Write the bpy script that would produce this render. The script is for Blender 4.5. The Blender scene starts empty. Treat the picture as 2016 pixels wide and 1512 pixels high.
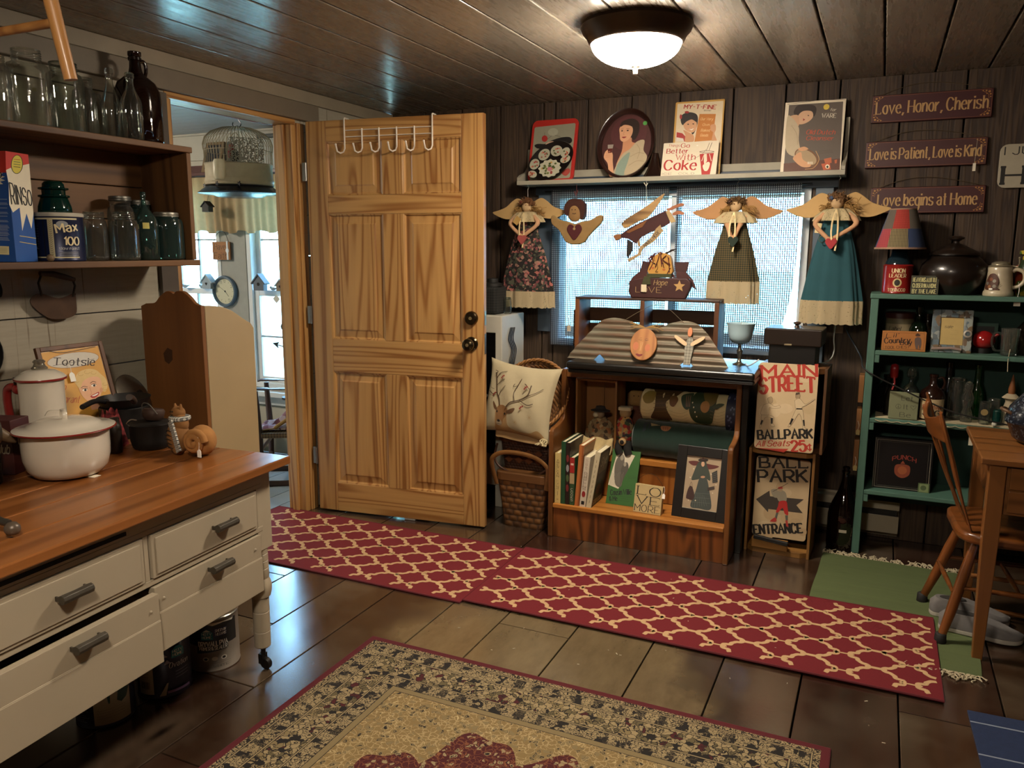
import bpy, bmesh, math, random
import numpy as np
from mathutils import Vector, Matrix, Euler
C = bpy.context.scene.collection
S = bpy.context.scene
PI = math.pi
R = math.radians
random.seed(7)
# ---------------------------------------------------------------- camera, world, exposure
S.view_settings.view_transform = 'Standard'
S.view_settings.look = 'None'
S.view_settings.gamma = 1.0
S.view_settings.use_curve_mapping = False
S.view_settings.exposure = 2.2
cd = bpy.data.cameras.new('camera'); cam = bpy.data.objects.new('camera', cd); C.objects.link(cam)
cd.sensor_width = 36.0; cd.lens = 1560/2016*36; cd.clip_start = 0.02
yaw, pit, rol = R(24.8), R(9.7), R(0.2)
f_ = Vector((-math.sin(yaw)*math.cos(pit), math.cos(yaw)*math.cos(pit), -math.sin(pit)))
r_ = Vector((math.cos(yaw), math.sin(yaw), 0)); u_ = r_.cross(f_)
r2 = r_*math.cos(rol)+u_*math.sin(rol); u2 = u_*math.cos(rol)-r_*math.sin(rol)
cam.matrix_world = Matrix(((r2.x, u2.x, -f_.x, 0), (r2.y, u2.y, -f_.y, 0), (r2.z, u2.z, -f_.z, 1.40), (0, 0, 0, 1)))
S.camera = cam
w = bpy.data.worlds.new('daylight'); S.world = w; w.use_nodes = True
bg = w.node_tree.nodes['Background']; bg.inputs[0].default_value = (0.38, 0.70, 1.0, 1); bg.inputs[1].default_value = 9.0
LAMP_COL = (1.0, 0.86, 0.69); LAMP_POW = 40.0
S.cycles.max_bounces = 10; S.cycles.transparent_max_bounces = 24; S.cycles.sample_clamp_indirect = 6
S.cycles.caustics_reflective = False; S.cycles.caustics_refractive = False
# window portals: help the sampler find the sky through the real window openings
def portal(name, x0, x1, z0, z1, y):
    l = bpy.data.lights.new(name, 'AREA'); l.shape = 'RECTANGLE'; l.size = x1-x0; l.size_y = z1-z0; l.cycles.is_portal = True
    o = bpy.data.objects.new(name, l); C.objects.link(o); o.location = ((x0+x1)/2, y, (z0+z1)/2); o.rotation_euler = (-PI/2, 0, 0)
portal('window_portal', -1.66, -.33, .88, 1.70, 4.24)
portal('window_portal', -3.86, -3.18, .46, 1.85, 4.24)
portal('window_portal', -4.79, -4.11, .46, 1.85, 4.24)
# ---------------------------------------------------------------- materials
def lin(h):
    if not isinstance(h, str): return tuple(h)
    h = h.lstrip('#'); v = [int(h[i:i+2], 16)/255 for i in (0, 2, 4)]
    return tuple(c/12.92 if c <= .04045 else ((c+.055)/1.055)**2.4 for c in v)
def c4(c, k=1.0): c = lin(c); return (min(c[0]*k, 1), min(c[1]*k, 1), min(c[2]*k, 1), 1)
MATS = {}
class NT:
    def __init__(s, name):
        s.m = bpy.data.materials.new(name); s.m.use_nodes = True; s.t = s.m.node_tree
        s.b = s.t.nodes['Principled BSDF']; s.out = s.t.nodes['Material Output']
    def n(s, t, **k):
        o = s.t.nodes.new(t)
        for a, v in k.items():
            if a.startswith('i_'):
                key = a[2:]; key = int(key) if key.isdigit() else key.replace('_', ' ')
                if hasattr(v, 'is_output') or isinstance(v, bpy.types.NodeSocket): s.t.links.new(v, o.inputs[key])
                else: o.inputs[key].default_value = v
            else: setattr(o, a, v)
        return o
    def l(s, a, b): s.t.links.new(a, b)
    def math(s, op, a, b=0.0, c=0.0):
        o = s.n('ShaderNodeMath', operation=op)
        for i, v in enumerate((a, b, c)):
            if isinstance(v, bpy.types.NodeSocket): s.l(v, o.inputs[i])
            else: o.inputs[i].default_value = v
        return o.outputs[0]
    def mix(s, f, a, b, mode='MIX'):
        o = s.n('ShaderNodeMix', data_type='RGBA', blend_type=mode)
        for i, v in ((0, f), (6, a), (7, b)):
            if isinstance(v, bpy.types.NodeSocket): s.l(v, o.inputs[i])
            else: o.inputs[i].default_value = v
        return o.outputs[2]
    def coord(s, scale=(1, 1, 1), rnd=False, kind='Object'):
        tc = s.n('ShaderNodeTexCoord'); mp = s.n('ShaderNodeMapping'); mp.inputs['Scale'].default_value = scale
        s.l(tc.outputs[kind], mp.inputs[0])
        if rnd:
            oi = s.n('ShaderNodeObjectInfo'); q = s.math('MULTIPLY', oi.outputs['Random'], 13.0); s.l(q, mp.inputs['Location'])
        return mp.outputs[0]
    def noise(s, v, scale, detail=2, rough=.5):
        o = s.n('ShaderNodeTexNoise', i_Scale=scale, i_Detail=detail, i_Roughness=rough); s.l(v, o.inputs['Vector']); return o.outputs[0]
    def ramp(s, f, *st):
        o = s.n('ShaderNodeValToRGB'); e = o.color_ramp.elements
        while len(e) < len(st): e.new(.5)
        for x, (p, c) in zip(e, st): x.position = p; x.color = c if len(c) == 4 else (*c, 1)
        s.l(f, o.inputs[0]); return o.outputs[0]
    def bump(s, h, st, dist=.01):
        o = s.n('ShaderNodeBump', i_Strength=st, i_Distance=dist); s.l(h, o.inputs['Height']); s.l(o.outputs[0], s.b.inputs['Normal'])
def M(col, rough=.6, metal=0, var=.12, scale=25, bump=0, coat=0, name=None, spec=None, sheen=0):
    k = ('M', str(col), rough, metal, var, scale, bump, coat, spec, sheen)
    if k in MATS: return MATS[k]
    t = NT(name or 'paint'); v = t.coord(); nz = t.noise(v, scale, 3)
    t.l(t.mix(nz, c4(col, 1-var), c4(col, 1+var)), t.b.inputs['Base Color'])
    t.b.inputs['Roughness'].default_value = rough; t.b.inputs['Metallic'].default_value = metal
    if coat: t.b.inputs['Coat Weight'].default_value = coat; t.b.inputs['Coat Roughness'].default_value = .08
    if spec is not None: t.b.inputs['Specular IOR Level'].default_value = spec
    if sheen: t.b.inputs['Sheen Weight'].default_value = sheen
    if bump: t.bump(t.noise(v, scale*3, 3), bump)
    MATS[k] = t.m; return t.m
def wood(c1, c2, axis='z', scale=5, freq=40, rough=.45, coat=0, stretch=.07, bump=.05, knots=False, sharp=.5):
    k = ('W', c1, c2, axis, scale, freq, rough, coat, stretch, sharp)
    if k in MATS: return MATS[k]
    t = NT('wood'); sc = [1, 1, 1]; sc['xyz'.index(axis)] = stretch
    v = t.coord(tuple(sc), True)
    nz = t.noise(v, scale, 1.2, .4)
    s1 = t.math('SINE', t.math('MULTIPLY', nz, freq))
    s2 = t.math('MULTIPLY_ADD', s1, .5, .5)
    s3 = t.math('POWER', s2, 1/sharp)
    sc2 = [60, 60, 60]; sc2['xyz'.index(axis)] = 2.5
    fine = t.noise(t.coord(tuple(sc2), True), 1, 3)
    f = t.math('ADD', t.math('MULTIPLY', s3, .75), t.math('MULTIPLY', t.math('SUBTRACT', fine, .35), .6))
    o = t.n('ShaderNodeClamp'); t.l(f, o.inputs[0])
    big = t.noise(t.coord((1.5, 1.5, 1.5), True), 1, 2)
    colr = t.mix(o.outputs[0], c4(c1), c4(c2))
    t.l(t.mix(big, colr, t.mix(1.0, colr, (.75, .72, .70, 1), 'MULTIPLY')), t.b.inputs['Base Color'])
    t.b.inputs['Roughness'].default_value = rough
    if coat: t.b.inputs['Coat Weight'].default_value = coat; t.b.inputs['Coat Roughness'].default_value = .12
    if bump: t.bump(fine, bump, .004)
    MATS[k] = t.m; return t.m
def glass(tint='#ffffff', rough=.02, refl=.5, dens=0.0, name='glass'):
    k = ('G', tint, rough, refl, dens)
    if k in MATS: return MATS[k]
    t = NT(name); lw = t.n('ShaderNodeLayerWeight'); lw.inputs[0].default_value = .35
    tr = t.n('ShaderNodeBsdfTransparent'); 
    t.l(t.mix(lw.outputs[1], c4(tint), c4(tint, .55)), tr.inputs[0])
    gl = t.n('ShaderNodeBsdfGlossy'); gl.inputs['Roughness'].default_value = rough; gl.inputs[0].default_value = (1, 1, 1, 1)
    wv = t.noise(t.coord(), 22, 1); bp = t.n('ShaderNodeBump', i_Strength=.12, i_Distance=.01); t.l(wv, bp.inputs['Height']); t.l(bp.outputs[0], gl.inputs['Normal'])
    mx = t.n('ShaderNodeMixShader'); fr = t.math('MULTIPLY_ADD', lw.outputs[0], refl, .05)
    t.l(fr, mx.inputs[0]); t.l(tr.outputs[0], mx.inputs[1]); t.l(gl.outputs[0], mx.inputs[2]); res = mx.outputs[0]
    if dens:
        df = t.n('ShaderNodeBsdfDiffuse'); df.inputs[0].default_value = c4(tint)
        m2 = t.n('ShaderNodeMixShader'); m2.inputs[0].default_value = dens; t.l(res, m2.inputs[1]); t.l(df.outputs[0], m2.inputs[2]); res = m2.outputs[0]
    t.l(res, t.out.inputs[0]); MATS[k] = t.m; return t.m
def lace(col, scale=120, cut=.22, name='lace'):
    k = ('L', col, scale, cut)
    if k in MATS: return MATS[k]
    t = NT(name); v = t.coord()
    vo = t.n('ShaderNodeTexVoronoi', i_Scale=scale); t.l(v, vo.inputs['Vector'])
    vb = t.n('ShaderNodeTexVoronoi', i_Scale=scale*.22); t.l(v, vb.inputs['Vector'])
    h = t.math('MULTIPLY', t.math('LESS_THAN', vo.outputs['Distance'], cut), t.math('GREATER_THAN', vb.outputs['Distance'], .32))
    t.b.inputs['Base Color'].default_value = c4(col); t.b.inputs['Roughness'].default_value = .85
    tl = t.n('ShaderNodeBsdfTranslucent'); tl.inputs[0].default_value = c4(col)
    m0 = t.n('ShaderNodeMixShader'); m0.inputs[0].default_value = .35; t.l(t.b.outputs[0], m0.inputs[1]); t.l(tl.outputs[0], m0.inputs[2])
    tr = t.n('ShaderNodeBsdfTransparent'); mx = t.n('ShaderNodeMixShader')
    t.l(h, mx.inputs[0]); t.l(m0.outputs[0], mx.inputs[1]); t.l(tr.outputs[0], mx.inputs[2]); t.l(mx.outputs[0], t.out.inputs[0])
    MATS[k] = t.m; return t.m
def check(c1, c2, sx, sy=None, axes='xz', w=.5, rough=.9):
    "woven check: two thread colours crossing"
    k = ('C', c1, c2, sx, sy, axes, w)
    if k in MATS: return MATS[k]
    t = NT('checked_cloth'); v = t.coord(); sp = t.n('ShaderNodeSeparateXYZ'); t.l(v, sp.inputs[0])
    a = sp.outputs['xyz'.index(axes[0])]; b = sp.outputs['xyz'.index(axes[1])]
    g = lambda q, s: t.math('LESS_THAN', t.math('FRACT', t.math('ADD', t.math('MULTIPLY', q, s), 50.0)), w)
    A = g(a, sx); B = g(b, sy or sx); f = t.math('MULTIPLY', t.math('ADD', A, B), .5)
    t.l(t.mix(f, c4(c1), c4(c2)), t.b.inputs['Base Color']); t.b.inputs['Roughness'].default_value = rough
    MATS[k] = t.m; return t.m
def blotch(cols, scale=40, rough=.9, dist='F1', name='printed_cloth', rnd=1.0):
    "printed cloth: voronoi cells coloured from a palette"
    k = ('B', tuple(cols), scale)
    if k in MATS: return MATS[k]
    t = NT(name); v = t.coord(); nz = t.n('ShaderNodeTexNoise', i_Scale=scale*.8, i_Detail=2); t.l(v, nz.inputs['Vector'])
    vm = t.n('ShaderNodeVectorMath', operation='MULTIPLY_ADD'); t.l(nz.outputs['Color'], vm.inputs[0]); vm.inputs[1].default_value = (.5/scale*2,)*3; t.l(v, vm.inputs[2])
    vo = t.n('ShaderNodeTexVoronoi', i_Scale=scale, i_Randomness=rnd); t.l(vm.outputs[0], vo.inputs['Vector'])
    sp = t.n('ShaderNodeSeparateColor'); t.l(vo.outputs['Color'], sp.inputs[0])
    o = t.n('ShaderNodeValToRGB'); o.color_ramp.interpolation = 'CONSTANT'; e = o.color_ramp.elements
    while len(e) < len(cols): e.new(.5)
    for i, (x, c) in enumerate(zip(e, cols)): x.position = i/len(cols); x.color = c4(c)
    t.l(sp.outputs[0], o.inputs[0]); t.l(o.outputs[0], t.b.inputs['Base Color']); t.b.inputs['Roughness'].default_value = rough
    MATS[k] = t.m; return t.m
# ---------------------------------------------------------------- mesh builder
class MB:
    def __init__(s): s.v = []; s.f = []; s.mi = []; s.i = 0; s.T = None
    def add(s, vs, fs, i=None):
        b = len(s.v); T = s.T
        s.v += [tuple(T @ Vector(q)) if T else tuple(q) for q in vs]
        s.f += [tuple(b+k for k in q) for q in fs]; s.mi += [s.i if i is None else i]*len(fs); return s
    def box(s, x0, x1, y0, y1, z0, z1, i=None):
        return s.add([(x, y, z) for z in (z0, z1) for y in (y0, y1) for x in (x0, x1)], [(0, 2, 3, 1), (4, 5, 7, 6), (0, 1, 5, 4), (2, 6, 7, 3), (0, 4, 6, 2), (1, 3, 7, 5)], i)
    def tube(s, pts, r, n=8, closed=False, i=None, flat=None, caps=True):
        P = [Vector(p) for p in pts]; m = len(P)
        rr = r if hasattr(r, '__len__') else [r]*m
        vs = []; up = None
        for k in range(m):
            a = P[k-1] if (k or closed) else P[k]; b = P[(k+1) % m] if (k < m-1 or closed) else P[k]
            d = (b-a).normalized() if (b-a).length > 1e-9 else Vector((0, 0, 1))
            if up is None: up = d.orthogonal().normalized() if flat is None else (Vector(flat)-d*d.dot(Vector(flat))).normalized()
            up = up-d*up.dot(d); up = up.normalized() if up.length > 1e-6 else d.orthogonal().normalized()
            q = d.cross(up); sq = 1.0
            for j in range(n):
                t = 2*PI*j/n; vs.append(P[k]+(up*math.cos(t)*(1 if flat is None else .3)+q*math.sin(t))*rr[k])
        fs = []
        for k in range(m if closed else m-1):
            for j in range(n):
                a, b = k*n, ((k+1) % m)*n; fs.append((a+j, a+(j+1) % n, b+(j+1) % n, b+j))
        if not closed and caps: fs += [tuple(range(n-1, -1, -1)), tuple(range((m-1)*n, m*n))]
        return s.add(vs, fs, i)
    def lathe(s, prof, n=24, c=(0, 0, 0), i=None, fold=None, sx=1, sy=1, ax='z', caps=True):
        vs = []; fs = []; m = len(prof)
        for k, (r, z) in enumerate(prof):
            for j in range(n):
                t = 2*PI*j/n; q = r*(1+(fold(t, k/(m-1)) if fold else 0)); p = (q*math.cos(t)*sx, q*math.sin(t)*sy, z)
                if ax == 'y': p = (p[0], p[2], p[1])
                if ax == 'x': p = (p[2], p[0], p[1])
                vs.append((c[0]+p[0], c[1]+p[1], c[2]+p[2]))
        for k in range(m-1):
            for j in range(n): fs.append((k*n+j, k*n+(j+1) % n, (k+1)*n+(j+1) % n, (k+1)*n+j))
        if caps and prof[0][0] > 1e-5: fs.append(tuple(range(n-1, -1, -1)))
        if caps and prof[-1][0] > 1e-5: fs.append(tuple(range((m-1)*n, m*n)))
        return s.add(vs, fs, i)
    def prism(s, poly, d0, d1, ax='y', i=None):
        "polygon (a, b) extruded along ax: y -> (a, y, b); x -> (x, a, b); z -> (a, b, z)"
        g = {'y': lambda a, b, d: (a, d, b), 'x': lambda a, b, d: (d, a, b), 'z': lambda a, b, d: (a, b, d)}[ax]
        n = len(poly); vs = [g(a, b, d0) for a, b in poly]+[g(a, b, d1) for a, b in poly]
        return s.add(vs, [tuple(range(n)), tuple(range(2*n-1, n-1, -1))]+[(k, n+k, n+(k+1) % n, (k+1) % n) for k in range(n)], i)
    def ball(s, c, r, n=16, m=10, i=None):
        r = r if hasattr(r, '__len__') else (r, r, r); vs = [(c[0], c[1], c[2]-r[2])]
        for k in range(1, m):
            a = PI*k/m
            for j in range(n): t = 2*PI*j/n; vs.append((c[0]+r[0]*math.sin(a)*math.cos(t), c[1]+r[1]*math.sin(a)*math.sin(t), c[2]-r[2]*math.cos(a)))
        vs.append((c[0], c[1], c[2]+r[2])); L = len(vs)-1
        fs = [(0, 1+(j+1) % n, 1+j) for j in range(n)]+[(L, L-n+j, L-n+(j+1) % n) for j in range(n)]
        for k in range(m-2):
            for j in range(n): a, b = 1+k*n, 1+(k+1)*n; fs.append((a+j, a+(j+1) % n, b+(j+1) % n, b+j))
        return s.add(vs, fs, i)
    def grid(s, fn, nu, nv, cu=False, i=None):
        vs = [fn(a/nu, b/nv) for b in range(nv+1) for a in range(nu if cu else nu+1)]; W = nu if cu else nu+1
        return s.add(vs, [(b*W+a, b*W+(a+1) % W, (b+1)*W+(a+1) % W, (b+1)*W+a) for b in range(nv) for a in range(nu)], i)
def mk(name, mb, mats, parent=None, bevel=0, smooth=None, sub=0, thick=0, loc=None, rot=None, seg=2):
    me = bpy.data.meshes.new(name); me.from_pydata(mb.v, [], mb.f)
    mats = mats if isinstance(mats, (list, tuple)) else [mats]
    for m in mats: me.materials.append(m)
    if len(mats) > 1: me.polygons.foreach_set('material_index', [min(q, len(mats)-1) for q in mb.mi])
    bm = bmesh.new(); bm.from_mesh(me); bmesh.ops.recalc_face_normals(bm, faces=bm.faces); bm.to_mesh(me); bm.free()
    if smooth is not None:
        me.polygons.foreach_set('use_smooth', [True]*len(me.polygons)); me.set_sharp_from_angle(angle=R(smooth))
    o = bpy.data.objects.new(name, me); C.objects.link(o)
    if parent: o.parent = parent
    if thick: q = o.modifiers.new('t', 'SOLIDIFY'); q.thickness = thick; q.offset = 0
    if bevel: q = o.modifiers.new('b', 'BEVEL'); q.width = bevel; q.segments = seg; q.limit_method = 'ANGLE'; q.angle_limit = R(40)
    if sub: q = o.modifiers.new('s', 'SUBSURF'); q.levels = sub; q.render_levels = sub
    if loc: o.location = loc
    if rot: o.rotation_euler = rot
    return o
def tag(o, label, cat, group=None, kind=None):
    o['label'] = label; o['category'] = cat
    if group: o['group'] = group
    if kind: o['kind'] = kind
    return o
def thing(name, label, cat, loc=(0, 0, 0), rz=0, group=None, tilt=0, roll=0):
    o = bpy.data.objects.new(name, None); C.objects.link(o); o.empty_display_size = .05
    o.location = loc; o.rotation_euler = Euler((R(tilt), R(roll), R(rz)), 'XYZ'); return tag(o, label, cat, group)
def struct(name, mb, mats, **k):
    o = mk(name, mb, mats, **k); o['kind'] = 'structure'; return o
def dup(root, loc, label=None, rz=None, scale=None):
    r = root.copy(); C.objects.link(r); r.location = loc
    if label: r['label'] = label
    if rz is not None: r.rotation_euler[2] = R(rz)
    if scale: r.scale = (scale,)*3 if not hasattr(scale, '__len__') else scale
    for ch in list(root.children):
        c = ch.copy(); C.objects.link(c); c.parent = r
        for g in ch.children:
            d = g.copy(); C.objects.link(d); d.parent = c
    return r
def cat(pts, n=6, closed=False):
    "catmull-rom through 2D/3D points"
    P = [np.array(p, float) for p in pts]; out = []; m = len(P)
    if m < 3: return [tuple(p) for p in P]
    for k in range(m if closed else m-1):
        a = P[(k-1) % m] if (closed or k) else 2*P[0]-P[1]; b = P[k]; c = P[(k+1) % m]
        d = P[(k+2) % m] if (closed or k+2 < m) else 2*P[-1]-P[-2]
        for j in range(n):
            t = j/n; out.append(tuple(.5*(2*b+(c-a)*t+(2*a-5*b+4*c-d)*t*t+(3*b-a-3*c+d)*t**3)))
    if not closed: out.append(tuple(P[-1]))
    return out
def rect(x0, x1, z0, z1): return [(x0, z0), (x1, z0), (x1, z1), (x0, z1)]
def rrect(w, h, r, n=4):
    o = []
    for cx, cy, a in ((w-r, h-r, 0), (r, h-r, 90), (r, r, 180), (w-r, r, 270)):
        for k in range(n+1): t = R(a+90*k/n); o.append((cx+r*math.cos(t), cy+r*math.sin(t)))
    return o
# ---------------------------------------------------------------- lettering and printed pictures
GL = dict(l.split('=', 1) for l in '''A=8:044e84 2868
B=7:040e 0e5e6d6b5909 095978755404
C=7:~7c5e2e0b07245476
D=7:040e 0e4e7b774404
E=7:040e 0e7e 0959 0474
F=7:040e 0e7e 0959
G=7:~7c5e2e0b07245476 7679 7949
H=7:040e 747e 0979
I=0:040e
J=5:5e56442406
K=7:040e 7e08 2a74
L=6:040e 0464
M=8:040e 0e488e 8e84
N=7:040e 0e74 747e
O=7:~2e0b07245477​7b5e2e
P=7:040e 0e5e7c7a5808
R=7:040e 0e5e7c7a5808 3874
S=7:~7c5e2e0c0b29597776542406
T=8:0e8e 4e44
U=7:0e062454767e
V=8:0e448e
W=a:0e345c74ae
X=7:0e74 047e
Y=8:0e498e 4944
Z=7:0e7e0474
a=5:~0a2b4b59 5954 ~582806244456
b=5:0e04 ~082b4b5956442406
c=5:~5a4b2b0906244455
d=5:5e54 ~594b2b0906244456
e=5:0858 ~58594b2b0906244455
f=4:~4e3e2c24 0b4b
g=5:5b52 ~594b2b0906244456 ~52402001
h=5:0e04 ~082b4b5954
i=0:0b04 0d0e
k=5:0e04 5b07 2854
l=0:0e04
m=8:0b04 ~091b3b4944 ~496b7b8984
n=5:0b04 ~082b4b5954
o=5:~2b0906244456594b2b
p=5:0b00 ~082b4b5956442406
r=4:0b04 ~082a3b4b
s=5:~5a4b1b0a184756441405
t=4:~2e253444 0b4b
u=5:~0b06244456 5b54
v=6:0b346b
w=8:0b244a648b
x=5:0b54 045b
y=6:0b34 6b20
z=5:0b5b0454
2=7:~0c2e5e7c7b04 0474
5=7:6e1e0a ~0a4b7976542406
1=2:0c2e24
0=7:~2e0b072454777b5e2e
¢=5:~5a4b2b0906244455 3d32
,=1:1402
'=0:0e0c
-=4:0949
.=0:0405
&=7:~740b1d3e4c0806245579'''.replace('\u200b', '').split('\n'))
class Art:
    """flat printed picture: y-down coordinates, either 0..100 of the sheet, or read off through a quad (TL, TR, BR, BL)"""
    def __init__(s, w, h, quad=None, surf=None, maxe=None, gap=.00005):
        s.w, s.h, s.surf, s.maxe, s.gap = w, h, surf, maxe, gap; s.V = []; s.F = []; s.I = []; s.m = []; s.L = 0
        q = quad or ((0, 0), (100, 0), (100, 100), (0, 100)); A = []; B = []
        for (x, y), (u, v) in zip(q, ((0, 0), (1, 0), (1, 1), (0, 1))):
            A += [[x, y, 1, 0, 0, 0, -u*x, -u*y], [0, 0, 0, x, y, 1, -v*x, -v*y]]; B += [u, v]
        s.Hm = np.append(np.linalg.solve(np.array(A, float), np.array(B, float)), 1).reshape(3, 3)
    def uv(s, p): q = s.Hm @ np.array([p[0], p[1], 1.0]); return (q[0]/q[2]*s.w, (1-q[1]/q[2])*s.h)
    def mat(s, c, **k):
        m = c if isinstance(c, bpy.types.Material) else M(c, k.get('rough', .55), var=.06, scale=60, name='print_ink')
        if m not in s.m: s.m.append(m)
        return s.m.index(m)
    def raw(s, poly, ci):
        y = -s.gap*s.L-.000004*getattr(s, 'J', 0)
        def emit(ps, f):
            b = len(s.V); s.V += [s.surf(x/s.w, z/s.h, -y) if s.surf else (x, y, z) for x, z in ps]; s.F.append(tuple(b+k for k in f)); s.I.append(ci)
        if s.maxe:
            from mathutils.geometry import tessellate_polygon
            st = [[poly[k] for k in t] for t in tessellate_polygon([[Vector((a, b, 0)) for a, b in poly]])]
            while st:
                t = st.pop(); e = [math.dist(t[k], t[(k+1) % 3]) for k in range(3)]; k = max(range(3), key=lambda q: e[q])
                if e[k] > s.maxe:
                    m = ((t[k][0]+t[(k+1) % 3][0])/2, (t[k][1]+t[(k+1) % 3][1])/2); c = t[(k+2) % 3]; st += [[t[k], m, c], [m, t[(k+1) % 3], c]]
                else: emit(t, (0, 1, 2))
        else: emit(poly, range(len(poly)))
    def poly(s, pts, c, smooth=False):
        s.L += 1; pts = cat(pts, 5, True) if smooth else pts; s.raw([s.uv(p) for p in pts], s.mat(c)); return s
    def ell(s, x, y, rx, ry, c, n=24, rot=0):
        a = R(rot); return s.poly([(x+rx*math.cos(t)*math.cos(a)-ry*math.sin(t)*math.sin(a), y+rx*math.cos(t)*math.sin(a)+ry*math.sin(t)*math.cos(a)) for t in [2*PI*k/n for k in range(n)]], c)
    def stroke(s, P, wd, ci, thin=None):
        "one mitred ribbon, so that it never lies on top of itself"
        P = [np.array(q, float) for q in P]; P = [q for k, q in enumerate(P) if k == 0 or math.hypot(*(q-P[k-1])) > 1e-7]
        if len(P) < 2: return
        D = [(b-a)/math.hypot(*(b-a)) for a, b in zip(P, P[1:])]; closed = math.hypot(*(P[0]-P[-1])) < 1e-6
        hw = [(wd if thin is None else thin+(wd-thin)*abs(d[1]))/2 for d in D]; N = [np.array((-d[1], d[0])) for d in D]; A = []; B = []
        for k, q in enumerate(P):
            a = D[k-1] if k else (D[-1] if closed else D[0]); b = D[k] if k < len(D) else (D[0] if closed else D[-1])
            ha = hw[k-1] if k else hw[0]; hb = hw[k] if k < len(D) else hw[-1]
            n = np.array((-a[1]-b[1], a[0]+b[0])); L = math.hypot(*n); n = n/L if L > .2 else np.array((-b[1], b[0]))
            c = max(.5, n[0]*-b[1]+n[1]*b[0]); h = min((ha+hb)/2/c, max(ha, hb)*1.5)
            if not closed and k in (0, len(P)-1): q = q+(-b if k == 0 else a)*h*.3
            A.append(q+n*h); B.append(q-n*h)
        s.J = (getattr(s, 'J', 0)+1) % 9
        for k in range(len(P)-1): s.raw([tuple(A[k]), tuple(B[k]), tuple(B[k+1]), tuple(A[k+1])], ci)
    def line(s, pts, wmm, c, smooth=False):
        s.L += 1; P = [s.uv(p) for p in (cat(pts, 5) if smooth else pts)]; s.stroke(P, wmm/1000, s.mat(c)); return s
    def rect(s, x0, y0, x1, y1, c): return s.poly([(x0, y0), (x1, y0), (x1, y1), (x0, y1)], c)
    def text(s, t, x0, y, x1, h, c, thick=.16, thin=None, serif=0, slant=0, arc=0, persp=None, rot=0, edge=None, up=None):
        """baseline from (x0, y) to (x1, y) in sheet coordinates, cap height h in sheet coordinates"""
        s.L += 1; ci = s.mat(c); thin = thin if thin is not None else thick*.55
        adv = sum((3.2 if ch == ' ' else int(GL[ch].split(':')[0], 16)+2.6) for ch in t)-2.6; adv = max(adv, 2.0)
        a = np.array(s.uv((x0, y))); b = np.array(s.uv((x1, y))); hh = s.uv((x0, y-h)); H = abs(hh[1]-a[1]); d = (b-a); W = math.hypot(*d); d = d/W
        ca, sa = math.cos(R(rot)), math.sin(R(rot)); d = np.array((d[0]*ca-d[1]*sa, d[0]*sa+d[1]*ca)); nrm = np.array((-d[1], d[0])); kx = W/adv; ky = H/10; cx = 0
        def P(gx, gy):
            X = gx*kx+slant*gy*ky; u = gx/adv
            Y = gy*ky*(1 if up is None else up(u))+arc*H*(1-(2*u-1)**2); q = a+d*X+nrm*Y; return (q[0], q[1])
        for ch in t:
            if ch == ' ': cx += 3.2; continue
            wd, st = GL[ch].split(':')
            for pl in st.split():
                sm = pl[0] == '~'; pl = pl.lstrip('~'); pt = [(cx+int(pl[k], 16), int(pl[k+1], 16)-4) for k in range(0, len(pl), 2)]
                pt2 = cat(pt, 4) if sm else pt
                s.stroke([P(*q) for q in pt2], thick*H, ci, thin*H)
                if serif and not sm:
                    for e, nb in ((pt[0], pt[1]), (pt[-1], pt[-2])):
                        if abs(e[1]-nb[1]) >= abs(e[0]-nb[0]):
                            if e[1] in (0, 10, 7, -4): s.stroke([P(e[0]-serif, e[1]), P(e[0]+serif, e[1])], thin*H*1.1, ci)
                        elif e[1] in (0, 10): s.stroke([P(e[0], e[1]), P(e[0], e[1]+(1.4*serif if e[1] == 0 else -1.4*serif))], thin*H, ci)
            cx += int(wd, 16)+2.6
        return s
    def build(s, name, parent, loc=(0, 0, 0), rot=None):
        mb = MB(); mb.v = [tuple(q) for q in s.V]; mb.f = s.F; mb.mi = s.I
        return mk_raw(name, mb, s.m, parent, loc, rot)
def mk_raw(name, mb, mats, parent, loc=(0, 0, 0), rot=None):
    me = bpy.data.meshes.new(name); me.from_pydata(mb.v, [], mb.f)
    for m in mats: me.materials.append(m)
    me.polygons.foreach_set('material_index', mb.mi); o = bpy.data.objects.new(name, me); C.objects.link(o); o.parent = parent; o.location = loc
    if rot: o.rotation_euler = rot
    return o
def price_tag(parent, loc, rz=0, s=1.0, col='#f4efe2', string=None, w=.016, h=.026):
    mb = MB(); k = s; mb.T = Matrix.Translation(loc) @ Matrix.Rotation(R(rz), 4, 'Z')
    mb.prism([(-w/2*k, -h*k), (w/2*k, -h*k), (w/2*k, -.006*k), (.003*k, 0), (-.003*k, 0), (-w/2*k, -.006*k)], -.0006, .0006)
    o = mk('price_tag', mb, M(col, .8), parent)
    t = MB(); t.tube(cat([loc, (loc[0]+.003, loc[1], loc[2]+.02*k), string or (loc[0]-.003, loc[1], loc[2]+.04*k)], 4), .0008, 5); mk('string', t, M('#eee8da', .9), o)
    return o
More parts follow.
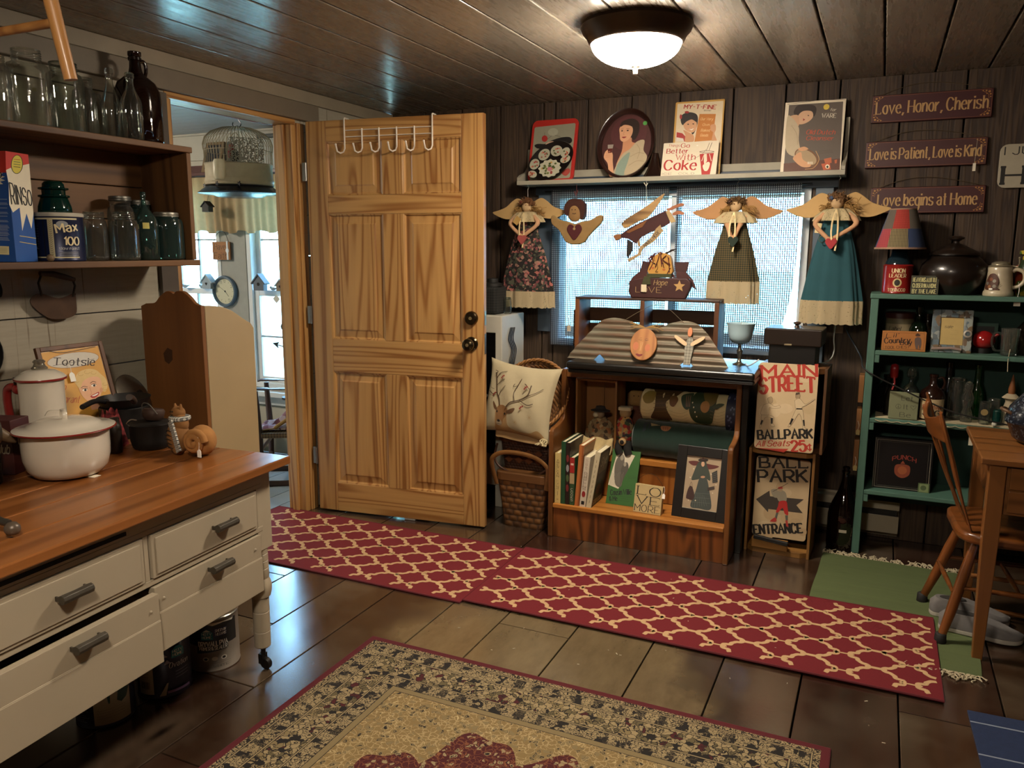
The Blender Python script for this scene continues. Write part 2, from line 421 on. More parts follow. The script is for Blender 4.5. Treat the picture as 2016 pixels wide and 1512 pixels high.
# ---------------------------------------------------------------- the room shell
CEIL = 2.18; WX = -2.72; BY = 4.15
pine = lambda ax: wood('#c2955a', '#8a5625', ax, 9, 64, .38, .15, .05, .04, sharp=.30)
oak = lambda ax: wood('#a8662a', '#6e3a14', ax, 7, 60, .38, .2, .06)
oakl = lambda ax: wood('#b87a36', '#94581f', ax, 7, 40, .35, .25, .06)
crate_w = lambda ax: wood('#94683a', '#6a4422', ax, 6, 40, .65, 0, .06)
darkw = lambda ax: wood('#5a3a22', '#2f1c10', ax, 6, 40, .6, 0, .06)
def floor_mat(nm, a, b, dusty):
    t = NT(nm); v = t.coord((1, 1, 1)); vs = t.coord((22, 1.4, 1)); nz = t.noise(vs, 1, 4); bl = t.noise(v, 3.2, 4, .6); sp = t.noise(v, 45, 2, .7)
    base = t.mix(nz, c4(a), c4(b)); base = t.mix(t.ramp(bl, (.42, (0, 0, 0)), (.68, (dusty,)*3)), base, c4('#6f6350'))
    kn = t.n('ShaderNodeTexVoronoi', i_Scale=1.0); t.l(t.coord((5, 1.6, 1)), kn.inputs['Vector'])
    base = t.mix(t.ramp(kn.outputs['Distance'], (.03, (.9,)*3), (.11, (0, 0, 0))), base, c4('#0f0906'))
    base = t.mix(t.ramp(sp, (.70, (0, 0, 0)), (.74, (.5,)*3)), base, c4('#171009'))
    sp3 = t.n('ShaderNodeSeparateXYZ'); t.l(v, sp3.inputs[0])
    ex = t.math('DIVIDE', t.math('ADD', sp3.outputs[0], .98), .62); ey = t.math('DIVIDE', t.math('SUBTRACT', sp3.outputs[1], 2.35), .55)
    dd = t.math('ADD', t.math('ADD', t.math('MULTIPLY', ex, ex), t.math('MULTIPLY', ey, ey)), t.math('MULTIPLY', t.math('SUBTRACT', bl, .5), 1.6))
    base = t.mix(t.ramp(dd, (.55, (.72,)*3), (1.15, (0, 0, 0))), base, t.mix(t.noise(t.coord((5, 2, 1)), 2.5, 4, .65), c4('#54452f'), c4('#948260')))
    base = t.mix(t.ramp(kn.outputs['Distance'], (.02, (.8,)*3), (.07, (0, 0, 0))), base, c4('#0f0906'))
    t.l(base, t.b.inputs['Base Color']); t.l(t.ramp(bl, (.35, (.16,)*3), (.7, (.28,)*3)), t.b.inputs['Roughness'])
    t.b.inputs['Specular IOR Level'].default_value = .8; t.b.inputs['Coat Weight'].default_value = .9; t.b.inputs['Coat Roughness'].default_value = .2
    t.bump(t.math('ADD', nz, t.math('MULTIPLY', sp, .6)), .07, .005); return t.m
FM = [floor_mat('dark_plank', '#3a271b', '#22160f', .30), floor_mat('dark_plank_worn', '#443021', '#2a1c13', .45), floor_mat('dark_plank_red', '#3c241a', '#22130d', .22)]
mb = MB(); seams = [-2.82, -2.52, -2.25, -1.99, -1.742, -1.459, -1.221, -.938, -.65, -.399, -.144, .145, .44, .70, .98, 1.26, 1.6]
for k in range(len(seams)-1):
    a, b = seams[k], seams[k+1]; e = 2.9-.37*(k % 5)
    mb.box(a+.0025, b-.0025, -1.6, e, -.03, 0, (k*2) % 3); mb.box(a+.0025, b-.0025, e+.004, BY, -.03, 0, (k*2+1) % 3)
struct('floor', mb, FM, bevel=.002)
mb = MB(); mb.box(-6.2, 1.7, -1.7, 4.4, -.08, -.031); struct('floor_subfloor', mb, M('#0b0806', .9))
mb = MB(); y = -6.0
t = M('#8f9ba3', .22, var=.1, scale=8)
while y < -2.84: mb.box(y+.002, min(y+.14, -2.825)-.002, .9, BY, -.03, 0); y += .14
struct('floor_porch_room', mb, t, bevel=.0015)
# ceiling boards, run front to back
tc = NT('ceiling_paint'); v = tc.coord((22, 2.2, 1)); nz = tc.noise(v, 3, 4); sp = tc.noise(tc.coord((1, 1, 1)), 220, 2)
tc.l(tc.mix(nz, c4('#857b6c'), c4('#8c8273')), tc.b.inputs['Base Color']); tc.l(tc.ramp(nz, (.3, (.22,)*3), (.7, (.34,)*3)), tc.b.inputs['Roughness'])
tc.b.inputs['Specular IOR Level'].default_value = .6
tc.bump(tc.math('ADD', tc.math('MULTIPLY', nz, .8), tc.math('MULTIPLY', sp, .2)), .022, .005)
mb = MB(); x = .15-.205*14-.0
while x < 1.6: mb.box(max(x, WX-.1)+.0036, min(x+.205, 1.6)-.0036, -1.6, BY+.09, CEIL, CEIL+.03); x += .205
struct('ceiling', mb, tc.m, bevel=.007)
mb = MB(); mb.box(-6.2, 1.7, -1.7, 4.4, CEIL+.031, CEIL+.08); struct('ceiling_deck', mb, M('#15110e', .9))
mb = MB(); y = .9
while y < BY+.10: mb.box(-6.0, WX-.1, y+.0015, min(y+.09, BY+.115)-.0015, CEIL-.02, CEIL+.03); y += .09
struct('ceiling_porch_room', mb, M('#a9aeb0', .5, var=.05), bevel=.002)
# left wall: whitewashed rough boards laid flat, with the doorway opening
tw = NT('whitewash'); v = tw.coord((1, 2.2, 28)); n1 = tw.noise(v, 2.5, 5, .65); n2 = tw.noise(tw.coord((1, 60, 2.2)), 1, 3)
col = tw.mix(n1, c4('#8a8272'), c4('#a9a08d')); col = tw.mix(tw.ramp(n2, (.66, (0, 0, 0)), (.73, (.75,)*3)), col, c4('#54412c'))
tw.l(col, tw.b.inputs['Base Color']); tw.b.inputs['Roughness'].default_value = .75; tw.bump(n2, .25, .006)
DY0, DY1, DZ = 2.48, 3.285, 2.035
mb = MB(); zs = [-.09+.207*k for k in range(12)]; T = WX-.10
for k in range(11):
    a, b = max(zs[k], 0)+.002, min(zs[k+1], CEIL)-.002
    if b <= a: continue
    if a < DZ:
        mb.box(T, WX-.002*(k % 2), -1.6, DY0, a, b); mb.box(T, WX-.002*((k+1) % 2), DY1, BY, a, b)
        if b > DZ+.004: mb.box(T, WX, DY0, DY1, DZ, b)
    else: mb.box(T, WX, -1.6, BY, a, b)
struct('wall_left', mb, tw.m, bevel=.002)
pg = M('#6d6252', .6, var=.1, scale=12, bump=.1)
mb = MB(); mb.box(WX, WX+.022, 2.39, DY0-.005, 0, 2.02); struct('trim_1', mb, M('#4c443b', .6), bevel=.002)
mb = MB(); mb.box(WX, WX+.032, 1.2, 3.44, 2.03, 2.115); struct('trim_2', mb, pg, bevel=.004)
mb = MB(); mb.box(WX, WX+.018, 1.2, BY, 2.119, CEIL-.001); struct('trim_3', mb, M('#8b7f6b', .6, var=.18, scale=9, bump=.12), bevel=.002)
# door frame of clear pine
mb = MB(); mb.box(WX-.11, WX+.005, DY1-.036, DY1-.001, 0, DZ-.03); mb.box(WX-.075, WX-.035, DY1-.052, DY1-.0365, 0, DZ-.03); mb.box(WX-.012, WX+.012, DY1-.001, DY1+.055, 0, DZ-.02)
struct('trim_4', mb, pine('z'), bevel=.003)
mb = MB(); mb.box(WX-.11, WX+.005, DY0, DY1-.001, DZ-.029, DZ-.001); struct('trim_5', mb, pine('y'), bevel=.003)
mb = MB(); mb.box(WX-.11, WX+.005, DY0, DY0+.03, 0, DZ-.03); struct('trim_6', mb, pine('z'), bevel=.003)
mb = MB(); mb.box(WX-.125, WX-.101, DY0-.08, DY1+.08, DZ-.012, DZ+.05); struct('trim_7', mb, M('#e6e6e2', .5), bevel=.002)
mb = MB(); mb.box(WX-.128, WX-.111, DY0-.02, DY1+.02, DZ-.03, DZ-.013); struct('trim_8', mb, M('#7d2f22', .5), bevel=.001)
# back wall: dark barn boards set upright, hole for the window
tb = NT('barn_board'); v = tb.coord((9, 9, .55), False); n1 = tb.noise(v, 2.6, 2, .5); s1 = tb.math('MULTIPLY_ADD', tb.math('SINE', tb.math('MULTIPLY', n1, 42.0)), .5, .5)
n2 = tb.noise(tb.coord((70, 70, 1.5)), 1, 3); n3 = tb.noise(tb.coord((2.5, 2.5, .8)), 1.6, 3)
col = tb.mix(s1, c4('#33241a'), c4('#4c3928')); col = tb.mix(n2, tb.mix(1.0, col, (.55, .55, .55, 1), 'MULTIPLY'), col); col = tb.mix(tb.ramp(n3, (.45, (0, 0, 0)), (.7, (.45,)*3)), col, c4('#57442f'))
tb.l(col, tb.b.inputs['Base Color']); tb.b.inputs['Roughness'].default_value = .7; tb.bump(tb.math('ADD', s1, n2), .22, .004)
HX0, HX1, HZ0, HZ1 = -1.665, -.335, .87, 1.705
mb = MB(); sx = [-2.74+.251*k for k in range(18)]; sx = [x+.008*math.sin(7*x) for x in sx]
for a, b in zip(sx, sx[1:]):
    a, b = max(a, WX), min(b, 1.6)
    if b <= a: continue
    for p, q in [(a, min(b, HX0)), (max(a, HX1), b)]:
        if q-p > .002: mb.box(p+.0035, q-.0035, BY, BY+.10, 0, CEIL)
    p, q = max(a, HX0), min(b, HX1)
    if q-p > .002: mb.box(p+.0035, q-.0035, BY, BY+.10, 0, HZ0); mb.box(p+.0035, q-.0035, BY, BY+.10, HZ1, CEIL)
struct('wall_back', mb, tb.m, bevel=.003)
mb = MB(); mb.box(WX, HX0, BY+.1, BY+.13, -.06, CEIL+.06); mb.box(HX1, 1.7, BY+.1, BY+.13, -.06, CEIL+.06); mb.box(HX0, HX1, BY+.1, BY+.13, 0, HZ0); mb.box(HX0, HX1, BY+.1, BY+.13, HZ1, CEIL+.06)
struct('wall_back_sheathing', mb, M('#120c08', .9))
mb = MB(); mb.box(1.6, 1.7, -1.7, 4.3, 0, CEIL); struct('wall_right', mb, M('#4a3726', .7, var=.25, scale=6))
mb = MB(); mb.box(WX-.1, 1.6, -1.7, -1.6, 0, CEIL); struct('wall_front', mb, M('#5a4632', .7, var=.25, scale=6))
# the room beyond: pale boards with two sash windows
wins = [(-4.80, -4.10), (-3.87, -3.17)]; wz0, wz1 = .46, 1.86
mb = MB(); zs = [0+.165*k for k in range(15)]
xs = [-6.0, -4.80, -4.10, -3.87, -3.17, WX-.1]
for k in range(14):
    a, b = zs[k]+.001, min(zs[k+1], CEIL-.02)-.001
    if b <= a: continue
    for j in range(5):
        if j % 2 == 0: mb.box(xs[j], xs[j+1], BY, BY+.12, a, b)
        else:
            if a < wz0: mb.box(xs[j], xs[j+1], BY, BY+.12, a, min(b, wz0))
            if b > wz1: mb.box(xs[j], xs[j+1], BY, BY+.12, max(a, wz1), b)
struct('wall_porch_room_back', mb, M('#b9b3a4', .55, var=.05), bevel=.0012)
mb = MB(); mb.box(-6.1, -6.0, .8, 4.3, 0, CEIL); struct('wall_porch_room_left', mb, M('#b9b3a4', .6))
mb = MB(); mb.box(-6.0, WX-.101, .8, .9, 0, CEIL); struct('wall_porch_room_front', mb, M('#b9b3a4', .6))
wp = M('#cdd0cf', .4, var=.04); pane_m = glass('#f4fbff', .01, .35)
def sash(n, x0, x1, z0, z1, y, grid=True, rail=None):
    o = bpy.data.objects.new('window_%d' % n, None); C.objects.link(o); o.location = (x0, y, z0); o['kind'] = 'structure'
    W, H = x1-x0, z1-z0; mz = (rail or z0+H*.5)-z0
    m = MB(); f = .035
    m.box(0, f, -.02, .09, 0, H); m.box(W-f, W, -.02, .09, 0, H); m.box(f, W-f, -.02, .09, 0, f); m.box(f, W-f, -.02, .09, H-f, H)
    mk('window_frame', m, wp, o, bevel=.003)
    for nm, a, b, yy in (('lower_sash', f, mz+.02, .0), ('upper_sash', mz-.02, H-f, .035)):
        m = MB(); g = .04
        m.box(f, f+g, yy, yy+.03, a, b); m.box(W-f-g, W-f, yy, yy+.03, a, b); m.box(f+g, W-f-g, yy, yy+.03, a, a+g); m.box(f+g, W-f-g, yy, yy+.03, b-g, b)
        s = mk(nm, m, wp, o, bevel=.003)
        m = MB(); m.box(f+g-.004, W-f-g+.004, yy+.012, yy+.016, a+g-.004, b-g+.004); mk('pane', m, pane_m, s)
        if grid:
            m = MB(); ih = b-a-2*g; iw = W-2*f-2*g
            for k in (1, 2): m.box(f+g+iw*k/3-.006, f+g+iw*k/3+.006, yy+.006, yy+.022, a+g, b-g)
            m.box(f+g, W-f-g, yy+.006, yy+.022, a+g+ih/2-.006, a+g+ih/2+.006)
            mk('muntins', m, M('#9aa4aa', .4), s)
    return o
sash(1, -4.80, -4.10, wz0, wz1, BY+.0, rail=1.10); sash(2, -3.87, -3.17, wz0, wz1, BY+.0, rail=1.10)
mb = MB(); mb.box(-5.05, -2.86, BY-.07, BY-.002, wz0-.055, wz0-.02); mb.box(-5.0, -2.9, BY-.02, BY-.001, wz0-.12, wz0-.055); struct('trim_9', mb, wp, bevel=.004)
mb = MB(); mb.box(-4.095, -3.875, BY-.02, BY-.001, wz0-.019, wz1+.0); struct('trim_10', mb, M('#8f8e86', .5), bevel=.003)
# back room window with a blue-grey casing
o = bpy.data.objects.new('window_3', None); C.objects.link(o); o['kind'] = 'structure'; o.location = (HX0, BY, HZ0)
W, H = HX1-HX0, HZ1-HZ0; m = MB(); f = .035
m.box(0, f, .0, .10, 0, H); m.box(W-f, W, .0, .10, 0, H); m.box(f, W-f, .0, .10, 0, f); m.box(f, W-f, .0, .10, H-f, H); m.box(W/2-.02, W/2+.02, .02, .09, f, H-f)
mk('window_frame', m, wp, o, bevel=.003)
for k in (0, 1): m = MB(); a = f+k*(W/2-f+.02); m.box(a-.0, a+W/2-f-.02, .05, .055, f, H-f); mk('pane', m, pane_m, o)
cas = M('#4d5a66', .5, var=.08)
mb = MB(); mb.box(HX0-.085, HX0+.005, BY-.022, BY-.001, HZ0+.07, HZ1+.03); struct('trim_11', mb, cas, bevel=.003)
mb = MB(); mb.box(HX1+.02, HX1+.10, BY-.022, BY-.001, HZ0-.02, HZ1+.03); struct('trim_12', mb, cas, bevel=.003)
mb = MB(); mb.box(HX0-.10, HX1+.12, BY-.03, BY-.001, HZ1-.015, HZ1+.075); struct('trim_13', mb, M('#2f3a46', .5), bevel=.003)
# outside: porch seen through the back window, lawn and trees beyond the sash windows
tan = M('#8f6234', .8, var=.06)
mb = MB()
for k in range(8): mb.box(-3.0, 2.4, 5.4+.006*(k % 2), 5.47, -.1+.118*k, -.1+.118*k+.116)
struct('wall_outside_porch', mb, tan)
mb = MB(); mb.box(-3.0, 2.4, 5.36, 5.50, 1.735, 1.95); mb.box(-3.0, 2.4, 4.3, 5.6, 1.95, 1.99); struct('ceiling_outside_porch', mb, tan)
mb = MB(); mb.box(-60, 60, 4.45, 70, -.5, -.4); struct('ground_lawn', mb, M('#b4c2ac', .9, var=.15, scale=3))
def tree(loc, h, r, label):
    o = thing('leafy_tree', label, 'tree', loc, group='trees beyond the windows'); m = MB(); m.tube([(0, 0, 0), (.05, 0, h*.5), (0, .05, h*.8)], [.2, .14, .06], 8); mk('trunk', m, M('#5b4a3a', .9), o)
    m = MB(); rn = random.Random(int(h*100))
    for k in range(900):
        a = rn.uniform(0, 2*PI); q = rn.uniform(.15, 1)**.5; z = rn.uniform(-1, 1); c = Vector((q*math.cos(a)*math.sqrt(1-z*z)*r, q*math.sin(a)*math.sqrt(1-z*z)*r, h*.68+z*h*.34))
        d = Vector((rn.gauss(0, 1), rn.gauss(0, 1), rn.gauss(0, 1))).normalized()*.22; e = d.orthogonal().normalized()*.14
        m.add([c-d, c+e, c+d, c-e], [(0, 1, 2, 3)])
    mk('foliage', m, M('#9cba9c', .8, var=.3, scale=2), o)
tree((-15.5, 14, -.4), 6.5, 2.2, 'leafy green tree seen through the left far window'); tree((-10.0, 17, -.4), 7.5, 2.3, 'leafy green tree seen through the right far window'); tree((-19, 26, -.4), 8, 3, 'tallest leafy tree farthest out on the lawn')
# ---------------------------------------------------------------- lamps
def ceiling_lamp(loc, label, power=LAMP_POW):
    o = thing('ceiling_light', label, 'ceiling light', loc); o['group'] = 'flush ceiling lights'
    m = MB(); m.lathe([(.0, 0), (.192, 0), (.197, -.012), (.190, -.03), (.176, -.045), (.166, -.066), (.160, -.07), (.155, -.066)], 48); mk('rim', m, M('#4a3a2c', .32, .75, var=.1), o, smooth=40)
    t = NT('lit_glass'); t.b.inputs['Base Color'].default_value = (1, 1, 1, 1); t.b.inputs['Emission Color'].default_value = (*LAMP_COL, 1); t.b.inputs['Emission Strength'].default_value = power
    m = MB(); m.lathe([(.158*math.sin(a), -.066-.08*math.cos(a)) for a in [PI/2*k/10 for k in range(11)]], 48); mk('glass_shade', m, t.m, o, smooth=60)
    m = MB(); m.lathe([(0, -.172), (.008, -.170), (.0085, -.155), (.005, -.15), (.018, -.146), (.012, -.14)], 16); mk('finial', m, M('#cbb79a', .3, .6), o, smooth=40)
    return o
ceiling_lamp((-.845, 2.86, CEIL), 'flush ceiling light with a bronze rim and lit glass bowl')
ceiling_lamp((-.55, .15, CEIL), 'flush ceiling light over the near end of the room')
ceiling_lamp((-4.75, 2.5, CEIL-.02), 'flush ceiling light in the room beyond the doorway', LAMP_POW*1.0)
# ---------------------------------------------------------------- the pine door, standing open
d = thing('pine_door', 'open six-panel natural pine door with dark brass knob', 'door', (-2.665, 3.298, .012), math.degrees(math.atan2(.114, .94)))
DW, DH, DT = .945, 2.008, .036; ps = [(.112, .417), (.528, .833)]; rz = [(0, .155), (.755, .925), (1.555, 1.647), (1.905, DH)]
for a, b in ((0, .112), (.833, DW)): m = MB(); m.box(a, b, 0, DT, 0, DH); mk('stile', m, pine('z'), d, bevel=.003)
for a, b in rz: m = MB(); m.box(.1125, .8325, .0005, DT-.0005, a, b); mk('rail', m, pine('x'), d, bevel=.002)
pz = [(.155, .755), (.925, 1.555), (1.647, 1.905)]
for a, b in pz: m = MB(); m.box(.4175, .5275, .0005, DT-.0005, a+.0005, b-.0005); mk('mullion', m, pine('z'), d, bevel=.002)
for x0, x1 in ps:
    for a, b in pz:
        m = MB(); e, g = .014, .05
        for y0, sg in ((.0, 1),):
            def fr(i, y): return [(x0+i, y, a+i), (x1-i, y, a+i), (x1-i, y, b-i), (x0+i, y, b-i)]
            rings = [fr(.0006, .002), fr(.006, .004), fr(.010, .011), fr(e, .012), fr(g-.006, .0075), fr(g, .004), fr(g+.002, .0035)]
            vs = sum(rings, []); m.add(vs, [(4*k+j, 4*k+(j+1) % 4, 4*k+4+(j+1) % 4, 4*k+4+j) for k in range(6) for j in range(4)]+[(24, 25, 26, 27)])
            m.box(x0+.0006, x1-.0006, .02, .03, a, b)
        mk('panel', m, pine('z'), d)
brass = M('#4d4230', .22, .95, var=.1)
def rosette(z, knob):
    m = MB(); c = (.882, 0, z)
    m.lathe([(.033, -.001), (.034, -.006), (.028, -.012), (.014, -.014)] if knob else [(.034, -.001), (.034, -.010), (.030, -.018), (.024, -.020), (0, -.021)], 28, c, ax='y')
    if knob: m.lathe([(.012, -.012), (.012, -.03), (.024, -.036), (.030, -.048), (.029, -.060), (.02, -.066), (0, -.067)], 28, c, ax='y')
    k = mk('door_knob' if knob else 'deadbolt', m, brass, d, smooth=35)
    m = MB(); y = -.068 if knob else -.0225; m.lathe([(.008, y+.002), (.008, y)], 14, c, ax='y'); m.box(c[0]-.0012, c[0]+.0012, y-.001, y, z-.005, z+.005); mk('keyhole', m, M('#c9b98d', .3, .9), k)
rosette(.93, True); rosette(1.055, False)
m = MB(); m.box(DW-.001, DW+.0015, .006, .03, .88, .98); m.box(DW-.001, DW+.0015, .006, .03, 1.02, 1.09); mk('latch_plate', m, M('#8a8272', .35, .9), d)
for z in (.25, 1.0, 1.72): m = MB(); m.tube([(-.006, -.002, z), (-.006, -.002, z+.09)], .006, 10); m.box(-.03, -.004, .002, .006, z, z+.09); mk('hinge', m, M('#8c8a86', .35, .9), d)
m = MB(); m.box(.5, .56, .004, .03, -.009, -.001); mk('draught_strip', m, M('#bdb9b0', .8), d)
hk = thing('over_door_hook_rack', 'white wire hook rack hanging over top of pine door', 'hook rack', (-2.665, 3.298, .012), math.degrees(math.atan2(.114, .94)))
wh = M('#d9cfc0', .4); hx = [.265+.094*k for k in range(6)]
hx = [.222, .318, .41, .504, .597, .69]
for z in (1.956, 1.925): m = MB(); m.tube([(hx[0], -.007, z), (hx[-1], -.007, z)], .0022, 8); mk('bar', m, wh, hk)
for k, x in enumerate(hx):
    m = MB(); top = 1.962 if 0 < k < 5 else 2.012
    pts = [(x, -.007, top), (x, -.007, 1.87), (x-.004, -.014, 1.853), (x-.012, -.03, 1.846), (x-.02, -.045, 1.853), (x-.024, -.052, 1.885)]
    if k in (0, 5): pts = [(x, DT+.006, 1.98), (x, DT+.006, 2.0085+.004), (x, DT-.002, 2.0145), (x, -.002, 2.0145)]+pts
    m.tube(pts, .004, 8); m.ball(pts[-1], .0055, 8, 6); mk('hook', m, wh, hk, smooth=60)
# ---------------------------------------------------------------- baker's table by the left wall
def Z(o): return o
wht = M('#a39680', .5, var=.07, scale=6, bump=.05)
tb = thing('bakers_table', "white-painted baker's table with an orange-brown plank top and bin drawers", 'table', (-1.711, 1.979, 0), 3.5)
top_m = wood('#9c6232', '#74431d', 'y', 7, 34, .28, .15, .05)
m = MB(); xs = [0, -.14, -.285, -.43, -.575, -.72]
for a, b in zip(xs, xs[1:]): m.box(b+.0006, a-.0006, -1.35, 0, .703, .73)
mk('tabletop', m, top_m, tb, bevel=.004)
m = MB(); m.box(-.075, -.055, -1.3, -.085, .655, .703); m.box(-.075, -.055, -1.3, -.085, .64, .655); m.box(-.075, -.0555, -1.3, -.085, .495, .512); m.box(-.69, -.67, -1.3, -.085, .30, .703)
m.box(-.67, -.075, -.105, -.085, .30, .703); m.box(-.67, -.075, -1.3, -1.28, .30, .703); m.box(-.67, -.076, -1.28, -.105, .50, .51); m.box(-.077, -.056, -.566, -.55, .512, .64)
mk('frame', m, wht, tb, bevel=.002)
m = MB(); m.box(-.0548, -.052, -1.25, -.62, .664, .674); mk('board_slot', m, M('#0c0a08', .9), tb)
hm = M('#4b453b', .4, .4, var=.25, scale=90)
def pull(par, y, z, x):
    m = MB(); m.lathe([(.0, -.042), (.012, -.042), (.0125, -.03), (.0115, 0), (.0125, .03), (.012, .042), (0, .042)], 8, (x+.022, y, z), ax='y')
    m.box(x, x+.024, y-.041, y-.036, z-.006, z+.006); m.box(x, x+.024, y+.036, y+.041, z-.006, z+.006); return mk('drawer_pull', m, hm, par, bevel=.001)
for y0, y1 in ((-.548, -.112), (-1.2, -.568)):
    m = MB(); m.box(-.075, -.05, y0+.004, y1-.004, .514, .638); m.box(-.0502, -.046, y0+.016, y1-.016, .524, .628)
    q = mk('drawer', m, wht, tb, bevel=.003); pull(q, y1-.17 if y0 > -.6 else -.80, .585, -.046)
for y0, y1, dx, zt, zb in ((-.548, -.108, .0, .490, .30), (-1.22, -.556, .022, .482, .285)):
    m = MB(); m.box(-.07+dx, -.048+dx, y0, y1, zt-.075, zt); m.box(-.07+dx, -.045+dx, y0, y1, zb, zt-.077); m.box(-.07+dx, -.046+dx, y0, y1, zt-.083, zt-.0745)
    m.box(-.62, -.07+dx, y0+.01, y0+.022, zb+.01, zt-.02); m.box(-.62, -.07+dx, y1-.022, y1-.01, zb+.01, zt-.02); m.box(-.62, -.07+dx, y0+.02, y1-.02, zb+.01, zb+.02)
    for yy in (y0+.03, y1-.03): m.ball((-.047+dx, yy, zt-.04), .0045, 8, 6)
    q = mk('bin_drawer', m, wht, tb, bevel=.002); pull(q, y1-.20 if y0 > -.6 else -.79, zt-.025, -.048+dx)
legp = [(.0, .06), (.05, .0)]
def leg(x, y, col):
    m = MB(); s = .033
    m.box(x-s, x+s, y-s, y+s, .43, .703)
    pr = [(.031, .43), (.031, .412), (.029, .41), (.031, .408), (.0315, .388), (.0295, .386), (.0315, .384), (.032, .362), (.030, .36), (.032, .358), (.032, .33), (.030, .325), (.037, .31), (.039, .295), (.038, .28), (.034, .262), (.0275, .26), (.0275, .21), (.026, .208), (.0275, .206), (.027, .14), (.0255, .138), (.027, .136), (.0265, .085), (.022, .08)]
    m.lathe(pr, 20, (x, y, 0)); q = mk('leg', m, col, tb, smooth=25)
    m = MB(); m.tube([(x, y, .08), (x, y, .05)], .008, 8); m.box(x-.012, x+.006, y-.012, y+.012, .02, .055); m.lathe([(.0, -.009), (.017, -.009), (.021, -.005), (.021, .005), (.017, .009), (0, .009)], 16, (x+.010, y, .0215), ax='y'); mk('caster', m, M('#17130f', .45, .3), q, smooth=40)
leg(-.09, -.075, wht); leg(-.64, -.075, M('#3a281a', .6)); leg(-.09, -1.29, wht); leg(-.64, -1.29, wht)
# ---------------------------------------------------------------- tall seat back beside the doorway
st = thing('hooded_settle', 'tall narrow wooden settle with scalloped brown back and tan side, by doorway', 'settle', (-2.61, 2.2, 0))
def scal(w, a=0):
    return cat([(0, 1.175), (.03, 1.185), (.075, 1.19), (.105, 1.215), (.14, 1.235), (.168, 1.232), (.178, 1.222), (.19, 1.236), (.225, 1.236), (.26, 1.215), (.285, 1.192), (.314, 1.185)], 4)
m = MB(); m.prism([(0, .0), (.314, .0)]+scal(0)[::-1], 0, .018); mk('back_board', m, wood('#8f5c2c', '#70441e', 'z', 4, 18, .6, 0, .05), st, bevel=.003)
m = MB(); m.prism([(.105, .995), (.128, 1.018), (.152, 1.01), (.150, .972), (.130, .955), (.110, .965)], -.0012, .001); mk('worn_patch', m, M('#43260f', .7), st)
m = MB(); sd = [(.019, .0), (.27, .0), (.27, 1.08)]+cat([(.255, 1.10), (.21, 1.125), (.16, 1.155), (.115, 1.172), (.06, 1.182), (.019, 1.184)], 4)
for x in (.296, .0): m.prism(sd, x, x+.018, 'x')
mk('side_panel', m, M('#a08a66', .5, var=.08, scale=7), st, bevel=.003)
m = MB(); m.box(.019, .295, .02, .262, .40, .42); mk('seat', m, M('#8a7350', .6), st, bevel=.003)
# ---------------------------------------------------------------- crate shelf on the left wall
cs = thing('wall_crate', 'old brown wooden crate hung on left wall as two-tier shelf', 'shelf', (WX+.003, 2.345, 1.33))
cw = lambda ax: wood('#77522d', '#4d3119', ax, 5, 36, .6, 0, .06)
m = MB(); m.box(.013, .27, -1.15, .006, .428, .450); mk('top_board', m, cw('y'), cs, bevel=.003)
m = MB(); m.box(.013, .272, -1.15, .012, .0, .022); mk('bottom_board', m, cw('y'), cs, bevel=.003)
m = MB(); m.box(.013, .266, -.02, .0, .0225, .4275); mk('end_board', m, cw('z'), cs, bevel=.003)
m = MB(); m.box(.0, .0125, -1.15, .0, .022, .175); m.box(.0, .0125, -1.15, .0, .179, .30); m.box(.0, .0125, -1.15, .0, .304, .43); mk('back_boards', m, cw('y'), cs, bevel=.002)
GZ = 1.7806; SZ = 1.3526
clear = glass('#eef0ea', .03, .55, .02); teal = glass('#86b3ab', .03, .5, .05); amber = glass('#3a1206', .03, .45, .12); clear2 = glass('#dfe4dc', .03, .55, .02)
def ring_lid(o, r, z, mat, h=.018): m = MB(); m.lathe([(r-.001, z), (r+.002, z+.001), (r+.002, z+h*.35), (r, z+h*.4), (r+.0015, z+h*.5), (r+.001, z+h-.002), (r-.003, z+h), (0, z+h)], 28); return mk('lid', m, mat, o, smooth=40)
def jar(label, loc, r, h, nr, mat, lid=None, sh=.8, grp='glass jars and bottles in the wall crate', name='glass_jar', cat_='jar', ribs=True, extra=None):
    o = thing(name, label, cat_, loc, group=grp); m = MB(); b = h*.02
    pr = [(0, .002), (r*.82, 0), (r*.96, .004), (r, .014), (r, h*sh*.55), (r, h*sh-.02), (r*.97, h*sh-.006), (r*.9, h*sh+.008), (nr*1.04, h*(sh+.06)), (nr, h*(sh+.08))]
    zz = h*(sh+.09)
    if ribs:
        while zz < h-.004: pr += [(nr, zz), (nr+.0022, zz+.002), (nr, zz+.005)]; zz += .007
    pr += [(nr, h-.003), (nr+.001, h), (nr-.002, h), (nr-.003, h-.006)]
    m.lathe(pr, 32, caps=False); mk('jar_body', m, mat, o, smooth=50)
    if lid: ring_lid(o, nr+.002, h-.016, lid)
    return o
def bottle(label, loc, prof, mat, grp=None, name='glass_bottle', cat_='bottle'):
    o = thing(name, label, cat_, loc, group=grp); m = MB(); m.lathe(prof, 28, caps=False); mk('bottle_body', m, mat, o, smooth=50); return o
zinc = M('#6d6a62', .45, .7); GT = 'clear glass on top of the wall crate'; X = WX+.003
j = jar('big clear glass jar with screw neck and yellow dot, on top of crate', (-2.56, 1.79, GZ), .066, .245, .042, clear, sh=.78, grp=GT)
m = MB(); m.lathe([(0, .0665), (.007, .0665), (.0071, .0655)], 12, (.014, 0, .135), ax='y'); q = mk('price_dot', m, M('#cfc48a', .8), j); q.rotation_euler = (0, 0, R(54))
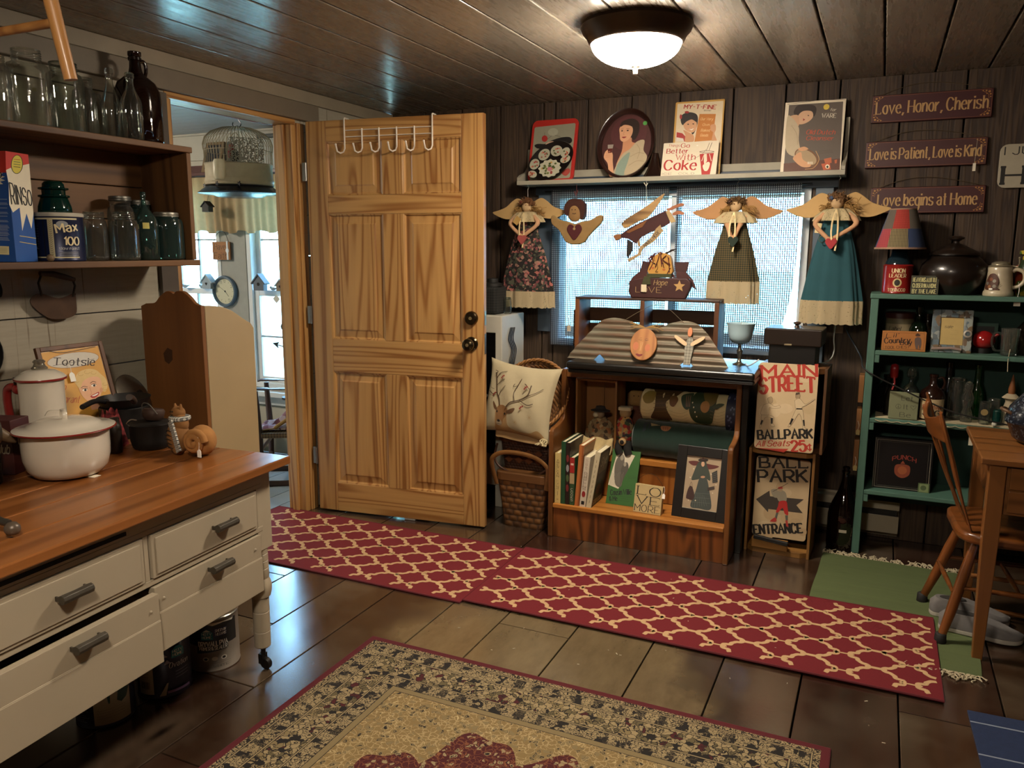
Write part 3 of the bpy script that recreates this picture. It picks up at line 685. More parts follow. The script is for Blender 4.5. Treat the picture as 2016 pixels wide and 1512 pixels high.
jar('clear glass jar with metal-rimmed neck behind the hanging stool leg', (-2.57, 1.925, GZ), .060, .232, .042, clear2, sh=.80, grp=GT, lid=None)
jar('small clear jar between the stool leg and the slim clear bottle', (-2.60, 2.02, GZ), .040, .205, .028, clear, sh=.74, grp=GT)
jar('clear jar cut off by left picture edge on top of crate', (-2.545, 1.655, GZ), .058, .20, .043, clear, sh=.8, grp=GT)
def slim(r, h, nr, s0=.5, s1=.68): return [(0, .003), (r*.85, 0), (r, .006), (r, h*s0), (r*.9, h*(s0+.06)), (nr*1.4, h*s1), (nr, h*(s1+.08)), (nr*.95, h-.02), (nr*1.25, h-.018), (nr*1.25, h-.004), (nr, h), (nr*.7, h-.004)]
bottle('slim clear glass bottle with long neck, left of the amber jug', (-2.545, 2.083, GZ), slim(.032, .245, .0115, .5, .72), clear, GT)
bottle('small clear glass bottle standing in front of the amber jug', (-2.487, 2.12, GZ), slim(.036, .232, .0125, .55, .74), clear2, GT)
bottle('short clear bottle half hidden behind the amber jug', (-2.645, 2.105, GZ), slim(.03, .17, .012, .55, .75), clear, GT)
jg = thing('amber_jug', 'large dark amber glass jug with finger-loop handle on the crate end', 'jug', (-2.575, 2.225, GZ))
m = MB(); m.lathe([(0, .004), (.075, 0), (.082, .006), (.083, .02), (.083, .15), (.080, .19), (.066, .222), (.042, .242), (.026, .255), (.021, .275), (.019, .30), (.0235, .302), (.0235, .312), (.019, .314), (.0235, .318), (.0235, .332), (.018, .333), (.012, .32)], 36, caps=False); mk('jug_body', m, amber, jg, smooth=50)
m = MB(); m.tube(cat([(0, .018, .30), (0, .036, .305), (0, .047, .29), (0, .046, .268), (0, .038, .245)], 5), .007, 10); mk('handle', m, amber, jg, smooth=60)
# inside the crate
GI = 'glass jars and bottles in the wall crate'
rb = thing('detergent_box', 'red, blue and white laundry detergent box in the wall crate', 'box', (-2.475, 1.635, SZ), 17)
# local: left face (front) runs along -x from the corner (0, 0), right face runs back along +y
m = MB(); m.box(-.21, 0, 0, .095, 0, .338); mk('carton', m, M('#1c4f96', .45, var=.05), rb, bevel=.0015)
a = Art(.21, .338, ((-118, 287), (37, 287), (57, 515), (-100, 520)))
a.poly([(-118, 287), (37, 287), (40, 330), (-115, 330)], '#c8352c')
st_ = []
for k in range(44): t = 2*PI*k/44; q = 1 if k % 2 else .82; st_.append((-28+63*q*math.cos(t), 342+27*q*math.sin(t)))
a.poly(st_, '#e9dfc4'); a.text('MISO', -18, 340, 25, 10, '#15120f', .24, slant=.15); a.text('E', -5, 300, 3, 12, '#15120f', .3)
a.rect(-8, 352, 14, 375, '#e3dac6')
for r_, n_ in ((384, 1), (392, 2), (402, 1), (411, 2), (419, 1), (428, 2), (438, 5), (452, 4), (464, 3)):
    for k in range(n_): a.line([(-60, r_+k*2.6), (38+(k % 3)*2, r_+k*2.6)], 1.0, '#c7d2e0')
a.rect(-60, 482, 40, 500, '#e2d6a4'); [a.line([(-55, 486+3*k), (34, 486+3*k)], .7, '#8a7d55') for k in range(4)]
a.build('front_print', rb, (-.21, -.0003, 0))
a = Art(.095, .338, ((37, 287), (73, 303), (78, 510), (57, 515)))
a.poly([(37, 287), (73, 303), (74, 335), (40, 345)], '#c8352c'); a.poly([(40, 345), (46, 340), (74, 330), (76, 440), (73, 465), (68, 440), (63, 470), (60, 430), (52, 440), (47, 425), (45, 380)], '#e6dcc2')
a.ell(56, 329, 9, 27, '#15120f'); a.ell(56, 329, 8, 25.5, '#d8c84a'); [a.line([(51, 315+7*k), (61, 318+7*k)], 1.6, c) for k, c in enumerate(('#b5432c', '#2c5a3a', '#2c5a3a', '#15120f'))]
a.text('RINSO', 50, 424, 75, 46, '#15120f', .08, .05, up=lambda u: 1-.35*u); [a.line([(60, 478+9*k), (77, 479+9*k)], 2, '#c9b46a') for k in range(2)]
a.build('side_print', rb, (0, 0, 0), (0, 0, PI/2)).location = (.0003, 0, 0)
cc = thing('coffee_can', 'dark blue coffee can with cream lettering and plastic rim', 'can', (-2.565, 1.855, SZ))
m = MB(); m.lathe([(0, 0), (.074, 0), (.0755, .004), (.074, .008), (.074, .145), (.0755, .149)], 40, caps=False); mk('can_body', m, M('#1a2140', .35, .3), cc, smooth=40)
m = MB(); m.lathe([(.0765, .148), (.0775, .150), (.0775, .158), (.074, .161), (0, .161)], 40); mk('rim_lid', m, M('#b9b3a2', .5), cc, smooth=40)
def cyl(r, a0, a1): return lambda u, v_, d: ((r+d+.0003)*math.cos(R(a0+(a1-a0)*u)), (r+d+.0003)*math.sin(R(a0+(a1-a0)*u)), v_)
def cylart(r, a0, a1, z0, z1, q=None, me=.008): f = cyl(r, a0, a1); return Art(r*R(a1-a0), z1-z0, q, lambda u, v, d: f(u, z0+v*(z1-z0), d), me, .0002)
a = cylart(.074, -120, 10, .008, .146)
a.rect(0, 2, 100, 6, '#c9bd94'); a.rect(0, 95, 100, 98, '#c9bd94'); a.rect(44, 4, 54, 97, '#c9bd94'); a.rect(34, 8, 37, 94, '#0d0f1c'); [a.line([(46, 8+5*k), (49, 11+5*k), (52, 8+5*k)], 1.0, '#5a4f38') for k in range(17)]
a.ell(70, 17, 10, 8, '#8d8f92'); a.text('Max', 60, 38, 98, 20, '#d9c79a', .2, rot=8); a.text('100', 72, 66, 98, 18, '#d9c79a', .2); a.text('slow roast', 62, 78, 98, 7, '#c3c3c0', .14); [a.line([(62, 84+4*k), (95, 84+4*k)], 1, '#b5b3aa') for k in range(3)]
[a.line([(5, 22+6*k), (26, 22+6*k)], 1.2, '#7d7f8a') for k in range(10)]; a.poly([(12, 76), (18, 66), (24, 76)], '#c3c3c0')
a.build('label', cc)
ins = thing('glass_insulator', 'teal green glass insulator standing on the coffee can lid', 'insulator', (-2.57, 1.85, SZ+.1612))
m = MB(); m.lathe([(.050, 0), (.052, .004), (.051, .02), (.044, .042), (.041, .05), (.048, .053), (.048, .058), (.036, .060), (.036, .075), (.046, .078), (.046, .083), (.034, .085), (.033, .096), (.026, .104), (0, .107)], 36); mk('insulator_body', m, glass('#0c4238', .03, .5, .3), ins, smooth=40)
m = MB(); m.ball((0, 0, .012), .012, 14, 10); tag(mk('wooden_bead', m, M('#6f5a40', .6), loc=(-2.468, 1.745, SZ), smooth=60), 'small round wooden bead at foot of the coffee can', 'bead')
jar('clear glass jar with open screw neck just right of coffee can', (-2.545, 1.975, SZ), .042, .170, .033, clear, sh=.78, grp=GI)
jar('embossed clear jar with open neck at the middle of the crate', (-2.497, 2.058, SZ), .050, .172, .038, clear2, sh=.78, grp=GI)
jar('clear jar with grey zinc lid standing behind the embossed jar', (-2.632, 2.16, SZ), .048, .235, .036, clear, zinc, .78, GI)
tbt = bottle('tall pale teal bottle with yellow price label in the crate', (-2.515, 2.165, SZ), slim(.046, .250, .0085, .55, .78), teal, GI)
m = MB(); m.grid(lambda u, v: ((.0466)*math.cos(R(-50+28*u)), .0466*math.sin(R(-50+28*u)), .115+.022*v), 6, 1); mk('price_label', m, M('#c9bd6a', .8), tbt)
jar('teal jar with zinc lid half hidden behind the tall teal bottle', (-2.645, 2.255, SZ), .050, .225, .038, teal, zinc, .78, GI)
jar('short wide teal jar with zinc lid at the right end of crate', (-2.515, 2.265, SZ), .060, .178, .042, teal, M('#8c887c', .4, .7), .82, GI)
# ---------------------------------------------------------------- hung on the left wall
ch = thing('food_chopper', 'rusty crescent food chopper hung on the whitewashed wall', 'chopper', (WX+.03, 1.92, 1.22), 0)
m = MB(); m.prism(cat([(-.105, .0), (-.10, -.025), (-.05, -.068), (0, -.078), (.045, -.072), (.065, -.055), (.066, .0), (.062, .012), (.0, -.002), (-.07, .018)], 4, True), -.004, .0, 'x'); mk('blade', m, M('#4a3526', .55, .5, var=.4, scale=20), ch)
for q in ([(0, -.065, .01), (.004, -.075, .055), (.006, -.062, .085)], [(0, .055, .0), (.004, .064, .04), (.006, .056, .062)]): m = MB(); m.tube(q, .004, 8); mk('tang', m, M('#2d241c', .5, .6), ch)
m = MB(); m.tube([(.006, -.068, .088), (.008, -.02, .085), (.008, .02, .074), (.006, .062, .062)], [.008, .011, .011, .008], 12); mk('handle', m, wood('#4a3420', '#2d1d10', 'y', 8, 30, .5), ch, smooth=60)
pn = thing('black_skillet', 'black iron skillet hanging at left picture edge', 'skillet', (WX+.03, 1.585, 1.05))
m = MB(); m.lathe([(0, .0), (.085, 0), (.098, .028), (.095, .028), (.083, .004), (0, .004)], 32, ax='x'); mk('pan', m, M('#131110', .45, .3), pn, smooth=40)
m = MB(); m.tube([(.012, 0, .09), (.012, 0, .15), (.012, 0, .2)], [.012, .009, .012], 10, flat=(1, 0, 0)); mk('handle', m, M('#131110', .45, .3), pn, smooth=60)
m = MB(); m.tube(cat([(0, 0, .05), (.02, 0, .045), (.03, .0, .02), (.022, 0, 0), (.008, 0, .006)], 4), .004, 8); tag(mk('wall_hook', m, M('#141210', .5, .5), loc=(WX+.0, 1.715, 1.235), smooth=60), 'small black iron hook on left wall above skillet', 'hook')
sl = thing('hanging_stool', 'light wooden stool hung upside from ceiling, leg and rung showing', 'stool', (-1.735, 1.08, 2.111), 0)
sl['label'] = 'light wooden stool hung under the ceiling, one leg and rung showing'
lw = wood('#bf8a4c', '#96622f', 'z', 6, 24, .45, .1, .05); lg = {}
m = MB(); m.lathe([(0, .0), (.15, 0), (.16, .01), (.16, .022), (.15, .03), (0, .03)], 32); mk('seat', m, wood('#b5813f', '#8f5c2a', 'x', 6, 24, .45), sl, smooth=40)
for sx, sy in ((1, 1), (1, -1), (-1, 1), (-1, -1)):
    m = MB(); m.tube([(sx*.095, sy*.095, 0), (sx*.135, sy*.135, -.36)], [.0165, .0135], 14); mk('leg', m, lw, sl, smooth=50)
for p, q in (((.108, .108, -.12), (.108, -.108, -.12)), ((-.108, .108, -.12), (-.108, -.108, -.12)), ((.122, .122, -.246), (-.122, .122, -.246)), ((.122, -.122, -.246), (-.122, -.122, -.246))):
    m = MB(); m.tube([p, q], .0095, 10); mk('rung', m, lw, sl, smooth=50)
m = MB(); m.tube(cat([(0, .0, .029), (0, .012, .045), (0, .0, .060), (0, -.0, .068)], 4), .003, 6); mk('hook', m, zinc, sl)
# ---------------------------------------------------------------- on the table
TZ = .7304
ena = M('#cfc5b3', .16, var=.03, coat=.6); redr = M('#7d1f1c', .25, coat=.4)
po = thing('enamel_stockpot', 'wide white enamel lidded pot with red rim and wire bail', 'pot', (-2.165, 1.525, TZ), -30)
m = MB(); m.lathe([(0, .0), (.07, 0), (.093, .008), (.109, .028), (.1165, .058), (.118, .085), (.118, .137), (.13, .142)], 48); mk('pot_body', m, ena, po, smooth=60)
m = MB(); m.lathe([(.13, .1395), (.1375, .140), (.139, .1425), (.1375, .145), (.13, .1455)], 48, caps=False); mk('red_rim', m, redr, po, smooth=60)
m = MB(); m.lathe([(.136, .1455), (.128, .148), (.10, .152), (.095, .158), (.07, .168), (.03, .174), (0, .175)], 48); l = mk('lid', m, ena, po, smooth=60)
m = MB(); m.tube(cat([(-.032, 0, .170), (-.028, 0, .19), (-.01, 0, .196), (.012, 0, .196), (.028, 0, .190), (.032, 0, .170)], 4), .007, 8, flat=(0, 0, 1)); mk('lid_handle', m, ena, l, smooth=60)
m = MB(); m.tube(cat([(-.05, -.105, .115), (-.085, -.10, .10), (-.115, -.075, .05), (-.125, -.04, .02), (-.128, .0, .012)], 5), .0022, 6); mk('wire_bail', m, M('#2b2723', .4, .7), po)
m = MB(); m.box(-.062, -.032, -.118, -.104, .10, .125); mk('bail_ear', m, ena, po, bevel=.003)
m = MB(); m.tube(cat([(-.03, 0, .19), (-.07, -.03, .185), (-.10, -.04, .165)], 4), .0012, 5); mk('tag_string', m, M('#e8e0d0', .8), po)
m = MB(); m.box(.065, .105, -.012, .014, .0005, .0015); mk('price_tag', m, M('#e9e1cd', .8), po).rotation_euler = (0, 0, R(38))
cp = thing('enamel_coffee_boiler', 'tall white enamel coffee pot with red handle and glass knob', 'coffee pot', (-2.40, 1.625, TZ), -30)
m = MB(); m.lathe([(0, 0), (.070, 0), (.0705, .006), (.068, .03), (.0655, .10), (.065, .22), (.0665, .252), (.068, .255)], 40); mk('pot_body', m, ena, cp, smooth=60)
m = MB(); m.lathe([(.066, .255), (.0745, .2555), (.0755, .259), (.0745, .262), (.066, .262)], 40); mk('red_rim', m, redr, cp, smooth=60)
m = MB(); m.lathe([(.073, .262), (.066, .270), (.045, .283), (.02, .288), (0, .288)], 40); l = mk('lid', m, ena, cp, smooth=60)
m = MB(); m.lathe([(.022, .287), (.024, .292), (.018, .298), (.015, .306), (.019, .312), (.013, .318), (0, .319)], 20); mk('glass_knob', m, glass('#cfcabc', .03, .7, .1), l, smooth=50)
m = MB(); m.tube(cat([(-.03, -.058, .228), (-.045, -.075, .232), (-.062, -.088, .222), (-.068, -.092, .19), (-.069, -.09, .145), (-.068, -.088, .125)], 4), .013, 10); m.ball((-.03, -.062, .226), .018, 12, 8); mk('handle', m, redr, cp, smooth=60)
m = MB(); m.box(-.05, -.022, -.072, -.056, .236, .262); mk('hinge', m, M('#2c2622', .4, .6), cp, bevel=.002)
ts = thing('candy_sign', 'yellow brown-framed candy sign with blonde smiling woman, leaning on wall', 'sign', (-2.485, 1.735, TZ), 90, tilt=-15)
ts.rotation_euler = Euler((R(-15), 0, R(90)), 'XYZ')
m = MB(); W, H = .255, .345; f = .016
m.box(0, f, 0, .014, 0, H); m.box(W-f, W, 0, .014, 0, H); m.box(f, W-f, 0, .014, 0, f); m.box(f, W-f, 0, .014, H-f, H); mk('frame', m, wood('#6d4526', '#4d2e17', 'z', 7, 30, .5), ts, bevel=.002)
m = MB(); m.box(f, W-f, .006, .012, f, H-f); pl = mk('panel', m, M('#cf983f', .5), ts)
a = Art(W-2*f, H-2*f, ((412, 690), (865, 628), (1042, 1311), (613, 1424)))
a.rect(0, 0, 1, 1, '#d39c42') if 0 else None
for e in ([(412, 690), (865, 628)], [(865, 628), (1042, 1311)], [(412, 690), (613, 1424)]): a.line(e, 3.5, '#efe4cf')
a.ell(670, 752, 205, 66, '#a8743a', rot=-8); a.ell(670, 752, 200, 61, '#c9c2b4', rot=-8); a.text('Tootsie', 515, 795, 835, 62, '#2d1b12', .2, .08, slant=.25)
a.line([(515, 800), (680, 770), (835, 742)], 1.2, '#2d1b12')
a.text('Rich', 515, 1000, 615, 52, '#b04a26', .09, slant=.4); a.text('fragrant', 535, 1105, 720, 60, '#b04a26', .09, slant=.4)
hair = '#d9b878'; skin = '#dba07c'
a.poly([(690, 900), (720, 850), (790, 825), (850, 835), (890, 870), (925, 905), (940, 960), (925, 1010), (890, 1010), (860, 1060), (760, 1040), (730, 1000), (700, 960), (680, 930)], hair, True)
a.poly([(865, 1000), (890, 1050), (960, 1110), (985, 1125), (820, 1165), (800, 1100)], skin); a.poly([(930, 1040), (960, 1050), (985, 1125), (900, 1140), (925, 1090)], '#2f2c26')
a.poly([(725, 925), (760, 880), (830, 870), (880, 900), (895, 960), (890, 1030), (860, 1085), (820, 1105), (770, 1075), (735, 1030), (715, 970)], '#e3ad86', True)
a.poly([(690, 900), (720, 850), (790, 825), (850, 835), (895, 880), (905, 920), (860, 890), (800, 895), (750, 930), (730, 985), (705, 960)], hair, True)
for cx, cy, r in ((730, 870, 20), (780, 852, 22), (830, 858, 20), (700, 930, 16), (920, 950, 18), (918, 990, 15)): a.line([(cx+r*math.cos(t/3), cy+r*.6*math.sin(t/3)) for t in range(14)], 1.2, '#b98f4c')
a.line([(735, 985), (755, 970), (785, 975)], 2.2, '#7a5230', True); a.line([(805, 945), (825, 930), (850, 935)], 2.2, '#7a5230', True)
a.ell(765, 1000, 20, 10, '#f1e6d6', rot=-10); a.ell(768, 1000, 9, 10, '#35281f'); a.ell(832, 962, 20, 10, '#f1e6d6', rot=-10); a.ell(836, 962, 9, 10, '#35281f'); a.line([(745, 992), (765, 986), (787, 992)], 1.6, '#3a2a1f', True); a.line([(813, 955), (832, 948), (852, 952)], 1.6, '#3a2a1f', True)
a.line([(800, 975), (815, 1025), (805, 1040)], 1.3, '#b97c58', True); a.poly([(808, 1050), (840, 1030), (872, 1015), (870, 1040), (845, 1062), (820, 1065)], '#b02f2c', True); a.poly([(818, 1048), (845, 1034), (866, 1024), (862, 1036), (838, 1050)], '#f3ebe0', True)
a.ell(890, 1000, 12, 22, '#d79a72'); a.line([(480, 680), (600, 690), (840, 640)], 2, '#5a4530', True)
a.build('print', pl, (f, .0056, f))
price_tag(ts, (f+.085, -.004, .245), s=1.25)
# pans and oddments behind the enamel pot
bl = M('#15120f', .5, .35, var=.3)
sk = thing('iron_skillet', 'black iron skillet with handle pointing up left, behind enamel pot', 'skillet', (-2.44, 1.955, TZ), 20)
m = MB(); m.lathe([(0, .11), (.075, .11), (.09, .14), (.087, .14), (.073, .114), (0, .114)], 32); m.lathe([(0, 0), (.08, 0), (.085, .105), (.082, .108), (0, .109)], 32); mk('pan', m, bl, sk, smooth=40)
m = MB(); m.tube(cat([(.05, -.02, .125), (.09, -.09, .145), (.13, -.17, .17), (.14, -.20, .178)], 4), [.011]*13, 10); mk('handle', m, M('#3a2c22', .5), sk, smooth=60)
m = MB(); m.tube(cat([(-.02, -.07, .135), (-.02, -.14, .15), (-.0, -.24, .15)], 4), .009, 10); mk('lid_handle', m, bl, sk, smooth=60)
gd = thing('pot_lid', 'round dull metal lid leaning against the wall behind the iron kettle', 'lid', (-2.57, 2.06, .83), 75)
gd.rotation_euler = Euler((R(62), R(18), R(100)), 'XYZ'); gd.location = (-2.57, 2.10, .835)
m = MB(); m.lathe([(.088, 0), (.092, .002), (.092, .006), (.08, .010), (.04, .016), (0, .018)], 40); mk('dish', m, M('#6f685c', .3, .8, var=.25), gd, smooth=50)
m = MB(); m.lathe([(.006, .017), (.006, .026), (.014, .03), (.013, .038), (0, .04)], 16); mk('knob', m, bl, gd, smooth=50)
cl = thing('plaid_cloth', 'crumpled dark red cloth with a hang tag between the pans', 'cloth', (-2.36, 1.83, TZ), 20)
m = MB(); rn = random.Random(5); m.grid(lambda u, v: ((.045+.012*math.sin(9*u*PI))*math.cos(2*PI*u)*(1-.55*v), (.05+.014*math.sin(7*u*PI+2))*math.sin(2*PI*u)*(1-.55*v), v*.115+.012*math.sin(8*PI*u)*v), 28, 8, True); mk('folded_cloth', m, check('#5a1a1c', '#8d3232', 60, 60), cl, smooth=60); price_tag(cl, (.045, -.045, .062))
m = MB(); m.lathe([(0, 0), (.019, 0), (.021, .01), (.021, .085), (.019, .095), (.016, .10), (.017, .115), (.013, .118), (0, .118)], 20); tag(mk('dark_jar', m, M('#241d17', .4, .3, var=.5, scale=60), loc=(-2.255, 1.762, TZ), smooth=45), 'slim dark bottle-like tin right behind the enamel pot', 'tin')
ik = thing('iron_kettle', 'black cast iron pot with rusty lid cup on top', 'pot', (-2.205, 1.862, TZ), 0)
m = MB(); m.lathe([(0, .0), (.05, 0), (.060, .008), (.0655, .03), (.067, .082), (.069, .085), (.0655, .088), (.02, .091), (0, .091)], 36); mk('pot_body', m, M('#17130f', .6, .3), ik, smooth=45)
m = MB(); m.T = Matrix.Translation((.0, .012, .093)) @ Matrix.Rotation(R(-8), 4, 'X'); m.lathe([(0, 0), (.024, 0), (.033, .010), (.036, .03), (.031, .038), (0, .040)], 28); mk('lid_cup', m, M('#3d2a20', .65, .3, var=.4), ik, smooth=45)
m = MB(); m.tube(cat([(-.036, .0, .115), (-.02, -.01, .15), (.01, -.01, .152), (.035, .0, .118)], 5), .0018, 6); mk('wire_bail', m, zinc, ik)
m = MB(); m.tube(cat([(-.02, -.068, .085), (-.01, -.085, .098), (.005, -.08, .112), (.02, -.07, .11)], 4), .002, 6); mk('wire_hook', m, M('#b9b2a4', .3, .9), ik)
hn = thing('stuffed_cat', 'tan striped stuffed cloth cat with a checked scarf on table', 'stuffed toy', (-2.01, 1.865, TZ), -18)
tanm = M('#84592c', .9, var=.25, scale=18, bump=.1); dk = M('#33240f', .9)
m = MB(); m.ball((-.052, -.03, .052), (.042, .036, .056), 20, 14); m.ball((-.045, -.024, .098), (.030, .026, .034), 18, 12); m.ball((-.06, -.022, .132), (.027, .022, .022), 16, 12)
m.tube([(-.08, -.02, .14), (-.085, -.02, .16)], [.009, .003], 8); m.tube([(-.045, -.02, .142), (-.042, -.02, .163)], [.009, .003], 8)
m.ball((-.028, -.045, .014), (.02, .016, .014), 12, 8)
mk('body', m, tanm, hn, smooth=70)
m = MB(); m.ball((.035, .01, .05), (.052, .042, .05), 20, 14); m.tube([(.066+.85*(.034-.0011*t)*math.cos(t*.5), -.030+.53*(.034-.0011*t)*math.cos(t*.5)-.0004*t, .056+(.036-.0011*t)*math.sin(t*.5)) for t in range(27)], [.012]*27, 8); mk('curled_tail', m, M('#a06f3a', .9, var=.3, scale=30, bump=.1), hn, smooth=70)
m = MB()
for k in range(6):
    z = .020+.014*k; q_ = math.sqrt(max(0, 1-((z-.052)/.056)**2)); m.tube([(-.052+.043*q_*math.cos(t_), -.03+.037*q_*math.sin(t_), z+.004*math.sin(3*t_)) for t_ in [R(-170+11*n_) for n_ in range(11)]], [.0005, .002, .003, .0035, .0035, .0035, .003, .003, .002, .0015, .0005], 6)
mk('stripes', m, dk, hn)
m = MB(); m.ball((-.07, -.0425, .137), .003, 8, 6); m.ball((-.055, -.0435, .139), .003, 8, 6); m.tube([(-.064, -.045, .130), (-.06, -.045, .126), (-.054, -.044, .129)], .001, 5); mk('eyes', m, dk, hn)
gm = check('#cfcbbd', '#20262c', 170, 170)
m = MB(); m.lathe([(.031, .108), (.035, .112), (.035, .120), (.031, .124)], 20, (-.049, -.023, 0)); m.T = Matrix.Translation((-.02, -.056, .062)) @ Matrix.Rotation(R(-28), 4, 'Y'); m.box(-.013, .015, -.004, .003, -.052, .055); mk('scarf', m, gm, hn, bevel=.001)
price_tag(hn, (.09, -.03, .035), rz=20)
# kitchen tools running off the left edge
gr = thing('meat_grinder', 'grey iron meat grinder at left edge, crank knob towards room', 'grinder', (-2.05, 1.14, TZ), 0)
gm2 = M('#4d483f', .4, .6, var=.2)
m = MB(); m.lathe([(0, 0), (.05, 0), (.05, .01), (.03, .02), (.025, .16), (.045, .18), (.045, .26), (0, .26)], 24, (0, -.02, 0)); m.tube([(0, -.02, .21), (.03, .10, .21)], [.042, .036], 18); mk('grinder_body', m, gm2, gr, smooth=45)
m = MB(); m.tube(cat([(.0, -.05, .21), (.08, -.08, .18), (.14, -.05, .09), (.20, -.03, .04), (.235, -.022, .03)], 5), .009, 10); q = mk('crank', m, gm2, gr, smooth=50)
m = MB(); m.lathe([(0, 0), (.013, .003), (.018, .012), (.017, .022), (.010, .030), (.0, .032)], 18, (.25, -.025, .005)); mk('crank_knob', m, M('#5a4d40', .35, .2), q, smooth=50)
m = MB(); m.lathe([(0, 0), (.034, 0), (.030, .07), (.026, .072), (0, .072)], 24); tag(mk('tin_funnel', m, M('#6a655a', .4, .6), loc=(-2.145, 1.235, TZ), smooth=45), 'grey tin cup at left picture edge beside crank', 'cup')
gt = MB(); gt.lathe([(.040, 0), (.040, .15), (.037, .153), (0, .153)], 28)
tag(mk('round_grater', gt, blotch(('#2b2722', '#2b2722', '#3b362f', '#0d0b09'), 190, .5), loc=(-2.285, 1.358, TZ), smooth=45), 'dark pierced round grater at left edge of table', 'grater')
hrn = thing('powder_horn', 'mottled brown horn lying over the grater at left edge', 'horn', (-2.27, 1.30, TZ+.1535), 0)
m = MB(); m.tube(cat([(-.10, -.14, .05), (-.03, -.05, .042), (.02, .03, .026), (.04, .095, -.02), (.045, .115, -.035)], 5), [.04-.0017*k for k in range(21)], 18); mk('horn_body', m, M('#5d4b35', .45, var=.35, scale=14), hrn, smooth=60)
m = MB(); m.tube([(-.103, -.145, .05), (-.11, -.155, .051)], .041, 18); mk('end_cap', m, M('#2b221a', .5), hrn, smooth=60)
rx = thing('dark_red_carton', 'dark red and black carton with white label under coffee pot handle', 'carton', (-2.31, 1.49, TZ), 20)
m = MB(); m.box(-.10, .0, -.045, .035, 0, .165); mk('carton', m, M('#3d1512', .5), rx, bevel=.002)
a = Art(.10, .165, ); a.rect(4, 35, 36, 82, '#c9c2b0'); [a.line([(10+4*k, 40), (10+4*k, 78)], 1.4, '#1c1815') for k in range(6)]; a.rect(0, 84, 60, 98, '#b5ab96'); a.text('club', 48, 60, 88, 16, '#c3bba8', .14, slant=.2); a.rect(4, 4, 40, 14, '#a39b89')
a.build('label', rx, (-.10, -.0453, 0))
# ---------------------------------------------------------------- paint cans under the table
def paintcan(label, loc, rz, col, r=.083, h=.19):
    o = thing('paint_can', label, 'paint can', loc, rz, group="paint cans under the baker's table")
    m = MB(); m.lathe([(0, .003), (r-.002, 0), (r, .004), (r-.001, .008), (r-.001, h-.012), (r+.0015, h-.008)], 48, caps=False); mk('can_body', m, col, o, smooth=40)
    m = MB(); m.lathe([(r+.0015, h-.008), (r+.002, h-.003), (r-.001, h), (r-.010, h), (r-.012, h-.008), (r-.018, h-.006), (r-.02, h-.009), (0, h-.009)], 48); mk('lid', m, M('#8f8c84', .3, .85), o, smooth=35)
    return o
tealc = '#1f7f93'
def house(a, x, y, s, c=tealc):
    a.poly([(x-s, y+s*1.1), (x-s, y-s*.5), (x-s*.3, y-s*1.3), (x+s*.3, y-s*1.3), (x+s, y-s*.5), (x+s, y+s*1.1)], c)
o = paintcan('grey paint can with dark label reading drywall primer, nearest table leg', (-1.985, 1.868, 0), 0, M('#8f8579', .4))
a = cylart(.0822, -135, 15, .010, .178)
a.rect(0, 2, 100, 50, '#1d1a18'); a.poly([(36, 44), (82, 40), (82, 60), (34, 66)], '#0d1715'); house(a, 51, 27, 9); a.text('HGTV', 44, 27, 58, 5, '#e8e6e0', .2); a.text('HOME', 44, 34, 58, 5, '#e8e6e0', .2); a.poly([(45, 20), (51, 15), (57, 20)], '#dfe6e4')
a.rect(61, 14, 81, 32, '#141634'); a.text('SHERWIN', 63, 22, 79, 5.5, '#e8e6e0', .16, slant=.2); a.text('WILLIAMS', 63, 29.5, 79, 5.5, '#e8e6e0', .16, slant=.2)
a.text('DRYWALL PVA', 38, 50, 81, 9.5, '#ece9e2', .22); a.text('PRIMER & SEALER', 39, 58.5, 80, 7, '#ece9e2', .2); [a.line([(38, 69+2*k), (80, 67+2*k)], .6, '#6d655b') for k in range(2)]
for k, c in enumerate(('#1d1a18', '#e4dfd4', '#1d1a18')): a.ell(48+13*k, 77, 4.5, 4.5, '#ddd7cb'); a.ell(48+13*k, 77, 2.6, 2.6, c)
[a.line([(33, 87+4*k), (84, 86+4*k)], .7, '#6d655b') for k in range(3)]; a.text('WHITE', 58, 95, 80, 4, '#3a352e', .16)
a.poly([(20, 1), (92, 1), (90, 5), (75, 3), (60, 7), (52, 3), (40, 6), (30, 3)], '#d9d3c6')
a.build('label', o)
o = paintcan('dark purple paint can with barcode label, middle of the three', (-2.01, 1.678, 0), 0, M('#231a2b', .4))
a = cylart(.0822, -135, 15, .010, .178)
a.rect(12, 2, 16, 98, '#bdb7ab'); a.rect(24, 28, 48, 96, '#cfcac0'); [a.line([(27, 33+3.5*k), (45-(k*5 % 9), 33+3.5*k)], .8, '#6a6660') for k in range(9)]
[a.line([(30+1.6*k, 70), (30+1.6*k, 84)], 1.0 if k % 3 else 1.8, '#17140f') for k in range(9)]
for x, y, s in ((56, 14, 8), (62, 20, 7), (50, 22, 6), (68, 34, 5)): a.poly([(x, y-s), (x+s*.5, y-s*.2), (x+s, y+s*.4), (x+s*.2, y+s*.5), (x-s*.7, y+s*.8), (x-s*.5, y-s*.1)], '#9f97a5', True)
house(a, 83, 18, 9); a.text('HGTV', 76, 18, 90, 5, '#e8e6e0', .2); a.text('HOME', 76, 25, 90, 5, '#e8e6e0', .2); a.text('Ovation', 70, 46, 98, 10, '#e8e6e0', .12, slant=.15); [a.line([(78, 56+6*k), (97, 54+6*k)], 1, '#b5aebc') for k in range(3)]; a.poly([(56, 98), (66, 74), (68, 74), (64, 98)], '#cfcabb'); a.rect(66, 90, 99, 95, '#8f6f9a')
a.build('label', o)
o = paintcan('navy paint can with green drip on white label, farthest under table', (-2.045, 1.49, 0), 0, M('#171a33', .4))
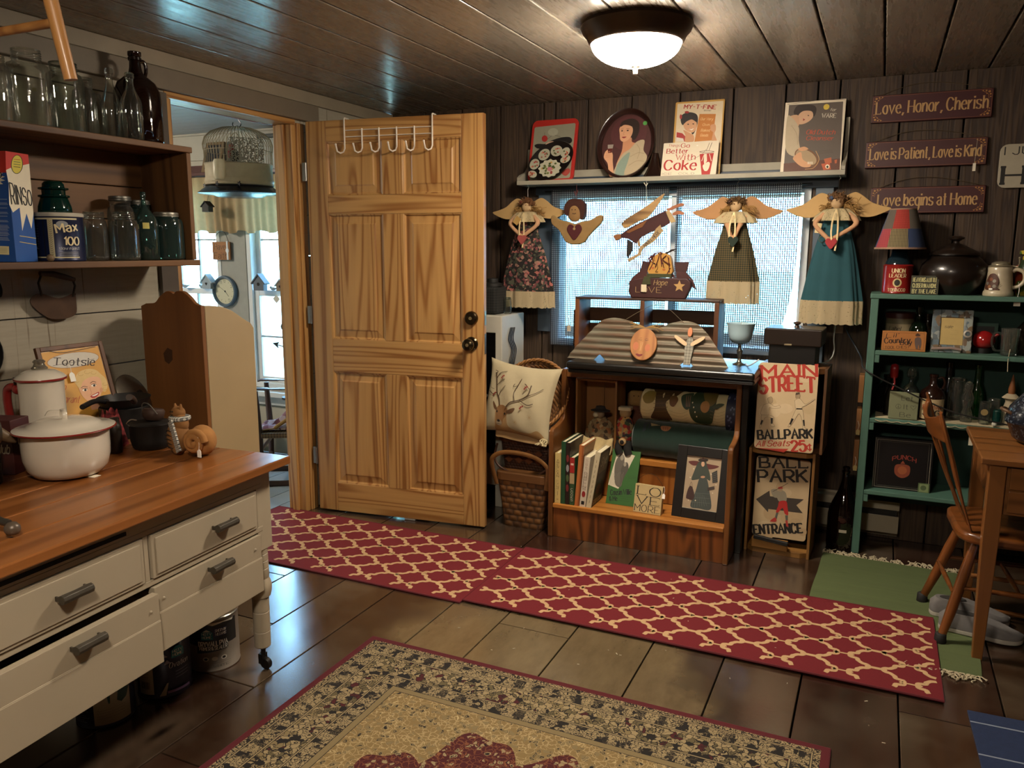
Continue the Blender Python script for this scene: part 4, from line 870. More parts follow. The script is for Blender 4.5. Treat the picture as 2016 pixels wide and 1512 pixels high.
a = cylart(.0822, -135, 15, .010, .178)
a.rect(50, 0, 100, 100, '#bdb8a8'); a.poly([(50, 0), (100, 0), (100, 42), (94, 60), (86, 66), (80, 60), (82, 40), (72, 40), (71, 62), (69, 62), (67, 42), (58, 44), (52, 36)], '#1f3d2c'); [a.line([(12, 40+4*k), (44-(k*7 % 11), 40+4*k)], 1.1, '#8b90a8') for k in range(14)]; [a.line([(54, 72+5*k), (90, 70+5*k)], .6, '#7d786a') for k in range(4)]
a.build('label', o)
# ---------------------------------------------------------------- back wall: shelf, window dressing, hanging dolls
ww = M('#9a9483', .65, var=.2, scale=9, bump=.08)
sh = thing('picture_shelf', 'long whitewashed plank shelf over the back window', 'shelf', (-1.815, BY-.001, 1.735))
m = MB(); m.box(0, 1.63, -.170, 0, 0, .022); mk('shelf_board', m, ww, sh, bevel=.002)
m = MB(); m.box(.03, 1.60, -.018, 0, .0225, .082); mk('back_rail', m, ww, sh, bevel=.002)
m = MB(); m.prism([(-.168, .0225), (0, .0225), (0, .20), (-.022, .20), (-.03, .11), (-.07, .075), (-.14, .055), (-.168, .04)], 0, .018, 'x'); mk('end_bracket', m, ww, sh, bevel=.002)
m = MB(); m.prism([(-.168, .0225), (0, .0225), (0, .27), (-.03, .27), (-.035, .12), (-.07, .075), (-.14, .055), (-.168, .04)], 1.612, 1.63, 'x'); mk('end_bracket', m, ww, sh, bevel=.002)
SH = 1.7574
def panel(name, label, cat_, x0, x1, z0, z1, y0, y1, quad, c='#e6dcc6', t=.004, r=.0, group=None, frame=None):
    "sheet standing on z0 at depth y0, its top leaning back to y1"
    W, H = x1-x0, z1-z0; L = math.hypot(H, y1-y0)
    o = thing(name, label, cat_, (x0, y0, z0), 0, group, tilt=-math.degrees(math.atan2(y1-y0, H)))
    m = MB(); m.prism(rrect(W, L, r) if r else rect(0, W, 0, L), 0, t)
    p = mk('panel', m, M(c, .5, var=.05), o, bevel=.0008); a = Art(W, L, quad); return o, a
SK, SK2, HR = '#d8a27c', '#e3b48e', '#2c1c14'
# red tray
o, a = panel('serving_tray', 'red-rimmed rectangular tray with black hat picture, left end of shelf', 'tray', -1.785, -1.52, SH, 2.085, 4.05, 4.125, ((345, 375), (835, 375), (770, 1105), (265, 1105)), '#b0281f', .012, .03, 'trays on the picture shelf')
a.poly([(360, 465), (372, 450), (790, 432), (800, 445), (738, 1060), (728, 1075), (300, 1090), (295, 1070)], '#8f8c78')
a.poly([(355, 670), (390, 650), (480, 655), (540, 620), (640, 590), (730, 590), (762, 625), (740, 665), (640, 685), (580, 690), (480, 710), (390, 705)], '#16100e', True); a.poly([(480, 655), (560, 630), (600, 690), (560, 740), (500, 740)], '#c9a088', True); a.ell(510, 675, 8, 10, '#241813'); a.ell(548, 672, 8, 10, '#241813')
a.ell(468, 592, 32, 38, '#a82b26'); a.line([(465, 560), (470, 520)], 1.2, '#2c3a20'); a.line([(500, 600), (560, 560), (640, 580)], 1.6, '#3a3a30', True); a.ell(560, 520, 55, 45, '#a3a08c')
a.poly([(640, 1000), (720, 960), (740, 1000), (690, 1050)], '#a8443a', True)
a.build('print', o)
# oval flowered plate
pt = thing('flower_plate', 'small black oval plate with painted flower panels, before the red tray', 'plate', (-1.637, 4.005, SH+.0), 0, tilt=-14)
m = MB(); m.lathe([(0, -.002), (.07, -.002), (.1, -.012), (.128, -.016), (.13, -.012), (.1, -.004), (.06, .006), (0, .006)], 48, (0, 0, .094), ax='y', sx=1.02); 
m.v = [(x*math.cos(R(28))-(z-.094)*math.sin(R(28))*.72, y, .094+x*math.sin(R(28))+(z-.094)*.72*math.cos(R(28))) for x, y, z in m.v]; zz = min(q[2] for q in m.v); m.v = [(x, y, z-zz) for x, y, z in m.v]
q = mk('plate_body', m, M('#15100e', .3, coat=.5), pt, smooth=50)
a = Art(.25, .20, ((235, 690), (760, 690), (760, 1110), (235, 1110)))
for cx, cy, rx, ry, ro in ((325, 920, 62, 58, -60), (430, 815, 72, 62, -35), (575, 780, 70, 62, 5), (680, 800, 48, 60, 45), (690, 880, 40, 60, 70), (315, 1035, 55, 40, 20)):
    a.ell(cx, cy, rx, ry, '#a5a38e', rot=ro); rn = random.Random(cx)
    for k in range(9): a.ell(cx+rn.uniform(-.55, .55)*rx, cy+rn.uniform(-.55, .55)*ry, 11, 9, rn.choice(('#a33c33', '#8d4a35', '#4a5a34', '#c07a5a')), 8)
fl = [(515+(120 if k % 2 else 138)*math.cos(2*PI*k/24)*1.0, 975+(92 if k % 2 else 105)*math.sin(2*PI*k/24)) for k in range(24)]
a.poly(fl, '#b3b09a', True); rn = random.Random(9)
for k in range(34): t, r_ = rn.uniform(0, 2*PI), rn.uniform(0, .8); a.ell(515+118*r_*math.cos(t), 975+88*r_*math.sin(t), 15, 12, rn.choice(('#4f5a2c', '#66702f', '#8c3a36', '#b08a4a', '#3a4a24')), 8)
a.ell(520, 985, 30, 24, '#b5707a')
a.build('print', pt, (-.13, -.0175, -.006))
# oval tray with a woman
ov = thing('oval_tray', 'tall oval brown tray painted with a lady holding up a glass', 'tray', (-1.2485, 4.055, SH), 0, 'trays on the picture shelf', tilt=-13)
L = .365; m = MB(); m.lathe([(0, .004), (.82, .004), (.9, .003), (.97, -.013), (1.0, -.015), (1.0, -.011), (.95, .008), (0, .009)], 56, (0, 0, 0), ax='y'); m.v = [(x*.153, y, L/2+z*L/2) for x, y, z in m.v]; mk('tray_body', m, M('#2a1511', .3, coat=.4), ov, smooth=40)
a = Art(.306, L, ((962, 282), (1604, 282), (1600, 1078), (965, 1078)))
a.ell(1298, 700, 285, 365, '#4a2522', 48); a.ell(1300, 560, 200, 200, '#54292a', 32)
a.poly([(1195, 560), (1200, 440), (1260, 400), (1340, 395), (1405, 450), (1410, 560), (1370, 640), (1330, 600), (1300, 480)], HR, True)
a.poly([(1250, 620), (1330, 610), (1345, 660), (1400, 690), (1330, 760), (1260, 860), (1190, 920), (1240, 760)], '#c98d68', True)
a.poly([(1190, 500), (1225, 450), (1300, 450), (1340, 510), (1335, 580), (1300, 635), (1250, 655), (1212, 630), (1200, 570)], SK, True)
a.poly([(1200, 480), (1235, 420), (1310, 420), (1360, 500), (1300, 470), (1240, 460)], HR, True)
a.ell(1222, 527, 11, 7, '#2a1a14'); a.ell(1285, 527, 12, 7, '#2a1a14'); a.line([(1205, 508), (1235, 505)], 1.4, '#3a241a'); a.line([(1268, 505), (1305, 508)], 1.4, '#3a241a'); a.line([(1248, 530), (1242, 570), (1256, 575)], 1, '#a86a4c', True); a.poly([(1225, 600), (1250, 596), (1278, 600), (1250, 614)], '#8f2b26', True)
a.poly([(1165, 1060), (1190, 930), (1250, 800), (1330, 740), (1400, 660), (1480, 650), (1480, 760), (1525, 840), (1490, 950), (1400, 1040), (1300, 1068)], '#b7a688', True)
a.poly([(1190, 1050), (1200, 930), (1260, 830), (1330, 780), (1320, 880), (1290, 1000), (1290, 1065), (1230, 1068)], '#87998a', True)
for p in ([(1340, 830), (1420, 790), (1490, 800)], [(1330, 930), (1420, 880), (1500, 890)], [(1400, 690), (1440, 760), (1420, 860)]): a.line(p, 1.6, '#8d7c60', True)
a.poly([(1120, 1030), (1095, 900), (1045, 830), (1055, 760), (1100, 735), (1140, 790), (1150, 880), (1170, 1000), (1160, 1050)], SK, True)
a.poly([(1075, 680), (1140, 680), (1128, 775), (1085, 775)], '#9a8f84'); a.poly([(1078, 725), (1134, 725), (1127, 775), (1086, 775)], '#5a1712'); [a.line([(1062, 765+20*k), (1110, 760+20*k)], 2.5, '#c98f6a') for k in range(4)]
a.ell(1472, 455, 24, 24, '#4f9a48')
a.build('print', ov, (-.153, .0036, 0))
cn = MB(); cn.lathe([(0, 0), (.058, 0), (.060, .006), (.045, .03), (.03, .06), (.02, .10), (.016, .12), (0, .122)], 32)
tag(mk('brown_bell_jar', cn, M('#20120e', .2, coat=.6), loc=(-1.085, 4.068, SH), smooth=40), 'dark brown glazed bell-shaped jar between oval tray and cola sign', 'jar')
# baking sign behind the cola sign
o, a = panel('baking_sign', 'tall yellow-edged sign with girl holding a menu, behind cola sign', 'sign', -1.005, -.762, SH, 2.128, 4.075, 4.13, ((220, 180), (703, 138), (660, 885), (185, 905)), '#c89a4a', .006, .006)
a.poly([(237, 195), (688, 158), (647, 880), (205, 900)], '#d9c7a8'); a.text('MY-T-FINE', 300, 240, 612, 38, '#a82a26', .24, slant=.1); a.text('BRAND', 497, 262, 565, 14, '#5a4a40', .16)
a.poly([(455, 290), (615, 288), (585, 545), (410, 560)], '#c07832'); [a.text(t_, x0, y_, x1, 24, '#e5c68a', .12, slant=.2) for t_, x0, y_, x1 in (('Our Very', 465, 350, 585), ('Own', 485, 405, 550), ('Baked', 470, 460, 555), ('Goods', 465, 508, 540))]
a.poly([(270, 350), (285, 300), (350, 275), (420, 290), (440, 340), (425, 430), (390, 490), (360, 420), (330, 380), (290, 400)], '#2a2522', True); a.ell(330, 275, 22, 12, '#a82a26'); a.ell(272, 320, 12, 24, '#a8352e')
a.poly([(300, 400), (320, 355), (380, 330), (425, 365), (425, 430), (395, 470), (350, 465), (315, 440)], '#cf9d76', True); a.poly([(300, 390), (330, 320), (400, 320), (428, 370), (380, 345), (330, 365)], '#2a2522', True)
a.ell(345, 392, 9, 5, '#2a1a14'); a.ell(395, 388, 9, 5, '#2a1a14'); a.poly([(350, 430), (375, 438), (402, 425), (380, 450)], '#e9dfd0', True); a.line([(350, 430), (375, 438), (402, 425)], 1, '#96322a', True)
a.poly([(232, 560), (235, 470), (290, 480), (330, 520), (320, 560)], '#a82e2a'); a.poly([(232, 560), (235, 520), (300, 530), (310, 560)], '#d9cfc0'); a.poly([(300, 450), (350, 470), (400, 500), (400, 558), (320, 560), (320, 500)], '#c9936a', True); a.poly([(565, 400), (610, 390), (618, 440), (605, 480), (628, 550), (580, 552), (590, 470), (570, 450)], '#c9936a', True)
a.build('print', o)
o, a = panel('cola_sign', 'white cola sign with red lettering and paper cup, on shelf edge', 'sign', -1.043, -.769, SH, 1.924, 4.02, 4.066, ((103, 573), (640, 550), (615, 895), (103, 912)), '#ddd0b8', .004, .004)
rd = '#b02a26'
a.text('Things', 150, 612, 258, 26, rd, .13, slant=.1); a.text('Go', 275, 620, 355, 40, rd, .2, .07, .8); a.text('Better', 140, 680, 345, 46, rd, .2, .07, .8); a.text('With', 232, 745, 415, 52, rd, .16, .07, .8); a.text('Coke', 132, 845, 425, 92, rd, .2, .07, .8)
a.text('ICE', 118, 893, 205, 16, '#2a1c16', .16, serif=.5); a.text('COLD', 270, 890, 415, 16, '#2a1c16', .16, serif=.5)
a.poly([(458, 690), (592, 680), (560, 893), (485, 897)], rd); a.poly([(500, 690), (525, 688), (530, 760), (505, 800), (500, 760)], '#ddd0b8'); a.poly([(495, 800), (540, 770), (558, 790), (540, 850), (512, 858), (495, 830)], '#ddd0b8', True); a.line([(480, 760), (500, 700)], 3, '#ddd0b8'); a.line([(550, 690), (570, 760)], 3, '#ddd0b8')
a.ell(525, 668, 72, 14, '#8f7d6a'); a.ell(525, 668, 58, 9, '#cdbfa8'); a.line([(520, 660), (548, 575)], 2.2, '#6f5a4a'); a.line([(545, 655), (572, 572)], 2.2, '#3a2c22'); a.line([(340, 760), (400, 742), (480, 690), (520, 640)], 1.2, '#4a3a30', True); a.ell(432, 602, 9, 6, '#efe7d8')
a.build('print', o)
o, a = panel('cleanser_sign', 'brown-grey sign of aproned woman scrubbing a wooden bowl, right on shelf', 'sign', -.474, -.208, SH, 2.085, 4.045, 4.105, ((1272, 200), (1862, 148), (1790, 845), (1232, 860)), '#dccfb6', .004)
a.poly([(1305, 222), (1830, 178), (1782, 835), (1262, 860)], '#5c5148'); a.poly([(1265, 775), (1790, 730), (1782, 835), (1262, 860)], '#5a3324')
a.poly([(1350, 300), (1380, 230), (1450, 215), (1540, 220), (1568, 260), (1545, 330), (1500, 300), (1440, 290), (1400, 340)], '#30241e', True)
a.poly([(1390, 330), (1440, 280), (1520, 280), (1535, 330), (1500, 375), (1440, 405), (1390, 400)], '#c9a080', True); a.poly([(1300, 340), (1390, 320), (1400, 420), (1350, 420), (1290, 400)], '#c29a78', True); a.ell(1490, 322, 9, 4, '#2a1a14', rot=20); a.poly([(1440, 350), (1460, 362), (1440, 376)], '#8f3a2e')
a.poly([(1290, 345), (1340, 350), (1400, 440), (1400, 560), (1420, 690), (1370, 715), (1280, 640)], '#b5a488', True); a.line([(1330, 420), (1380, 500), (1390, 600)], 1.5, '#8f7f66', True)
a.ell(1475, 722, 120, 78, '#6d4a2c', rot=28); a.ell(1470, 718, 104, 62, '#a38a68', rot=28); a.line([(1560, 660), (1590, 740), (1540, 815), (1460, 828)], 2.5, '#b8884f', True)
a.poly([(1350, 720), (1420, 670), (1440, 740), (1510, 780), (1500, 808), (1430, 805), (1370, 760)], '#c9956c', True); a.poly([(1395, 640), (1450, 620), (1490, 640), (1460, 655), (1420, 660)], '#c9956c', True); [a.ell(1490+17*(k % 3), 765+12*(k//3), 7, 5, '#d9cdb4') for k in range(6)]
a.poly([(1635, 735), (1705, 720), (1708, 770), (1650, 785)], '#b05a34'); a.poly([(1610, 780), (1690, 770), (1700, 830), (1630, 838)], '#b5532f'); a.ell(1668, 805, 20, 20, '#e0cfb0'); a.ell(1668, 808, 10, 12, '#241a14'); a.poly([(1735, 745), (1760, 740), (1755, 775), (1738, 778)], '#b05a34')
a.text('for', 1700, 275, 1755, 26, '#cfc6b2', .14, slant=.2); a.text('WARE', 1618, 340, 1755, 38, '#cfc6b2', .16, .07, .6); a.line([(1620, 300), (1760, 290)], 1, '#8f8474')
a.text('Old Dutch', 1470, 502, 1740, 40, '#b04a30', .2, .08, slant=.15); a.text('Cleanser', 1470, 558, 1725, 36, '#b04a30', .2, .08, slant=.15)
[a.line([(1590, 660+12*k), (1720, 652+12*k)], .8, '#3f372f') for k in range(3)]; a.line([(1290, 218), (1560, 175), (1680, 165), (1850, 160)], 1.6, '#3a3026', True)
a.build('print', o)
m = MB(); m.lathe([(0, -.0025), (.013, -.0025), (.013, 0)], 18, (.183, -.001, .30), ax='y'); q = mk('price_dot', m, M('#d3b64a', .7), o)
# ---------------------------------------------------------------- sheer checked curtain
tcv = NT('sheer_check'); v = tcv.coord(); sp = tcv.n('ShaderNodeSeparateXYZ'); tcv.l(v, sp.inputs[0])
def ln(ax, pitch, wd): return tcv.math('LESS_THAN', tcv.math('FRACT', tcv.math('ADD', tcv.math('DIVIDE', sp.outputs[ax], pitch), 500.0)), wd)
g = tcv.math('MAXIMUM', ln(0, .0104, .36), ln(2, .0112, .25))
tr = tcv.n('ShaderNodeBsdfTransparent'); tr.inputs[0].default_value = (.46, .46, .46, 1); tl = tcv.n('ShaderNodeBsdfTranslucent'); tl.inputs[0].default_value = (.16, .16, .16, 1)
df = tcv.n('ShaderNodeBsdfDiffuse'); df.inputs[0].default_value = (.5, .5, .5, 1); m1 = tcv.n('ShaderNodeMixShader'); m1.inputs[0].default_value = .6; tcv.l(tl.outputs[0], m1.inputs[2]); tcv.l(df.outputs[0], m1.inputs[1])
m2 = tcv.n('ShaderNodeMixShader'); m2.inputs[0].default_value = .45; tcv.l(tr.outputs[0], m2.inputs[1]); tcv.l(m1.outputs[0], m2.inputs[2])
dk2 = tcv.n('ShaderNodeBsdfDiffuse'); dk2.inputs[0].default_value = (.022, .022, .028, 1); m3 = tcv.n('ShaderNodeMixShader'); tcv.l(g, m3.inputs[0]); tcv.l(m2.outputs[0], m3.inputs[1]); tcv.l(dk2.outputs[0], m3.inputs[2]); tcv.l(m3.outputs[0], tcv.out.inputs[0])
def curtain(label, x0, x1, z1, zb, ph, pull=0):
    m = MB(); W = x1-x0
    def fn(u, v):
        z = z1-v*(z1-zb(u)); s = pull*v**4; x = x0+u*W-s*u*W*.24
        return (x, 4.088+.006*math.sin(u*17+ph)*(.4+v)+.004*math.sin(u*41+ph), z)
    m.grid(fn, 60, 30); return tag(mk('checked_curtain', m, tcv.m, smooth=60), label, 'curtain', 'sheer checked window curtains')
curtain('left sheer black and white checked curtain panel on back window', -1.655, -1.012, 1.712, lambda u: .872+.0*u, 0)
curtain('right sheer black and white checked curtain panel, gathered lower edge', -.975, -.375, 1.712, lambda u: .93-.03*u, 1.3, .75)
m = MB(); m.tube([(-1.70, 4.10, 1.708), (-.33, 4.10, 1.708)], .005, 10); tag(mk('curtain_rod', m, M('#1c2026', .4, .5)), 'thin dark curtain rod under the shelf', 'curtain rod')
# ---------------------------------------------------------------- angel dolls
wing_r = [(.008, .010), (.045, .034), (.094, .054), (.136, .034), (.187, -.006), (.244, -.028), (.298, -.045), (.25, -.074), (.187, -.094), (.114, -.088), (.05, -.06)]
def curls(m, c, r, n, rn, ln=.03, th=.0016):
    for k in range(n):
        a, b = rn.uniform(0, 2*PI), rn.uniform(-.35, 1); q = math.sqrt(max(0, 1-b*b)); p = Vector((c[0]+r[0]*q*math.cos(a), c[1]+r[1]*q*math.sin(a), c[2]+r[2]*b)); pts = [p]
        for j in range(5): p = p+Vector((rn.gauss(0, 1), rn.gauss(0, 1), rn.gauss(0, 1))).normalized()*ln/5; pts.append(p)
        m.tube(pts, th, 4)
def angel(label, x, zt, wingc, dress, hem_z, lace_z, hw, hairc, side, arm, heart, top=1.735, s=1.0, wsc=1.0, seed=1, y=3.985, bow='#7d2a2c'):
    o = thing('angel_doll', label, 'angel doll', (x, y, zt), group='dolls hung from the picture shelf')
    # origin: centre of the head; front is -y
    m = MB(); wl = [(-a*wsc, b*wsc+.006) for a, b in cat(wing_r, 4, True)]; wr = [(a*wsc, b*wsc+.006) for a, b in cat(wing_r, 4, True)]
    for nm, w_ in (('wing', wl), ('wing', wr)): m = MB(); m.prism(w_, .030, .037); mk(nm, m, M(wingc, .7, var=.18, scale=9), o, bevel=.002)
    m = MB(); m.ball((0, 0, 0), (.028, .027, .030), 18, 12); mk('head', m, M('#b99a72', .85, var=.1, bump=.15, scale=60), o, smooth=70)
    rn = random.Random(seed); m = MB(); m.ball((.0, .008, .018), (.036, .030, .022), 16, 8); curls(m, (0, .006, .016), (.040, .034, .026), 130, rn); mk('hair', m, M(hairc, .9, var=.3, scale=60), o)
    m = MB()
    for sg in (-1, 1):
        for k in range(34):
            p = Vector((sg*.03, .0, -.005)); pts = [p]; d0 = Vector((sg*rn.uniform(.3, 1), rn.uniform(-.3, .2), rn.uniform(-1.0, -.2)))
            for j in range(6): p = p+(d0.normalized()+Vector((rn.gauss(0, .5), rn.gauss(0, .4), rn.gauss(0, .5)))).normalized()*.0125*(1.2 if sg == side else .8); pts.append(p)
            m.tube(pts, .0015, 4)
    mk('side_hair', m, M('#94703c', .9, var=.3, scale=60), o)
    dz = -.032; L = zt-hem_z; fold = lambda t, k: .07*k*math.sin(7*t+.6)+.05*k*math.sin(13*t)
    pr = [(.018, dz), (.045, dz-.012), (.052, dz-.05), (.07, dz-.12)]+[(.07+(hw-.07)*(k/6)**.8, dz-.12-(L+dz-.12)*(k/6)) for k in range(1, 7)]
    pr[-1] = (hw, -L); m = MB(); m.lathe(pr, 72, sy=.34, fold=fold, caps=False); mk('dress', m, dress, o, smooth=60)
    fold2 = lambda t, k: .07*math.sin(7*t+.6)+.05*math.sin(13*t)+.012*math.sin(40*t)*k
    m = MB(); m.lathe([(hw*1.003, -L+.002), (hw*1.01, -L-.012), (hw*1.02, lace_z-zt+.02), (hw*1.03, lace_z-zt)], 144, sy=.34, fold=fold2, caps=False)
    m.v = [(px, py, pz-(.006*abs(math.sin(math.atan2(py/.34, px)*13)) if pz < lace_z-zt+.004 else 0)) for px, py, pz in m.v]; mk('lace_hem', m, lace('#c9b48e', 130, .24), o, smooth=60)
    m = MB(); m.lathe([(.02, dz+.006), (.055, dz+.002), (.085, dz-.026), (.092, dz-.05)], 96, sy=.62, fold=lambda t, k: .16*k*math.sin(11*t), caps=False); mk('lace_collar', m, lace('#cdb98f', 150, .2), o, smooth=60)
    m = MB(); A = [(Vector((sg*.052, -.018, dz-.02)), Vector((sg*arm[0], -.038, arm[1]*.5+dz*.5)), Vector((arm[2]+sg*.008, -.055, arm[1]))) for sg in (-1, 1)]
    for q in A: m = MB(); m.tube(cat([tuple(p) for p in q], 6), [.0125]*7+[.010]*6, 10); m.ball(tuple(q[2]), .0125, 10, 8); mk('arm', m, M('#b98d68', .85), o, smooth=60)
    hx, hz = arm[2]+.006, arm[1]-.012; m = MB(); hp = cat([(0, -.026), (-.012, -.014), (-.02, 0), (-.014, .012), (-.004, .01), (0, .004), (.004, .01), (.014, .012), (.02, 0), (.012, -.014)], 4, True); m.prism([(hx+a_*1.25, hz+b_*1.25) for a_, b_ in hp], -.078, -.064); mk('heart', m, M(heart, .85, bump=.1), o, bevel=.005, smooth=50, seg=3)
    rb_ = M('#d9c08e', .6)
    for dx, l_ in ((-.012, .15), (.010, .185)): m = MB(); m.tube(cat([(0, -.042, dz-.002), (dx, -.062, dz-.05), (dx*1.2, -.066, dz-l_*.7), (dx*.6, -.072, dz-l_)], 4), .0042, 6, flat=(0, 1, 0)); mk('ribbon', m, rb_, o)
    m = MB(); m.ball((-.026, -.018, .020), (.010, .007, .010), 10, 6); mk('hair_bow', m, M(bow, .8), o, smooth=60)
    m = MB(); m.tube([(0, .012, .03), (0, .012, top-zt-.018)], .0009, 5); m.tube(cat([(0, .012, top-zt-.022), (.006, .012, top-zt-.014), (0, .012, top-zt-.004), (0, .012, top-zt)], 4), .0016, 6); mk('hanging_hook', m, M('#8f8a80', .3, .9), o)
    return o
floral = blotch(('#191412', '#191412', '#2a3026', '#3a3a2c', '#a05f55', '#191412', '#6d3a3c', '#4a4a3a', '#191412', '#8f6a5c'), 75)
o = angel('cloth angel doll in black flowered dress holding a pink heart', -1.757, 1.622, '#b08f5c', floral, 1.17, 1.088, .148, '#6a4426', 1, (.078, -.155, -.002), '#9c4a44', wsc=.74, seed=1)
m = MB(); m.T = Matrix.Translation((-.03, -.062, -.075)) @ Matrix.Rotation(R(38), 4, 'Y'); m.box(-.016, .016, -.0015, .0015, -.02, .02); mk('wooden_tag', m, M('#b08a4c', .7), o)
angel('cloth angel doll in dark green checked dress before the curtain', -.660, 1.606, '#a5784a', check('#17241a', '#5a4a2a', 95, 95), 1.245, 1.143, .116, '#5f4422', 1, (.03, -.15, -.0), '#1c2a20', wsc=.72, seed=2, bow='#3a1a14')
o = angel('cloth angel doll in plain teal dress, rightmost of those hung', -.208, 1.612, '#b7935c', M('#1f4a52', .9, var=.15, scale=14, bump=.08), 1.165, 1.062, .125, '#6a4a2a', 1, (.085, -.165, -.018), '#9c3034', wsc=.755, seed=3, bow='#3a4a66')
m = MB(); m.T = Matrix.Translation((-.072, -.045, -.115)) @ Matrix.Rotation(R(6), 4, 'Y'); m.box(-.013, .013, -.001, .001, -.022, .022); mk('price_tag', m, M('#cdb98a', .8), o)
m = MB(); m.lathe([(.013, 0), (.016, .003), (.013, .006)], 16, (-.052, -.052, -.165), ax='y', caps=False); mk('bracelet', m, M('#5a5a48', .5), o)
# small winged ornaments
cu = thing('winged_ornament', 'stuffed tan cherub head with wings and dark red heart, hanging', 'ornament', (-1.478, 3.985, 1.545), group='dolls hung from the picture shelf')
m = MB(); m.prism([(a_*.000575, -b_*.000575) for a_, b_ in cat([(-235, -30), (-215, -50), (-150, -10), (-60, 10), (0, 30), (60, 10), (150, -5), (225, -45), (262, -35), (250, 20), (190, 80), (130, 140), (90, 195), (0, 215), (-80, 195), (-120, 140), (-160, 80), (-225, 30)], 3, True)], -.012, .012); mk('wings_body', m, M('#8f7145', .9, var=.2, scale=25, bump=.15), cu, bevel=.009, smooth=60, seg=4)
m = MB(); m.ball((0, -.012, .045), (.042, .016, .052), 18, 12); mk('head', m, M('#8f6d42', .9, bump=.1), cu, smooth=70)
m = MB(); m.prism(cat([(-.030, .025), (-.052, .035), (-.056, .075), (-.03, .105), (.0, .112), (.035, .105), (.058, .075), (.054, .02), (.036, .005), (.03, .05), (.008, .075), (-.02, .066)], 4, True), -.026, .012); mk('hair', m, M('#3d1d12', .9, var=.2, bump=.2), cu, bevel=.005)
m = MB(); [m.ball(p, .0028, 8, 5) for p in ((-.01, -.028, .055), (.008, -.028, .055))]; m.tube([(-.008, -.028, .036), (.004, -.029, .034), (.012, -.028, .037)], .0016, 5); mk('face', m, M('#2a140d', .8), cu)
m = MB(); hp2 = [(a_*2.0, b_*2.0-.03) for a_, b_ in hp_] if 0 else None
m.prism([(a_*2.1, b_*2.1-.045) for a_, b_ in cat([(0, -.026), (-.012, -.014), (-.02, 0), (-.014, .012), (-.004, .01), (0, .004), (.004, .01), (.014, .012), (.02, 0), (.012, -.014)], 4, True)], -.018, -.012); q = mk('heart', m, M('#4a1a1c', .9), cu, bevel=.002)
m = MB(); m.ball((0, -.0195, -.042), (.007, .003, .007), 10, 6); mk('button', m, M('#a58a5c', .6), q)
m = MB(); m.tube([(.004, 0, .105), (.003, 0, .188)], .0012, 5); m.tube([(-.008, 0, .15), (.0, -.004, .128), (.01, 0, .155)], .004, 6); mk('hanging_loop', m, M('#5a2a26', .8), cu)
fa = thing('flying_angel', 'flat wooden flying angel in maroon gown trailing a lettered banner', 'ornament', (-1.10, 3.985, 1.52), group='dolls hung from the picture shelf')
def P6(pts): return [((x-500)*.000498, (400-y)*.000498) for x, y in pts]
m = MB(); m.prism(P6([(165, 500), (250, 490), (330, 430), (500, 350), (700, 262), (750, 385), (660, 430), (560, 470), (460, 520), (405, 588), (330, 540), (270, 530)]), -.006, .006); mk('gown', m, M('#3a1210', .7, var=.2), fa, bevel=.002)
m = MB(); m.prism(P6(cat([(265, 370), (330, 320), (500, 220), (680, 95), (660, 150), (600, 240), (520, 330), (420, 370), (300, 432), (262, 410)], 3, True)), -.014, -.0065); mk('wing', m, wood('#b5905a', '#6d4d28', 'x', 9, 50, .6), fa, bevel=.002)
m = MB(); m.prism(P6([(300, 470), (420, 400), (520, 350), (470, 420), (330, 480)]), -.0095, -.0062); mk('sleeve_edge', m, M('#7a4a20', .7), fa)
m = MB(); m.prism(P6([(160, 510), (200, 490), (245, 490), (245, 535), (190, 558)]), -.007, .007); mk('hem', m, M('#8a5a34', .7), fa, bevel=.002)
for pts in ([(705, 250), (780, 215), (860, 190), (880, 215), (810, 235), (740, 265)], [(770, 290), (820, 265), (880, 280), (880, 305), (830, 300), (780, 310)]): m = MB(); m.prism(P6(cat(pts, 3, True)), -.005, .004); mk('hand', m, M('#9a5f40', .7), fa, bevel=.0015)
m = MB(); m.prism(P6([(700, 270), (735, 255), (805, 370), (755, 385)]), -.0055, .0055); mk('collar', m, M('#b09468', .7), fa, bevel=.001)
m = MB(); m.prism(P6([(315, 545), (370, 575), (370, 650), (320, 740), (312, 700)]), -.004, .004); mk('boot', m, M('#1f1512', .6), fa, bevel=.001)
m = MB(); m.prism(P6([(405, 510), (435, 510), (450, 620), (425, 610)]), -.005, .003); mk('foot', m, M('#9f805a', .7), fa, bevel=.001)
m = MB(); m.prism(P6([(655, 400), (668, 440), (690, 455), (600, 560), (480, 640), (460, 700), (345, 770), (318, 745), (430, 690), (450, 620), (560, 530), (610, 440)]), -.012, -.007); q = mk('banner', m, M('#a58a60', .7), fa, bevel=.001)
a = Art(.001*500*.498*2, .001*500*.498*2, ((0, 0), (1000, 0), (1000, 1000), (0, 1000))); a.text('ANGEL HERE', 500, 624, 712, 34, '#3a2a1c', .16, rot=42); a.build('lettering', q, (-500*.000498, -.0122, -600*.000498))
m = MB(); m.tube(cat([(.0, 0, .05), (.0, 0, .12), (-.004, 0, .2), (-.004, 0, .215)], 3), .0011, 5); m.tube([(-.016, -.002, .208), (-.004, 0, .19), (.004, -.002, .205)], .0025, 5); mk('string', m, M('#c9c3b4', .7), fa)
